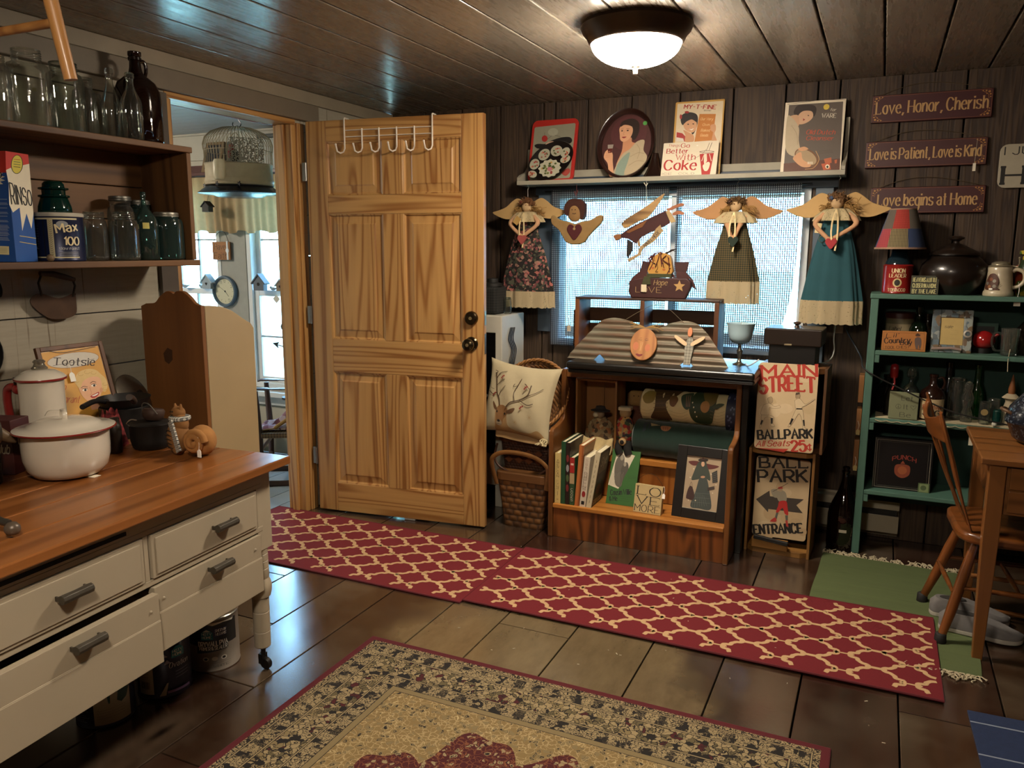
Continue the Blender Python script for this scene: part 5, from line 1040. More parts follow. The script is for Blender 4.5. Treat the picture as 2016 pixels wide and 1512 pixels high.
# ---------------------------------------------------------------- signs on the wall
def plaque(label, x0, x1, z0, z1, y, text, tx, shade):
    W, H = x1-x0, z1-z0; o = thing('wooden_plaque', label, 'wall sign', (x0, y, z0), 0, 'maroon plaques on the back wall', tilt=-3)
    m = MB(); m.box(0, W, 0, .014, 0, H); mk('board', m, M(shade, .45, var=.12), o, bevel=.003)
    a = Art(W, H); k = 100*H/W; gold = '#a5753c'
    for p in ([(2, 4), (98, 4)], [(2, 96), (98, 96)], [(1, 8), (1, 92)], [(99, 8), (99, 92)]): a.line(p, 1.6, '#7a4a30')
    for cx, sx in ((3.5, 1), (96.5, -1)):
        for cy, sy in ((12, 1), (88, -1)):
            for dx, dy, r_ in ((0, 0, 1.1), (2.5, -3, .8), (5, -4, .6), (-1, 9, .8), (-1.2, 18, .6), (2, 7, .5)): a.ell(cx+sx*dx, cy+sy*dy, r_, r_/k*100*.9, gold, 10)
            a.line([(cx, cy+sy*24), (cx+sx*1, cy+sy*8), (cx+sx*6, cy-sy*4)], 1.3, gold, True)
    a.text(text, tx[0], tx[1], tx[2], tx[3], '#b08a58', .14, .055, 1.1); a.build('lettering', o)
    m = MB(); m.tube(cat([(.03, .006, H), (W*.3, .005, H+.035), (W*.5, .004, H+.042), (W*.7, .005, H+.03), (W-.01, .006, H)], 4), .0014, 5); mk('hanging_wire', m, M('#4f3f2a', .6), o); return o
plaque('top maroon plaque lettered Love, Honor, Cherish', -.098, .382, 1.972, 2.094, 4.13, 'Love, Honor, Cherish', (4, 68, 96, 42), '#3c1115')
o = plaque('middle maroon plaque lettered Love is Patient, Love is Kind', -.110, .379, 1.772, 1.890, 4.13, 'Love is Patient, Love is Kind', (4, 68, 95, 40), '#3f1a1a')
m = MB(); m.box(.438, .450, -.003, -.002, -.028, .006); q = mk('price_tag', m, M('#d9cfba', .8), o); m = MB(); m.tube([(.444, -.003, .006), (.447, -.003, .11)], .0008, 5); mk('string', m, M('#b5aa92', .8), q)
plaque('bottom maroon plaque lettered Love begins at Home, behind doll wing', -.075, .389, 1.566, 1.684, 4.13, 'Love begins at Home', (7, 70, 93, 42), '#3c1113')
o = thing('enamel_wall_sign', 'white shaped sign with black lettering cut off by right edge', 'wall sign', (.428, 4.13, 1.668), 0, tilt=-2)
m = MB(); W, H = .46, .186; m.prism([(x, z) for x, z in rrect(W, H, .03)], 0, .006); mk('board', m, M('#a39a86', .5, var=.1), o, bevel=.002)
a = Art(W, H); a.text('I JUST WANT', 4, 24, 96, 17, '#191512', .16, serif=.4); a.text('SOME', 34, 48, 66, 18, '#191512', .18, serif=.5); a.text('HOME', 4, 90, 94, 38, '#191512', .24, .12, .8); a.build('lettering', o)
# ---------------------------------------------------------------- oak pew with shelves, and what it holds
def weave(c1, c2, sx, sz, rough=.7):
    k = ('WV', c1, c2, sx, sz)
    if k in MATS: return MATS[k]
    t = NT('wicker'); v = t.coord(); sp = t.n('ShaderNodeSeparateXYZ'); t.l(v, sp.inputs[0])
    h = t.math('ADD', sp.outputs[0], sp.outputs[1]); a = t.math('MULTIPLY', h, sx); b = t.math('MULTIPLY', sp.outputs[2], sz)
    par = t.math('MULTIPLY', t.math('FLOOR', b), .5); fa = t.math('FRACT', t.math('ADD', t.math('ADD', a, par), 50)); fb = t.math('FRACT', t.math('ADD', b, 50))
    hump = t.math('MULTIPLY', t.math('SINE', t.math('MULTIPLY', fa, PI)), t.math('SINE', t.math('MULTIPLY', fb, PI)))
    wn = t.n('ShaderNodeTexWhiteNoise', noise_dimensions='2D'); cb = t.n('ShaderNodeCombineXYZ'); t.l(t.math('FLOOR', t.math('ADD', a, par)), cb.inputs[0]); t.l(t.math('FLOOR', b), cb.inputs[1]); t.l(cb.outputs[0], wn.inputs['Vector'])
    col = t.mix(wn.outputs[0], c4(c1), c4(c2)); t.l(t.mix(t.ramp(hump, (.0, (.25,)*3), (.5, (1, 1, 1))), (.03, .015, .008, 1), col), t.b.inputs['Base Color'])
    t.b.inputs['Roughness'].default_value = rough; t.bump(hump, .6, .006); MATS[k] = t.m; return t.m
pw = thing('oak_pew', 'oak pew-like shelf unit with grained front and black top board', 'shelf unit', (-1.405, 3.465, 0))
prof = [(0, 0), (.485, 0), (.485, .815), (.158, .815), (.156, .60)]+cat([(.155, .585), (.14, .565), (.08, .55), (.03, .545), (.006, .535), (0, .515)], 3)
ok = wood('#7d4f26', '#5c3616', 'z', 5, 26, .35, .2, .05)
for x in (0, .848): m = MB(); m.prism(prof, x, x+.024, 'x'); mk('end_panel', m, ok, pw, bevel=.005)
fr = wood('#8a4f22', '#40200c', 'z', 9, 52, .4, .15, .10, sharp=.8)
m = MB(); m.box(.0245, .8475, .012, .03, 0, .149); mk('front_panel', m, fr, pw, bevel=.002)
m = MB(); m.box(.0245, .8475, .0, .228, .1495, .172); mk('seat_board', m, oakl('x'), pw, bevel=.004)
m = MB(); m.box(.0245, .8475, .229, .247, .1725, .357); mk('seat_back', m, wood('#a3662c', '#7c4417', 'z', 9, 48, .4, .15, .10), pw, bevel=.001)
m = MB(); m.box(.0245, .8475, .205, .48, .3575, .388); mk('ledge', m, oakl('x'), pw, bevel=.004)
m = MB(); m.box(.0245, .8475, .472, .484, .389, .814); mk('back_panel', m, wood('#7d4f26', '#583314', 'z', 5, 26, .5, 0, .05), pw)
m = MB(); m.box(.0245, .8475, .17, .19, .775, .8145); mk('top_rail', m, ok, pw, bevel=.002)
bt = M('#12100d', .33, var=.3, scale=8)
m = MB(); m.box(.07, .94, .032, .49, .838, .872); m.box(.07, .94, .05, .49, .8155, .838); mk('black_top', m, bt, pw, bevel=.012, seg=4)
m = MB(); m.box(.873, .90, .17, .485, 0, .815); mk('black_side', m, bt, pw, bevel=.002)
PX, PY = -1.405, 3.465; ST = .1722; LT = .3882; BT = .8722
# big open crate on top
tc_ = thing('open_crate', 'deep brown wooden crate with middle divider lying on its side', 'crate', (-1.395, 3.775, BT), 2)
cwz = wood('#7a4a24', '#4f2d14', 'z', 5, 30, .55, .0, .06); cwx = wood('#5f3819', '#3a200e', 'x', 5, 30, .55, 0, .06)
for nm, a in (('side_board', .0), ('divider', .333), ('side_board', .69)): m = MB(); m.box(a, a+.022, 0, .19, .0, .279); mk(nm, m, cwz, tc_, bevel=.002)
m = MB(); m.box(-.0, .712, 0, .19, .2795, .29); mk('top_board', m, wood('#3d2514', '#24150b', 'x', 5, 30, .5), tc_, bevel=.002)
for z0, z1 in ((.0, .03), (.075, .145), (.155, .225)): m = MB(); m.box(.0, .712, .1905, .20, z0, z1); mk('back_slat', m, cwx, tc_, bevel=.002)
m = MB(); [m.tube([(-.006, .03, .05+.018*k), (-.012, .03, .05+.018*k)], .011, 8) for k in range(10)]; mk('side_cleat', m, M('#2d170d', .7), tc_)
q = price_tag(tc_, (-.03, -.002, .145), s=1.2, col='#b5a890')
# shelf-sitter figure on the crate
hp = thing('shelf_sitter', 'dark red wooden figure with yellow face lettered hope, on the crate', 'figurine', (-.99, 3.85, BT+.2904))
dr = M('#35120f', .6, var=.2)
def PH(pts, s=.000505): return [((x-560)*s, (1240-y)*s) for x, y in pts]
m = MB(); m.prism(PH([(300, 1240), (270, 1180), (280, 1110), (320, 1065), (420, 1045), (840, 1045), (880, 1080), (880, 1130), (830, 1240)]), -.02, .02); mk('body', m, dr, hp, bevel=.004)
for pts in ([(240, 1120), (290, 1040), (360, 985), (430, 960), (440, 1040), (330, 1065), (285, 1110)], [(720, 985), (810, 985), (880, 1060), (920, 1155), (880, 1130), (850, 1050), (720, 1045)]): m = MB(); m.prism(PH(pts), .0205, .03); mk('wing', m, M('#3d1713', .6), hp, bevel=.001)
for q in ([(385, 885), (470, 900), (470, 990), (360, 985)], [(700, 895), (840, 888), (815, 990), (710, 990)]): m = MB(); m.prism(PH(q), .021, .03); mk('upper_wing', m, dr, hp, bevel=.001)
m = MB(); m.prism(PH(cat([(465, 1010), (480, 900), (530, 825), (600, 805), (670, 840), (690, 920), (680, 1010)], 3, True)), -.014, .0195); mk('face', m, M('#a97c34', .6, var=.12), hp, bevel=.003)
rn = random.Random(4); m = MB()
for k in range(34):
    t = rn.uniform(-.3, PI*.75); c = (565+115*math.cos(t), 925-125*math.sin(t)); P_ = PH([c, (c[0]+rn.uniform(-45, 20), c[1]+rn.uniform(10, 90)), (c[0]+rn.uniform(-20, 40), c[1]+rn.uniform(60, 150))]); y = rn.uniform(-.02, .015); m.tube(cat([(a_, y, b_) for a_, b_ in P_], 4), .0022, 5)
mk('hair', m, M('#4a170f', .8), hp)
m = MB(); m.tube(cat([(a_, -.017, b_) for a_, b_ in PH([(545, 900), (555, 950), (535, 985), (560, 985)])], 3), .0011, 5); [m.ball((a_, -.015, b_), (.005, .002, .004), 10, 6) for a_, b_ in PH([(518, 908), (600, 905)])]; mk('features', m, M('#33200f', .7), hp)
m = MB(); [m.ball((a_, -.0138, b_), (.008, .001, .006), 10, 6) for a_, b_ in PH([(505, 950), (615, 965)])]; mk('cheeks', m, M('#9c5a2c', .8), hp)
m = MB(); m.prism(PH([(450, 1005), (690, 1005), (690, 1040), (450, 1045)]), -.021, .02); m.prism(PH([(430, 1030), (490, 1040), (495, 1110), (405, 1110)]), -.027, -.021); mk('scarf', m, check('#4a4c28', '#23261a', 150, 150), hp, bevel=.002)
a = Art(.33, .10, ((270, 1040), (920, 1040), (920, 1240), (270, 1240))); a.text('Hope', 520, 1110, 650, 48, '#a58a5c', .1, slant=.2); a.text('LOVE', 345, 1185, 600, 52, '#a58a5c', .09); a.poly([(770+(58 if k % 2 == 0 else 26)*math.cos(PI*k/5-PI/2), 1118+(58 if k % 2 == 0 else 26)*math.sin(PI*k/5-PI/2)) for k in range(10)], '#a88450')
a.build('lettering', hp, (-.1465, -.0202, 0))
m = MB(); m.box(-.079, -.052, -.029, -.0275, .03, .066); mk('price_tag', m, M('#cbbd9f', .8), hp)
m = MB(); m.tube([(.03, .0, .215), (.06, .0, .232), (.085, 0, .238)], [.006, .005, .001], 8); m.tube([(.06, 0, .232), (.078, 0, .225)], .0015, 5); mk('twig', m, M('#1f130b', .8), hp)
# corrugated metal angel
ca = thing('corrugated_angel', 'rusty corrugated metal wings with oval wooden face, leaning on crate', 'wall ornament', (-1.372, 3.615, BT-.0), 0, tilt=-20)
tm = NT('rusted_tin'); v = tm.coord((1.5, 1, 22)); n = tm.noise(v, 2.2, 4, .65); sp = tm.n('ShaderNodeSeparateXYZ'); tm.l(tm.coord(), sp.inputs[0]); rd_ = tm.math('MULTIPLY_ADD', tm.math('SINE', tm.math('MULTIPLY', sp.outputs[2], 2*PI/.0335)), .5, .5)
col = tm.mix(tm.ramp(n, (.35, (0, 0, 0)), (.62, (1, 1, 1))), c4('#5d5a4c'), c4('#5a3820')); tm.l(tm.mix(tm.math('MULTIPLY', rd_, .45), col, c4('#7d7a68')), tm.b.inputs['Base Color']); tm.b.inputs['Roughness'].default_value = .55; tm.b.inputs['Metallic'].default_value = .35
top = cat([(0, .0), (.03, .05), (.09, .125), (.14, .185), (.18, .208), (.225, .213), (.29, .20), (.35, .178), (.40, .168), (.45, .178), (.50, .20), (.555, .212), (.61, .20), (.66, .16), (.70, .11), (.745, .05), (.775, 0)], 4)
def hz(x):
    for (a_, b_), (c_, d_) in zip(top, top[1:]):
        if a_ <= x <= c_: return b_+(d_-b_)*(x-a_)/max(c_-a_, 1e-6)
    return 0
def corf(u, v_):
    x = .001+.773*u; H = max(hz(x), .0005); z0 = 0
    for cx in (.165, .585): z0 = max(z0, .028*(1-abs(x-cx)/.03)) if abs(x-cx) < .03 else z0
    z = z0+(max(H-z0, .0001))*v_; return (x, .004*math.sin(2*PI*z/.0335), z)
m = MB(); m.grid(corf, 120, 56); mk('wings', m, tm.m, ca, thick=.0012, smooth=60)
fw = wood('#a8713c', '#8a5628', 'z', 10, 40, .6, 0, .06)
m = MB(); m.prism([(.378+.064*math.cos(t), .083+.078*math.sin(t)) for t in [2*PI*k/36 for k in range(36)]], -.026, -.008); fc = mk('oval_face', m, fw, ca, bevel=.004)
a = Art(.128, .156, ((715, 555), (972, 555), (972, 862), (715, 862)))
for dx in (0,): a.line([(800, 655), (825, 650)], 1, '#3a2214'); a.line([(795, 668), (820, 672), (828, 668)], 1.4, '#2a170c', True); a.line([(858, 655), (885, 655)], 1, '#3a2214'); a.line([(855, 665), (868, 672), (890, 668)], 1.4, '#2a170c', True); a.line([(822, 690), (820, 770)], 1.2, '#c9a06a'); a.line([(838, 690), (828, 770)], 1.2, '#c9a06a')
a.ell(775, 730, 28, 40, '#a8603a'); a.ell(890, 740, 26, 36, '#a8603a'); a.poly([(782, 805), (800, 800), (820, 806), (845, 802), (848, 815), (820, 828), (795, 820)], '#6d1c18', True)
a.build('painted_features', fc, (.314, -.0264, .005))
m = MB(); rn = random.Random(2)
for k in range(16): s_ = rn.choice((-1, 1)); m.tube(cat([(.378, -.022, .165), (.378+s_*.04, -.028, .168+rn.uniform(-.008, .01)), (.378+s_*rn.uniform(.06, .09), -.024, .175+rn.uniform(-.03, .02))], 4), .0013, 4)
mk('raffia_bow', m, M('#8a6a3a', .9), ca)
m = MB(); m.tube(cat([(.25, -.004, .19), (.33, .03, .26), (.40, .05, .30), (.47, .03, .27), (.552, -.004, .20)], 5), .0011, 5); mk('hanging_wire', m, M('#5a4a34', .6), ca)
m = MB(); m.prism(cat([(.572, .0), (.575, .03), (.572, .08), (.578, .115), (.585, .13), (.6, .13), (.607, .115), (.612, .08), (.606, .03), (.606, 0)], 3), -.016, -.009); md = mk('small_angel', m, check('#6b675c', '#8f8a7c', 70, 70), ca, bevel=.001)
m = MB(); m.prism([(.589+.011*math.cos(t), .153+.023*math.sin(t)) for t in [2*PI*k/20 for k in range(20)]], -.02, -.012); mk('head', m, M('#b5704a', .7), md, bevel=.002)
for s_ in (-1, 1): m = MB(); m.prism(cat([(.589+s_*.012, .105), (.589+s_*.06, .135), (.589+s_*.07, .128), (.589+s_*.045, .105), (.589+s_*.014, .088)], 3, True), -.018, -.012); mk('wing', m, M('#c2a07c', .7), md)
gb = thing('goblet_lamp', 'frosted pale blue glass goblet on silver stem with white cord', 'candle lamp', (-.573, 3.76, BT))
m = MB(); m.lathe([(.018, .098), (.038, .104), (.050, .122), (.055, .145), (.058, .172), (.0655, .192), (.064, .192), (.0565, .172), (.053, .145), (.047, .124), (0, .11)], 40); mk('glass_bowl', m, glass('#b4ccd4', .25, .4, .78), gb, smooth=60)
m = MB(); m.lathe([(0, 0), (.030, 0), (.030, .004), (.012, .010), (.007, .03), (.013, .058), (.014, .066), (.008, .076), (.006, .09), (.014, .098), (.018, .1)], 28); mk('stem', m, M('#8f897c', .25, .9), gb, smooth=60)
m = MB(); m.lathe([(0, .112), (.012, .112), (.012, .165), (.006, .17), (.002, .185), (0, .21)], 14); mk('bulb', m, glass('#f0ece0', .1, .5, .5), gb, smooth=60)
m = MB(); m.tube(cat([(.03, .0, .006), (.05, -.06, .004), (.075, -.10, .02), (.10, -.09, .04)], 5), .0028, 8); mk('power_cord', m, M('#c9c4b5', .5), gb)
# lower compartment: little crate, dolls, two rolled quilts
mc = thing('small_crate', 'small pine box standing on end inside the pew', 'box', (-1.352, 3.69, LT))
cp_ = wood('#9c6c36', '#6f4920', 'z', 6, 30, .6, 0, .06)
m = MB(); m.box(0, .01, 0, .15, 0, .374); mk('side_board', m, cp_, mc, bevel=.001); m = MB(); m.box(.205, .215, 0, .15, 0, .374); mk('side_board', m, cp_, mc, bevel=.001)
m = MB(); m.box(.0105, .2045, 0, .15, .364, .374); mk('top_board', m, cp_, mc, bevel=.001); m = MB(); m.box(.0105, .2045, 0, .15, 0, .01); mk('bottom_board', m, cp_, mc, bevel=.001)
m = MB(); m.box(.0105, .105, .14, .149, .0105, .363); m.box(.107, .2045, .14, .149, .0105, .363); mk('back_boards', m, wood('#8a5a2a', '#5f3a18', 'z', 6, 30, .6, 0, .06), mc)
dl = thing('calico_doll', 'doll in brown calico cloak and dark hat inside small pine box', 'doll', (-1.235, 3.745, LT+.0105))
cal = blotch(('#8a7452', '#a8926a', '#7d6244', '#94643e', '#8d7a58', '#4a3a2a'), 60)
m = MB(); m.lathe([(.09, 0), (.088, .03), (.075, .09), (.052, .14), (.02, .168), (0, .17)], 36, sy=.55, fold=lambda t, k: .07*math.sin(6*t)); mk('cloak', m, cal, dl, smooth=60)
m = MB(); m.ball((0, -.012, .185), (.024, .022, .026), 16, 10); mk('head', m, M('#7d6a52', .9), dl, smooth=70)
m = MB(); m.lathe([(0, .200), (.045, .197), (.046, .201), (.025, .208), (.02, .222), (0, .226)], 24, (0, -.008, 0), sx=1.1, sy=.8); mk('hat', m, M('#2a2420', .9), dl, smooth=50)
m = MB(); m.ball((-.018, -.03, .18), (.014, .01, .014), 12, 8); mk('white_bow', m, M('#b5a98f', .9), dl, smooth=70)
m = MB(); m.grid(lambda u, v: (-.09+.18*u, -.075-.045*v+.006*math.sin(u*20), .07*(1-v)+.006*math.sin(u*14+v*5)+.004), 24, 8); mk('apron', m, M('#a89468', .9, var=.25, scale=30), dl, thick=.003, smooth=60)
bd = thing('patchwork_doll', 'patchwork bodied doll with black legs sitting beside the green quilt', 'doll', (-1.10, 3.715, LT))
m = MB(); m.ball((0, 0, .13), (.048, .03, .075), 18, 12); mk('body', m, blotch(('#9c2f28', '#b58a4a', '#3a4a30', '#a8623a', '#8f7d5a', '#2a2a2a', '#6d2a2a'), 55), bd, smooth=70)
m = MB(); m.ball((.0, .005, .215), (.03, .028, .03), 16, 10); mk('head', m, M('#9a7f58', .9), bd, smooth=70); m = MB(); m.box(-.03, .035, -.025, .02, .228, .246); mk('hat_brim', m, M('#b5a98c', .9), bd, bevel=.005)
for s_ in (-.02, .025): m = MB(); m.tube(cat([(s_, -.01, .07), (s_, -.03, .04), (s_+.01, -.035, .012)], 4), .02, 10); mk('leg', m, M('#15130f', .9), bd, smooth=60)
m = MB(); m.ball((-.0, -.035, .075), (.02, .012, .02), 12, 8); mk('paw', m, M('#b5976a', .9), bd, smooth=60); m = MB(); m.ball((.0, -.045, .075), (.011, .006, .011), 12, 8); mk('paw_pad', m, M('#181310', .9), bd, smooth=60)
br = thing('cloth_bear', 'tan cloth bear head peeking between the box and striped quilt', 'stuffed toy', (-1.075, 3.83, LT))
m = MB(); m.ball((0, 0, .12), (.05, .04, .12), 16, 10); mk('body', m, M('#5a3020', .9), br, smooth=70); m = MB(); m.box(-.04, .04, -.022, .022, .23, .31); mk('head', m, M('#93703f', .9, var=.2), br, bevel=.02, seg=4, smooth=60); m = MB(); [m.ball((x, -.0225, .285), .0028, 8, 6) for x in (-.01, .014)]; mk('eyes', m, M('#20150e', .8), br)
def roll(o, r, L, mat, nm='quilt', wav=.05, sy=.85):
    m = MB(); m.lathe([(.0, 0), (r*.3, .0), (r*.75, .0), (r*.96, .012)]+[(r*(1+.02*math.sin(k*2.1)), .012+(L-.024)*k/30) for k in range(31)]+[(r*.96, L-.012), (r*.6, L), (0, L)], 56, fold=lambda t, k: .03*math.sin(3*t+1), sy=sy, ax='x'); return mk(nm, m, mat, o, smooth=50)
q2 = thing('green_quilt', 'dark green rolled quilt lying on pew ledge, under the cream one', 'quilt', (-1.055, 3.765, LT+.092), -1)
roll(q2, .105, .515, M('#152e24', .95, var=.25, scale=9, bump=.15, sheen=.3), q2.name and 'quilt_roll')
surf = lambda r, sy, a0, a1, L: (lambda u, v, d: (u*L, -(r*1.02+d+.0012)*sy*math.cos(R(a0+(a1-a0)*v))*1.0 if 0 else (r*1.035+d)*math.cos(R(180-(a0+(a1-a0)*v))), (r*1.035+d)*sy*math.sin(R(a0+(a1-a0)*v))))
a = Art(.515, .2, ((600, 290), (1490, 330), (1490, 650), (600, 600)), surf(.105, .85, -50, 80, .515), .012, .0004)
a.poly([(690, 330), (745, 330), (750, 380), (700, 415)], '#1b2430'); a.poly([(745, 335), (830, 355), (760, 365)], '#a8926a'); a.poly([(842, 360), (918, 362), (915, 390), (885, 402), (850, 390)], '#a8704a', True); [a.line([(862+18*k, 368), (866+18*k, 392)], 1.5, '#5a2a20') for k in range(3)]
a.line([(610, 520), (680, 535), (720, 580), (735, 620)], 2, '#0d1512', True)
a.build('applique', q2)
q1 = thing('cream_quilt', 'cream quilt with brown and green patches, rolled on the green quilt', 'quilt', (-1.03, 3.79, LT+.092+.165), -2)
roll(q1, .083, .485, M('#d6c493', .9, var=.12, scale=14, bump=.25), 'quilt_roll', sy=.92)
a = Art(.485, .22, ((740, 100), (1510, 110), (1495, 405), (740, 340)), surf(.083, .92, -60, 100, .485), .012, .0004)
a.poly([(820, 100), (1030, 90), (1000, 180), (930, 220), (930, 260), (960, 345), (820, 335), (850, 260), (845, 190)], '#4a3418', True); [a.line([(840, 170+22*k), (940, 165+22*k)], 2, '#6d5228') for k in range(6)]
a.poly([(1110, 190), (1150, 130), (1280, 120), (1300, 190), (1290, 280), (1250, 365), (1140, 350), (1095, 270)], '#2c3a22', True); a.poly([(1180, 130), (1290, 120), (1295, 220), (1230, 240)], '#6b5a2c', True); a.ell(1215, 248, 36, 34, '#a8763a'); [a.ell(1105+12*k % 60, 200+26*k, 5, 5, '#d8cda8', 8) for k in range(6)]
a.poly([(765, 200), (800, 165), (845, 175), (840, 225), (790, 235)], '#8a7434', True); a.poly([(950, 200), (985, 190), (1010, 215), (985, 250), (955, 240)], '#6d4a24', True); a.poly([(1030, 190), (1090, 165), (1115, 175), (1095, 260), (1050, 250)], '#31402a', True); [a.line([(1065+15*k, 185), (1075+12*k, 250)], 2, '#a8705a') for k in range(3)]
a.poly([(1275, 250), (1320, 230), (1370, 235), (1310, 260)], '#3a4428', True)
for k in range(9): y_ = 260+17*k; a.line([(750, y_), (800, y_+12), (840, y_+5)], .8, '#8f7d55', True); a.line([(950, y_+10), (1030, y_+26), (1090, y_+12)], .8, '#8f7d55', True); a.line([(1260, y_+10), (1320, y_+22), (1380, y_+12)], .8, '#8f7d55', True)
a.poly([(1400, 110), (1485, 110), (1470, 405), (1380, 395)], '#1c2036'); rn = random.Random(8); [a.ell(rn.uniform(1405, 1465), rn.uniform(140, 390), 7, 6, '#5a6078', 8) for k in range(22)]
a.poly([(1487, 110), (1512, 110), (1500, 405), (1472, 405)], '#b0803a'); a.line([(740, 335), (990, 350), (1240, 372), (1390, 398)], 3, '#4a2016')
a.build('applique', q1)
# books on the pew seat
def book(label, x, w_, d_, h_, lean, c, cover, rz=0, spine=None, fc=None, y=3.478):
    o = thing('book', label, 'book', (x, y, ST), rz, 'books standing on the pew seat', roll=lean)
    m = MB(); cv = .0022; m.box(0, cv, 0, d_, 0, h_); m.box(w_-cv, w_, 0, d_, 0, h_); m.box(cv, w_-cv, 0, cv, 0, h_); mk('cover', m, M(cover, .4, var=.05), o, bevel=.0008)
    m = MB(); m.box(cv+.0002, w_-cv-.0002, cv+.0002, d_-.003, .003, h_-.004); mk('pages', m, M('#cfc3a4', .9, var=.08, scale=200), o)
    if spine: a = Art(w_, h_); spine(a); a.build('spine_print', o, (0, -.0004, 0))
    if fc: a = Art(d_, h_); fc(a); a.build('cover_print', o, (w_+.0004, 0, 0), (0, 0, PI/2))
    return o
def vt(a, t, y0, y1, c, x=50, w_=60, th=.16):
    "lettering down a spine"
    n = len(t); st = (y1-y0)/max(n, 1)
    for k, ch in enumerate(t):
        if ch != ' ': a.text(ch, x-w_*.3, y0+st*(k+.9), x+w_*.3, st*.8, c, th)
book('yellow book with dark spine lettering at left end of the pew row', -1.375, .030, .19, .252, 0, 0, '#c9b273', spine=lambda a: (vt(a, 'AMERICAN', 12, 48, '#3a3420'), vt(a, 'LIVING', 52, 72, '#3a3420'), [a.line([(50, 76), (50, 84)], 1.2, '#2a2418'), a.line([(35, 92), (65, 92)], 2, '#3a3420')]))
book('tall green book second in the pew row', -1.343, .022, .22, .312, 0, 0, '#20462c', fc=lambda a: a.rect(4, 2, 98, 98, '#2d1c1a'))
book('dark picture-covered tall book third in the pew row', -1.320, .021, .215, .308, 0, 0, '#231814', spine=lambda a: [a.ell(50, 25+16*k, 36, 6, c, 10) for k, c in enumerate(('#6d2424', '#8a8a8a', '#4a5a34', '#6d2424'))])
book('short red and green spined book fourth in the row', -1.298, .024, .17, .238, 0, 0, '#2f4a2c', spine=lambda a: (a.rect(0, 0, 100, 32, '#9c2520'), a.rect(0, 33, 100, 55, '#a8906a'), a.rect(22, 62, 78, 95, '#223c26'), vt(a, 'COOKS', 64, 92, '#c9c3a8'), a.rect(20, 12, 80, 16, '#d8b8a8')))
book('orange-edged tall book fifth in the row', -1.272, .022, .20, .305, 4, 0, '#b06a38', spine=lambda a: a.rect(70, 0, 100, 100, '#8f4f26'), fc=lambda a: (a.rect(6, 3, 96, 40, '#8a6a4a'), a.rect(6, 41, 96, 97, '#7a4a2c'), a.text('home', 18, 30, 80, 12, '#c9a884', .14)))
book('white spined book with red dot, sixth in the row', -1.246, .030, .18, .252, 5, 0, '#cbbfa9', spine=lambda a: (vt(a, 'COUNTRY', 4, 26, '#7d4a3a', w_=50), vt(a, 'DUMPLINS', 30, 66, '#4a2018', w_=80, th=.2), a.ell(50, 74, 30, 6, '#8c2420'), a.rect(25, 88, 75, 95, '#15120f')))
book('leaning cookbook with dark garden picture cover, last in row', -1.213, .026, .155, .285, 9, -0, '#c2b696', spine=lambda a: [a.line([(50, 14+9*k), (50, 19+9*k)], 2, '#6d6248') for k in range(9)],
     fc=lambda a: (a.rect(2, 1, 98, 99, '#4a3a28'), a.rect(12, 6, 88, 40, '#6b5a44'), a.text('Style', 24, 28, 78, 15, '#b5a587', .1, slant=.2), a.poly([(0, 60), (40, 50), (98, 66), (98, 99), (2, 99)], '#2c2d1a'), a.ell(40, 70, 22, 9, '#5a2a1c', 12), a.text('GOOD COOK', 10, 95, 92, 8, '#b5a587', .14)))
def stand(name, label, cat_, x0, x1, z0, z1, y0, y1, c, t, quad=None, **k):
    o, a = panel(name, label, cat_, x0, x1, z0, z1, y0, y1, quad, c, t, **k); return o, a
o, a = panel('green_book', 'flat green book with black and white photo on its cover, leaning', 'book', -1.147, -1.005, ST, .422, 3.58, 3.682, ((470, 608), (708, 630), (690, 1000), (448, 968)), '#2c5a20', .012)
a.poly([(512, 614), (660, 655), (545, 875), (455, 845)], '#c3b8a0'); rn = random.Random(3)
a.poly([(500, 700), (530, 650), (560, 650), (575, 690), (570, 850), (520, 850), (500, 780)], '#5a5348', True); a.ell(552, 668, 15, 18, '#8f8674'); a.poly([(550, 760), (570, 710), (600, 700), (615, 740), (590, 790), (560, 850)], '#4a443a', True); a.ell(582, 712, 12, 15, '#8f8674'); [a.line([(480+12*k, 760+rn.uniform(0, 20)), (470+12*k, 850)], 1.2, '#756c5c') for k in range(9)]
a.text('Cousin Willie', 485, 915, 660, 34, '#12180e', .16, .07, .5); a.text('& Me', 480, 955, 545, 30, '#12180e', .16, .07, .5); [a.line([(610+10*k, 795+9*k), (690, 800+9*k)], .6, '#1c3414') for k in range(2)]; [a.line([(560+20*(k % 2), 925+14*k), (655, 935+14*k)], .6, '#1c3414') for k in range(3)]
a.build('cover_print', o)
lv = thing('love_more_block', 'small cream block sign lettered love more with wire handle', 'sign', (-.990, 3.515, ST), -4, tilt=-12)
m = MB(); m.box(0, .135, 0, .028, 0, .135); mk('block', m, M('#b59f70', .7, var=.1), lv, bevel=.002)
a = Art(.135, .135); bk = '#1a1510'; a.text('LO', 10, 36, 92, 28, bk, .15, .06, 1.0); a.text('VE', 10, 68, 92, 27, bk, .15, .06, 1.0); a.text('MORE', 5, 94, 95, 22, bk, .12, .05, .8); a.build('lettering', lv)
m = MB(); m.tube(cat([(.004, .014, .135), (.015, .02, .165), (.05, .024, .185), (.09, .022, .18), (.128, .014, .14)], 5), .0011, 5); mk('wire_handle', m, M('#3a2a1a', .5, .5), lv); price_tag(lv, (.142, -.003, .105), s=.9)
o = thing('framed_print', 'black framed print of plaid-gowned winged woman carrying a bag', 'picture frame', (-.812, 3.535, ST), -3, tilt=-14)
m = MB(); W, H, f = .252, .335, .046
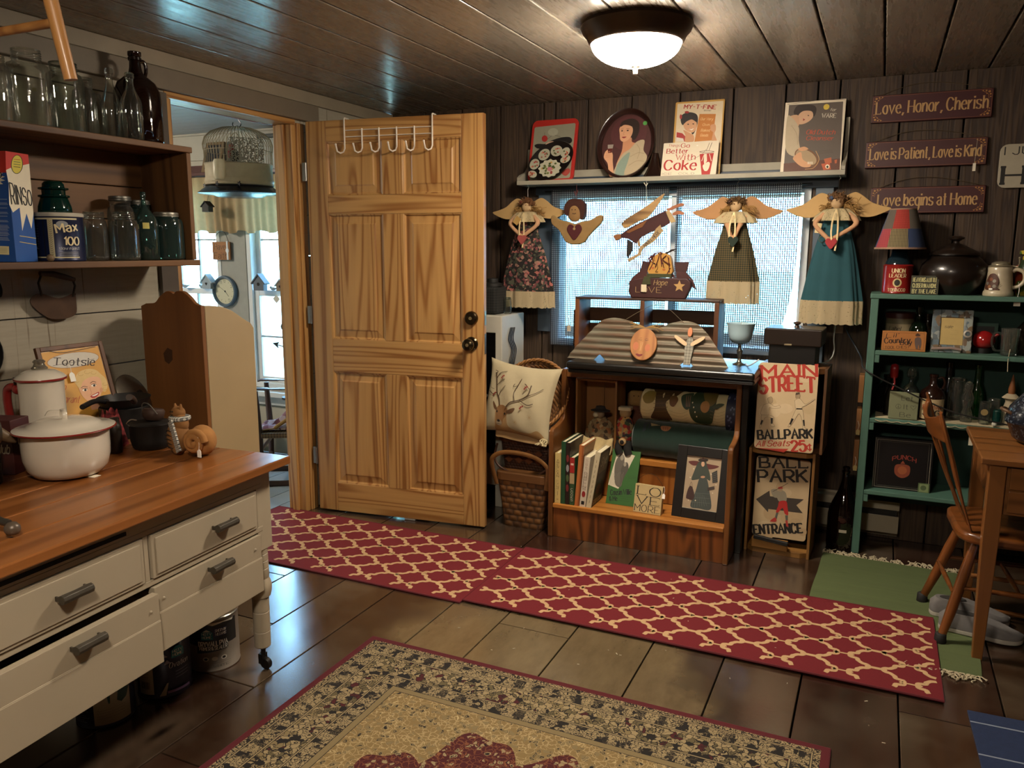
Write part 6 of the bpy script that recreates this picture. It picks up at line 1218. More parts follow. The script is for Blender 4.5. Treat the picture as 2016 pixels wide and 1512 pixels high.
m.box(0, f, 0, .018, 0, H); m.box(W-f, W, 0, .018, 0, H); m.box(f, W-f, 0, .018, 0, f); m.box(f, W-f, 0, .018, H-f, H); mk('frame', m, M('#171310', .35, var=.2), o, bevel=.002)
m = MB(); m.box(f, W-f, .008, .014, f, H-f); pn_ = mk('mat_board', m, M('#a38f74', .6, var=.08), o)
a = Art(W-2*f, H-2*f, ((1082, 622), (1388, 655), (1343, 1078), (1035, 1015)))
a.line([(1082, 622), (1388, 655), (1343, 1078), (1035, 1015), (1082, 622)], 2, '#c2b59c')
a.poly([(1090, 670), (1150, 665), (1215, 680), (1290, 695), (1360, 710), (1320, 728), (1250, 730), (1200, 700), (1130, 700)], '#5a2a26', True); a.poly([(1165, 690), (1195, 665), (1240, 670), (1250, 700), (1275, 760), (1280, 820), (1230, 800), (1150, 810), (1115, 805), (1140, 740)], '#3a4138', True)
a.poly([(1190, 790), (1245, 800), (1270, 880), (1290, 1045), (1180, 1035), (1105, 1010), (1150, 900)], '#3d4440', True); [a.line([(1140+14*k, 900+6*k), (1120+22*k, 1020)], .8, '#667068') for k in range(7)]; [a.line([(1130-8*k, 910+35*k), (1275+5*k, 925+38*k)], .8, '#667068') for k in range(3)]
a.ell(1215, 690, 15, 20, '#c29a7c'); a.ell(1218, 660, 45, 13, '#2a201a'); a.poly([(1195, 655), (1215, 640), (1240, 655)], '#4a2a20'); a.ell(1215, 790, 20, 9, '#b58a6c')
a.poly([(1068, 940), (1085, 880), (1105, 855), (1125, 870), (1140, 930), (1125, 965), (1085, 955)], '#3a2420', True); a.line([(1095, 870), (1115, 825), (1125, 870)], 1.2, '#2a1814', True); a.poly([(1295, 760), (1345, 740), (1350, 835), (1302, 840)], '#2f2f2c'); [a.line([(1300, 770+16*k), (1348, 758+16*k)], 1, '#6d685c') for k in range(5)]; a.poly([(1255, 875), (1320, 865), (1322, 890), (1260, 898)], '#3a302a'); [a.ell(x, y, 6, 5, '#c9bca0', 8) for x, y in ((1135, 725), (1105, 790), (1290, 770), (1335, 855), (1305, 920), (1150, 970), (1090, 965))]
a.build('print', pn_, (f, .0078, f))
# ---------------------------------------------------------------- right of the pew: stacked crates, signs, bottle, heater
def ocrate(label, loc, W, H, D, rz, cols):
    o = thing('open_fruit_crate', label, 'crate', loc, rz, 'stacked fruit crates')
    m_ = wood(*cols, 'z', 6, 26, .55, 0, .06); h_ = wood(*cols, 'x', 6, 26, .55, 0, .06)
    for a_ in (0, W-.012): m = MB(); m.box(a_, a_+.012, 0, D, .0, H); mk('side_board', m, m_, o, bevel=.001)
    for a_ in (0, H-.024): m = MB(); m.prism([(.0125, .02), (.04, 0), (W-.04, 0), (W-.0125, .02), (W-.0125, D), (.0125, D)], a_, a_+.024, 'z'); mk('end_board', m, h_, o, bevel=.001)
    m = MB(); m.box(.0125, W-.0125, D-.012, D-.002, .0245, H-.0245); mk('back_board', m, wood('#2d1c10', '#1a100a', 'z', 5, 20, .7), o)
    return o
ocrate('lower wooden crate standing on end with ball park entrance sign', (-.498, 3.70, 0), .290, .497, .21, -2, ('#9c7038', '#6e4a20'))
ocrate('upper wooden crate standing on end behind main street sign', (-.478, 3.70, .4975), .295, .385, .21, -2, ('#6d4826', '#43290f'))
pap = '#b7a07c'
o, a = panel('ballpark_sign', 'tin ball park entrance sign with dark arrow and red-trousered batter', 'sign', -.470, -.230, .068, .446, 3.735, 3.765, ((250, 288), (822, 340), (765, 1215), (195, 1115)), pap, .003, .015)
for k in range(14): rn = random.Random(k); a.ell(rn.uniform(260, 760), rn.uniform(330, 1150), rn.uniform(40, 90), rn.uniform(40, 80), rn.choice(('#ae9570', '#bfa985', '#b39a74')), 14)
bk = '#17130f'
a.text('BALL', 282, 412, 785, 105, bk, .24, .12, .9); a.poly([(0, 0), (1, 0), (1, 1)], pap); a.text('PARK', 265, 560, 775, 118, bk, .24, .12, .9, up=lambda u: 1-.0*u); a.text('ENTRANCE', 222, 1112, 735, 95, bk, .26, .12, .7)
a.poly([(240, 745), (380, 655), (385, 715), (745, 750), (665, 812), (735, 900), (368, 850), (365, 885)], '#3a332c')
a.poly([(470, 660), (520, 655), (555, 690), (555, 770), (480, 770), (455, 700)], '#8d8470', True); a.poly([(395, 650), (450, 640), (480, 690), (470, 730), (420, 720)], '#8d8470', True); a.ell(495, 640, 24, 28, '#a08a6c'); a.poly([(470, 620), (515, 608), (518, 635), (470, 640)], '#a02a24'); a.line([(415, 665), (500, 620), (575, 575)], 2.2, '#4a3a28')
a.poly([(485, 770), (555, 768), (570, 830), (578, 915), (540, 900), (518, 840), (470, 890), (448, 880), (470, 820)], '#ab2722', True); a.poly([(450, 890), (475, 890), (455, 960), (432, 960)], '#5a5a50'); a.poly([(545, 920), (575, 920), (575, 975), (552, 975)], '#5a5a50'); a.poly([(388, 975), (440, 940), (452, 985), (400, 985)], '#a8342c', True); a.poly([(548, 975), (572, 975), (582, 1045), (558, 1040)], '#a8342c')
a.build('print', o)
o, a = panel('main_street_sign', 'tin main street ballpark sign with two ball players, upper crate', 'sign', -.473, -.220, .506, .898, 3.664, 3.69, ((340, 672), (1000, 715), (930, 1640), (262, 1560)), '#c2ab86', .003, .015)
for k in range(12): rn = random.Random(k+50); a.ell(rn.uniform(340, 900), rn.uniform(720, 1500), rn.uniform(40, 100), rn.uniform(40, 80), rn.choice(('#baa27c', '#c9b491', '#bda680')), 14)
rd = '#a83224'
a.text('MAIN', 362, 822, 972, 112, rd, .26, .12, .9); a.text('STREET', 345, 995, 955, 150, rd, .22, .11, .8, arc=.18); a.text('BALLPARK', 312, 1470, 925, 92, bk, .26, .12, .7)
a.text('All Seats', 285, 1548, 660, 60, rd, .17, .09, slant=.35); a.text('25', 690, 1608, 850, 110, rd, .26, .12, .6); a.text('¢', 868, 1595, 915, 70, rd, .2); a.poly([(290, 1562), (480, 1575), (655, 1580), (600, 1618), (500, 1598)], rd)
ol = '#3a2c20'
for (pts, c) in (([(425, 1040), (470, 1030), (480, 1080), (450, 1100), (430, 1080)], '#a08a6a'), ([(380, 1110), (440, 1095), (500, 1130), (555, 1120), (560, 1145), (480, 1150), (440, 1140), (430, 1220), (350, 1210), (355, 1160)], '#c9b592'), ([(350, 1215), (430, 1220), (490, 1240), (480, 1300), (500, 1335), (455, 1330), (460, 1250), (400, 1240), (370, 1290), (340, 1350), (330, 1340), (350, 1270)], '#c4b08c')): a.poly(pts, c, True); a.line(pts+[pts[0]], .9, ol, True)
for (pts, c) in (([(740, 1010), (780, 1000), (785, 1040), (755, 1060), (738, 1040)], '#a08a6a'), ([(725, 1070), (780, 1050), (840, 1110), (880, 1095), (940, 1060), (945, 1068), (860, 1120), (810, 1140), (800, 1160), (740, 1160)], '#c9b592'), ([(740, 1160), (810, 1165), (830, 1270), (840, 1360), (875, 1375), (820, 1370), (810, 1290), (775, 1210), (720, 1280), (670, 1340), (650, 1340), (690, 1270), (710, 1220)], '#c4b08c')): a.poly(pts, c, True); a.line(pts+[pts[0]], .9, ol, True)
a.poly([(740, 990), (782, 985), (784, 1005), (735, 1015)], '#4a3a2c'); a.poly([(745, 1150), (812, 1155), (812, 1166), (744, 1163)], bk); a.poly([(690, 1255), (715, 1265), (680, 1325), (665, 1318)], bk); a.poly([(815, 1275), (835, 1275), (840, 1340), (825, 1340)], bk); a.poly([(455, 1250), (482, 1250), (475, 1310), (460, 1310)], bk); a.poly([(355, 1265), (372, 1275), (350, 1320), (338, 1312)], bk)
a.build('print', o)
es = thing('plate_stand', 'small light wood easel with black lip at foot of entrance sign', 'easel', (-.475, 3.672, .0245), -3)
m = MB(); m.box(.01, .17, .02, .05, 0, .045); mk('stand', m, wood('#a8783c', '#845a28', 'x', 6, 26, .5), es, bevel=.003)
m = MB(); m.T = Matrix.Translation((.02, .012, .055)) @ Matrix.Rotation(R(5), 4, 'Y'); m.box(.0, .155, -.008, .008, -.009, .009); mk('black_lip', m, M('#12100e', .5), es, bevel=.003)
bx = thing('lidded_box', 'dark brown metal box with overhanging lid and small knob, on crates', 'box', (-.462, 3.735, .8832), -2)
m = MB(); m.box(.02, .222, 0, .17, 0, .10); mk('box_body', m, M('#14110f', .45, .3), bx, bevel=.004); m = MB(); m.box(.0, .245, -.012, .185, .092, .168); l = mk('lid', m, M('#241a13', .35, .2, var=.15), bx, bevel=.006, seg=3)
m = MB(); m.lathe([(0, .168), (.012, .168), (.008, .178), (.018, .186), (.014, .192), (0, .194)], 20, (.125, .085, 0)); mk('knob', m, M('#3a2414', .4), l, smooth=50); m = MB(); m.box(.088, .12, -.016, -.0115, .093, .10); mk('latch', m, M('#a89878', .3, .8), l, bevel=.001)
ab = bottle('very tall amber glass bottle standing on floor by heater', (-.083, 3.925, 0), [(0, .006), (.055, 0), (.066, .006), (.068, .02), (.068, .165), (.062, .20), (.044, .245), (.026, .29), (.0165, .33), (.0145, .365), (.018, .368), (.018, .378), (.013, .38), (.013, .386), (.016, .388), (.016, .396), (.012, .398), (.0105, .38)], glass('#2e0f05', .03, .5, .1), name='amber_bottle')
m = MB(); m.grid(lambda u, v: (.0685*math.cos(R(-100+28*u)), .0685*math.sin(R(-100+28*u)), .095+.014*v), 8, 1); q = mk('paper_label', m, M('#b5ab97', .8), ab)
ht = thing('baseboard_heater', 'cream metal baseboard heater along the foot of back wall', 'heater', (-.62, BY-.002, .0))
m = MB(); m.box(0, .78, -.012, 0, .02, .215); m.box(0, .78, -.062, -.012, .195, .205); m.box(0, .78, -.066, -.058, .05, .135); m.box(0, .78, -.064, -.060, .165, .197); mk('housing', m, M('#a59a84', .45, var=.08), ht, bevel=.002)
m = MB(); m.box(.01, .77, -.055, -.0125, .06, .17); mk('fins', m, M('#15120f', .6), ht)
# wiring on the wall
m = MB(); m.box(-.195, -.15, BY-.012, BY-.001, 1.00, 1.08); q = mk('wall_outlet', m, M('#8a6a55', .5), bevel=.003); tag(q, 'tan wall outlet plate below the teal-dressed doll', 'outlet')
m = MB(); m.tube(cat([(-.185, 4.125, 1.05), (-.188, 4.11, .98), (-.182, 4.10, .92), (-.20, 4.07, .875), (-.26, 4.0, .862), (-.30, 3.93, .885)], 6), .003, 8); tag(mk('white_power_cable', m, M('#bdb8ab', .5), smooth=60), 'white power cord dropping from outlet to the crates', 'cord')
m = MB(); m.tube(cat([(-.155, 4.12, 1.06), (-.12, 4.08, 1.0), (-.06, 4.0, .91), (-.035, 3.868, .868), (.10, 3.862, .80), (.30, 3.862, .715), (.44, 3.86, .685), (.60, 3.86, .66)], 6), .0034, 8); tag(mk('black_power_cable', m, M('#14120f', .5), smooth=60), 'black power cord slanting across front of the teal shelves', 'cord')
m = MB(); m.tube(cat([(-.15, 4.125, 1.04), (-.09, 4.10, .95), (-.03, 4.05, .86), (.0, 4.0, .80)], 6), .0034, 8)
# ---------------------------------------------------------------- left of the pew: white cabinet, baskets, pillow
wc = thing('white_cabinet', 'narrow white metal cabinet with dark glass front behind the door', 'cabinet', (-2.26, 3.765, 0))
wm = M('#b9b3a4', .35, var=.05)
m = MB(); m.box(0, .46, 0, .29, .12, 1.05); mk('cabinet_body', m, wm, wc, bevel=.006); m = MB(); m.box(.03, .425, -.006, -.0005, .30, .96); q = mk('glass_front', m, M('#0b0a0a', .08), wc, bevel=.002)
m = MB(); m.tube([(.06, -.02, .62), (.39, -.02, .62)], .008, 10); mk('handle', m, M('#8f8a80', .3, .8), q)
for x, y in ((.0, 0), (.42, 0), (.0, .25), (.42, .25)): m = MB(); m.box(x, x+.04, y, y+.04, 0, .1195); mk('leg', m, wm, wc, bevel=.003)
m = MB()
for k in range(4): m.tube(cat([(.466+.004*k, .10+.008*k, .98), (.468+.004*k, .07+.01*k, .92), (.468+.004*k, .11+.01*k, .86), (.468+.004*k, .08+.012*k, .79), (.468, .10, .70)], 5), .003, 6)
mk('coiled_cord', m, M('#141210', .5), wc)
ms = thing('mesh_case', 'black mesh case standing on top of white cabinet', 'case', (-1.93, 3.80, 1.0505))
m = MB(); m.box(-.10, .08, 0, .14, 0, .15); mk('case_body', m, check('#24231f', '#0f0e0d', 70, 70), ms, bevel=.02, seg=3); m = MB(); m.lathe([(0, .15), (.05, .15), (.05, .165), (.03, .17), (.03, .19), (0, .195)], 20, (.03, .06, 0)); mk('cap', m, M('#1c1a17', .6), ms, smooth=40)
jar('small clear jar on white cabinet beneath the flowered doll', (-1.83, 3.90, 1.0505), .022, .09, .018, clear2, grp='loose jars')
bk2 = thing('splint_basket', 'square woven splint basket with bent wood handle on floor', 'basket', (-1.565, 3.60, 0))
m = MB(); n_ = 10
def sq(w_, d_, z): return [(x*w_/2, y*d_/2, z) for x, y in rr_]
rr_ = [(2*(x-.5), 2*(y-.5)) for x, y in rrect(1, 1, .12, 3)]; L_ = len(rr_)
def taper(m, lv):
    vs = []; [vs.extend(sq(*l)) for l in lv]; m.add(vs, [(k*L_+j, k*L_+(j+1) % L_, (k+1)*L_+(j+1) % L_, (k+1)*L_+j) for k in range(len(lv)-1) for j in range(L_)]+[tuple(range(L_)), tuple(range((len(lv)-1)*L_, len(lv)*L_))])
taper(m, [(.215, .17, 0), (.235, .185, .10), (.27, .21, .245)]); mk('woven_body', m, weave('#7d5226', '#4d2f14', 22, 32), bk2)
m = MB(); taper(m, [(.278, .218, .245), (.284, .222, .25), (.284, .222, .285), (.278, .218, .29), (.10, .08, .292)]); mk('rim', m, wood('#6d4824', '#47290f', 'x', 6, 20, .5), bk2, bevel=.002)
m = MB(); m.tube(cat([(-.135, -.10, .22), (-.155, -.115, .32), (-.145, -.122, .365), (-.09, -.125, .395), (0, -.125, .40), (.09, -.125, .385), (.145, -.12, .345), (.15, -.115, .30), (.135, -.10, .22)], 5), .012, 8, flat=(0, 1, 0)); mk('handle', m, wood('#8f6434', '#6d4520', 'x', 6, 20, .5), bk2, smooth=60)
bk1 = thing('picnic_basket', 'dark brown lidded picnic basket with diamond weave, above splint basket', 'basket', (-1.575, 3.655, .2925))
m = MB(); taper(m, [(.235, .19, 0), (.265, .21, .14)]); mk('woven_body', m, weave('#4a2610', '#341809', 60, 70), bk1)
m = MB(); taper(m, [(.280, .222, .141), (.284, .226, .145), (.284, .226, .165), (.27, .21, .178), (.2, .15, .182)]); mk('lid', m, wood('#5a3016', '#3d1e0c', 'x', 6, 20, .35, .2), bk1, bevel=.002)
for y in (-.118,): m = MB(); m.tube(cat([(-.14, y, .13), (-.152, y-.008, .06), (-.12, y-.012, .012), (-.04, y-.014, -.012), (.06, y-.014, -.012), (.13, y-.01, .02), (.15, y-.006, .07), (.14, y, .13)], 5), .006, 8); mk('handle', m, M('#3d2010', .5), bk1, smooth=60)
a = Art(.25, .13); [a.poly([(x, y-14), (x+9, y), (x, y+14), (x-9, y)], '#5f3418') for x in (18, 40, 62, 84) for y in (34, 66)]; q = a.build('woven_diamonds', bk1, (-.125, -.1035, .008)); q.rotation_euler = (R(4), 0, 0)
wt = thing('wicker_tray', 'round shallow wicker basket tilted behind the deer pillow', 'basket', (-1.575, 3.665, .655), 0, tilt=62)
m = MB(); m.lathe([(0, -.045), (.13, -.042), (.165, -.015), (.19, .015)], 48, caps=False); mk('woven_bowl', m, weave('#8a5c2c', '#5f3a18', 40, 60), wt, smooth=60, thick=.006)
for ph in (0, PI): m = MB(); m.tube([((.192+.005*math.cos(24*t+ph))*math.cos(t), (.192+.005*math.cos(24*t+ph))*math.sin(t), .018+.006*math.sin(24*t+ph)) for t in [2*PI*k/240 for k in range(240)]], .006, 6, True); mk('rim_braid', m, M('#8d5f2e', .6, var=.3, scale=60), wt, smooth=60)
dp = thing('deer_pillow', 'cream throw pillow printed with antlered deer, in wicker basket', 'pillow', (-1.595, 3.545, .655), 0, tilt=-14, roll=5)
def pil(u, v, d=0):
    x, z = 2*u-1, 2*v-1; b = max(0, (1-x**2)*(1-z**2))**.42; W = .182*(1-.05*(1-abs(z)**3)*abs(x)); k = 1+.07*(abs(x*z))**2
    return (x*W*k, -(.062*b+d)+.004*math.sin(9*x+4*z)*b, z*.176*k*(1-.05*(1-abs(x)**3)))
m = MB(); m.grid(pil, 36, 36); m.grid(lambda u, v: (pil(u, v)[0], -pil(u, v)[1]+.0005, pil(u, v)[2]), 36, 36); mk('cushion', m, M('#a89b7c', .95, var=.1, scale=12, bump=.1), dp, smooth=80)
a = Art(.364, .352, ((195, 730), (880, 815), (850, 1335), (140, 1390)), pil, .012, .0005)
fur = '#7d5a36'; fd = '#5a3f26'
a.poly([(350, 1190), (420, 1140), (490, 1160), (480, 1230), (500, 1310), (600, 1330), (700, 1320), (780, 1280), (830, 1330), (720, 1390), (560, 1420), (420, 1425), (350, 1420), (350, 1330)], '#94754c', True); a.poly([(355, 1180), (380, 1145), (440, 1135), (485, 1165), (480, 1215), (445, 1260), (430, 1310), (375, 1315), (362, 1250)], fur, True)
a.poly([(360, 1170), (310, 1115), (300, 1125), (325, 1175), (355, 1190)], fd, True); a.poly([(480, 1180), (550, 1145), (568, 1152), (540, 1190), (485, 1200)], fd, True); a.ell(400, 1295, 32, 26, '#8f8068'); a.ell(395, 1280, 17, 11, '#1f1712'); a.ell(368, 1200, 9, 11, '#1a120c'); a.ell(462, 1208, 10, 10, '#1a120c'); a.line([(380, 1310), (400, 1306), (425, 1310)], 1.6, '#33241a')
for pts, w_ in (([(392, 1140), (375, 1080), (340, 1030), (320, 950), (305, 890), (290, 850)], 6), ([(340, 1030), (280, 1045), (225, 1020)], 4), ([(325, 960), (370, 930), (420, 900)], 3), ([(310, 900), (350, 850), (430, 830)], 3), ([(365, 1060), (400, 1000), (440, 960)], 3), ([(475, 1145), (520, 1100), (600, 1070), (680, 1020), (700, 940)], 6), ([(600, 1070), (680, 1100), (735, 1085)], 4), ([(650, 1040), (740, 1000), (800, 960)], 3), ([(560, 1085), (545, 1010), (580, 930), (600, 890)], 3), ([(690, 970), (640, 930), (660, 940)], 3), ([(575, 950), (530, 960), (540, 935)], 2.5), ([(290, 860), (320, 840), (285, 830)], 3), ([(235, 930), (245, 985), (300, 1000)], 2)): a.line(pts, w_, '#4a3826', True)
for x, y in ((310, 1040), (630, 1125), (395, 880), (655, 960)): [a.ell(x+dx, y+dy, 8, 8, '#7d2a20', 8) for dx, dy in ((0, 0), (14, -8), (-8, 12))]
for x, y in ((215, 1190), (720, 1195), (590, 1260), (245, 1360)): [a.line([(x-22*math.cos(t), y-22*math.sin(t)), (x+22*math.cos(t), y+22*math.sin(t))], 1.2, '#8f7446') for t in (0, PI/4, PI/2, 3*PI/4)]
a.build('deer_print', dp)
m = MB(); rn = random.Random(1); [m.tube(cat([(.165, -.01, -.165), (.18+rn.uniform(-.02, .02), -.03+rn.uniform(-.02, .02), -.18), (.17+rn.uniform(-.03, .03), -.04+rn.uniform(-.02, .02), -.20)], 3), .003, 5) for k in range(14)]; mk('tassel', m, M('#b5a680', .9), dp)
# ---------------------------------------------------------------- teal shelf unit on the right and what stands on it
tl = M('#47695b', .6, var=.18, scale=10, bump=.06)
ts_ = thing('teal_shelf_unit', 'teal green painted open shelf unit against the dark back wall', 'shelf unit', (-.035, 3.874, 0))
for x in (0, .93): m = MB(); m.box(x, x+.032, 0, .26, 0, 1.187); mk('side_post', m, tl, ts_, bevel=.003)
m = MB(); m.box(-.004, .966, -.004, .264, 1.1875, 1.208); mk('top_shelf', m, tl, ts_, bevel=.003)
for z in (.937, .628, .290): m = MB(); m.box(.0325, .9295, .002, .25, z, z+.020); mk('shelf', m, tl, ts_, bevel=.003)
for z, dx in ((.902, 0), (.593, 0), (.255, 0)): m = MB(); m.box(.0325, .052, .004, .02, z, z+.0345); mk('cleat', m, tl, ts_, bevel=.002)
m = MB(); m.box(.0325, .9295, .2505, .258, .20, 1.187); mk('back_panel', m, M('#183830', .7, var=.2), ts_)
S1, S2, S3, S4 = 1.2084, .9574, .6484, .3104
GS = 'things on the teal shelf unit'
# top
tn = thing('tobacco_lamp', 'lamp with red tobacco tin base and patchwork gingham shade', 'lamp', (.065, 3.985, S1))
m = MB(); m.lathe([(0, 0), (.060, 0), (.0625, .004), (.061, .008), (.061, .118), (.063, .122), (.055, .128), (0, .128)], 40); mk('tin_base', m, M('#8d1d18', .3, .1, coat=.3), tn, smooth=40)
a = cylart(.061, -150, -30, .006, .120); a.text('UNION', 30, 24, 72, 15, '#d3bd90', .22, .1, .5); a.text('LEADER', 22, 42, 76, 13, '#d3bd90', .22, .1, .5); a.ell(49, 63, 14, 17, '#c9b07a'); a.ell(49, 63, 9, 12, '#2a2620'); a.text('TOBACCO', 20, 96, 76, 11, '#d3bd90', .22, .1, .5); a.build('lettering', tn)
m = MB(); m.lathe([(.055, .128), (.052, .14), (.035, .165), (.03, .20), (0, .20)], 32); mk('glass_neck', m, glass('#23343c', .03, .5, .5), tn, smooth=60)
m = MB(); m.lathe([(.103, .198), (.054, .368)], 48, caps=False); mk('shade', m, M('#32415e', .9, var=.2), tn, smooth=60, thick=.002)
for q in ([(.1045, .195), (.1045, .203)], [(.0545, .364), (.0555, .371)]): m = MB(); m.lathe(q, 48, caps=False); mk('shade_trim', m, M('#9a7a62', .9), tn, thick=.002)
def cone(a0, a1): return lambda u, v, d: ((.1035-.049*v+d+.0022)*math.cos(R(a0+(a1-a0)*u)), (.1035-.049*v+d+.0022)*math.sin(R(a0+(a1-a0)*u)), .200+.166*v)
ck = {'r': check('#a8382c', '#6f1f1a', 210, 210), 'p': check('#a8484a', '#7d2a34', 230, 230), 't': check('#93835c', '#1c1a18', 170, 170), 'g': M('#5a5248', .9), 'b': M('#2c3a5a', .9)}
for k, (u0, u1, v0, v1, c) in enumerate(((0, .28, 0, .5, 'p'), (.28, .62, 0, .5, 't'), (.62, 1, 0, .5, 'b'), (0, .3, .5, 1, 'g'), (.3, .66, .5, 1, 'r'), (.66, 1, .5, 1, 'g'))):
    m = MB(); f_c = cone(-160, -20); m.grid(lambda u, v: f_c(u0+(u1-u0)*u, v0+(v1-v0)*v, 0), 12, 2); mk('patch', m, ck[c], tn, smooth=60)
o = thing('heaven_block', 'small dark block sign about heaven and home by the lake', 'sign', (.118, 3.90, S1), -2, tilt=-4)
m = MB(); m.box(0, .108, 0, .022, 0, .082); mk('block', m, M('#1b1d15', .6), o, bevel=.002)
a = Art(.108, .082); gd_ = '#b5ae78'; a.line([(2, 3), (98, 3), (98, 97), (2, 97), (2, 3)], 1.2, '#5f5b40'); a.text('HEAVEN IS A LITTLE', 7, 33, 93, 22, gd_, .16); a.text('CLOSER IN A HOME', 7, 63, 93, 21, gd_, .16); a.text('BY THE LAKE', 7, 93, 93, 21, gd_, .18); a.build('lettering', o)
bp = thing('bean_pot', 'large round dark brown lidded bean pot on top shelf', 'pot', (.285, 4.015, S1))
db = M('#1a120d', .3, coat=.3, var=.2)
m = MB(); m.lathe([(0, 0), (.09, 0), (.095, .006), (.125, .05), (.137, .09), (.130, .125), (.105, .155), (.088, .166), (.088, .172)], 48); mk('pot_body', m, db, bp, smooth=60)
m = MB(); m.lathe([(.097, .168), (.102, .172), (.10, .178), (.07, .195), (.03, .215), (.012, .222), (.012, .23), (.03, .238), (.032, .246), (.02, .252), (0, .253)], 44); mk('lid', m, db, bp, smooth=50)
sn = thing('beer_stein', 'white ceramic beer stein with brown relief scene and pewter lid', 'stein', (.455, 3.955, S1))
ce = M('#b5a88e', .3, coat=.3)
m = MB(); m.lathe([(0, 0), (.056, 0), (.058, .004), (.057, .018), (.053, .022), (.046, .105), (.046, .118), (.043, .122)], 40); mk('stein_body', m, ce, sn, smooth=50)
m = MB(); m.lathe([(.045, .122), (.046, .126), (.036, .130), (.034, .138), (.02, .145), (0, .146)], 32); mk('lid', m, M('#8f866f', .3, .5), sn, smooth=50)
m = MB(); m.tube(cat([(.044, -.012, .105), (.062, -.016, .112), (.085, -.02, .098), (.088, -.02, .065), (.07, -.016, .042), (.05, -.01, .036)], 5), .008, 10); mk('handle', m, ce, sn, smooth=60)
m = MB(); m.tube([(.03, -.005, .128), (.062, -.016, .122), (.066, -.017, .14), (.064, -.017, .158)], .004, 8); m.ball((.064, -.017, .16), .006, 10, 8); mk('thumb_lift', m, M('#8f866f', .3, .7), sn, smooth=60)
a = Art(.075, .07, None, lambda u, v, d: ((.0545-.0056*v+d+.0004)*math.cos(R(-165+85*u)), (.0545-.0056*v+d+.0004)*math.sin(R(-165+85*u)), .024+.072*v), .006, .0002)
a.poly([(10, 95), (8, 55), (25, 10), (55, 2), (75, 25), (80, 60), (70, 80), (85, 95)], '#4a2614', True); [a.ell(x, y, 9, 10, c, 12) for x, y, c in ((20, 60, '#6d6a62'), (58, 45, '#8f8878'), (60, 75, '#7d7566'), (35, 78, '#8a5a34'), (40, 35, '#7d4526'))]; [a.line([(70, 90), (80+5*k, 40+10*k)], 1, '#3a2a1a') for k in range(4)]; a.ell(45, 92, 10, 6, '#d8d2c4')
a.build('relief', sn); price_tag(sn, (.066, -.055, .0), s=1.5)
fb = thing('fruit_jar', 'jar painted with green and yellow fruit at the right picture edge', 'jar', (.575, 4.04, S1))
m = MB(); m.lathe([(0, 0), (.045, 0), (.055, .03), (.055, .12), (.035, .15), (.03, .17), (.045, .175), (.045, .19), (0, .195)], 32); mk('jar_body', m, blotch(('#4a6a34', '#b5a03a', '#a8442a', '#6d7d3a', '#c9a84a', '#2c3a20'), 26, .35), fb, smooth=50)
# second tier
pl = thing('lidded_tin', 'round tin with maroon lid and cream label behind tool chest box', 'tin', (.092, 4.06, S2))
m = MB(); m.lathe([(0, 0), (.060, 0), (.060, .135)], 36); mk('tin_body', m, M('#6d674f', .5), pl, smooth=40); m = MB(); m.lathe([(.063, .135), (.063, .158), (.058, .162), (0, .162)], 36); mk('lid', m, M('#3a1612', .4), pl, smooth=40)
a = cylart(.060, -160, -40, .05, .125); a.rect(2, 20, 98, 100, '#9c8f70'); a.text('Label', 20, 60, 60, 25, '#2a2418', .12, slant=.2); a.ell(70, 80, 22, 18, '#6d7a3a'); a.build('label', pl)
bottle('dark green bottle with foil cap behind the tool chest box', (.168, 4.015, S2), [(0, .003), (.036, 0), (.038, .01), (.038, .09), (.028, .115), (.014, .13), (.0125, .165), (.016, .166), (.016, .19), (0, .19)], glass('#1a2a1c', .03, .5, .3), GS)
bottle('small bottle standing between tool chest box and seaside frame', (.205, 4.03, S2), [(0, .003), (.028, 0), (.029, .07), (.02, .1), (.012, .11), (.012, .145), (.015, .147), (.015, .16), (0, .16)], glass('#30281c', .03, .5, .3), GS)
o = thing('tool_chest_box', "orange wooden box lettered tool chest with a boy picture", 'box', (.022, 3.893, S2), 2, tilt=-2)
m = MB(); m.box(0, .176, 0, .05, 0, .087); mk('box_body', m, M('#a86d35', .55, var=.12), o, bevel=.002)
a = Art(.176, .087, ((295, 1247), (728, 1272), (697, 1477), (273, 1445))); a.line([(308, 1262), (705, 1285), (680, 1455), (290, 1430), (308, 1262)], 1.2, '#5a3214')
bk = '#24150c'; a.text("Lil'", 325, 1318, 440, 42, bk, .16, .08, slant=.2); a.text('Country', 308, 1375, 555, 50, bk, .2, .09, .5); a.text('Boy', 458, 1395, 570, 42, bk, .22, .09, .5); a.text('TOOL CHEST', 308, 1432, 548, 26, bk, .15)
a.ell(635, 1305, 22, 18, '#8a5a34'); a.poly([(610, 1295), (635, 1280), (662, 1297), (655, 1308), (615, 1308)], '#3a2416'); a.poly([(608, 1330), (660, 1330), (665, 1390), (650, 1440), (640, 1440), (635, 1400), (625, 1440), (608, 1438), (600, 1390)], '#5a4a44', True); a.line([(600, 1440), (650, 1450)], 1.4, bk)
a.build('lettering', o)
fr_ = thing('seaside_frame', 'pewter seaside picture frame with cream blank card', 'picture frame', (.217, 3.925, S2), 1, tilt=-9)
m = MB(); W, H, f = .158, .188, .034; fm = blotch(('#5a6468', '#7d8688', '#4a4238', '#8f958f', '#6d5a44', '#5f6f78'), 48, .35)
m.box(0, f, 0, .012, 0, H); m.box(W-f, W, 0, .012, 0, H); m.box(f, W-f, 0, .012, 0, f); m.box(f, W-f, 0, .012, H-f, H); mk('frame', m, fm, fr_, bevel=.003); m = MB(); m.box(f, W-f, .005, .01, f, H-f); q = mk('card', m, M('#b59c62', .6), fr_)
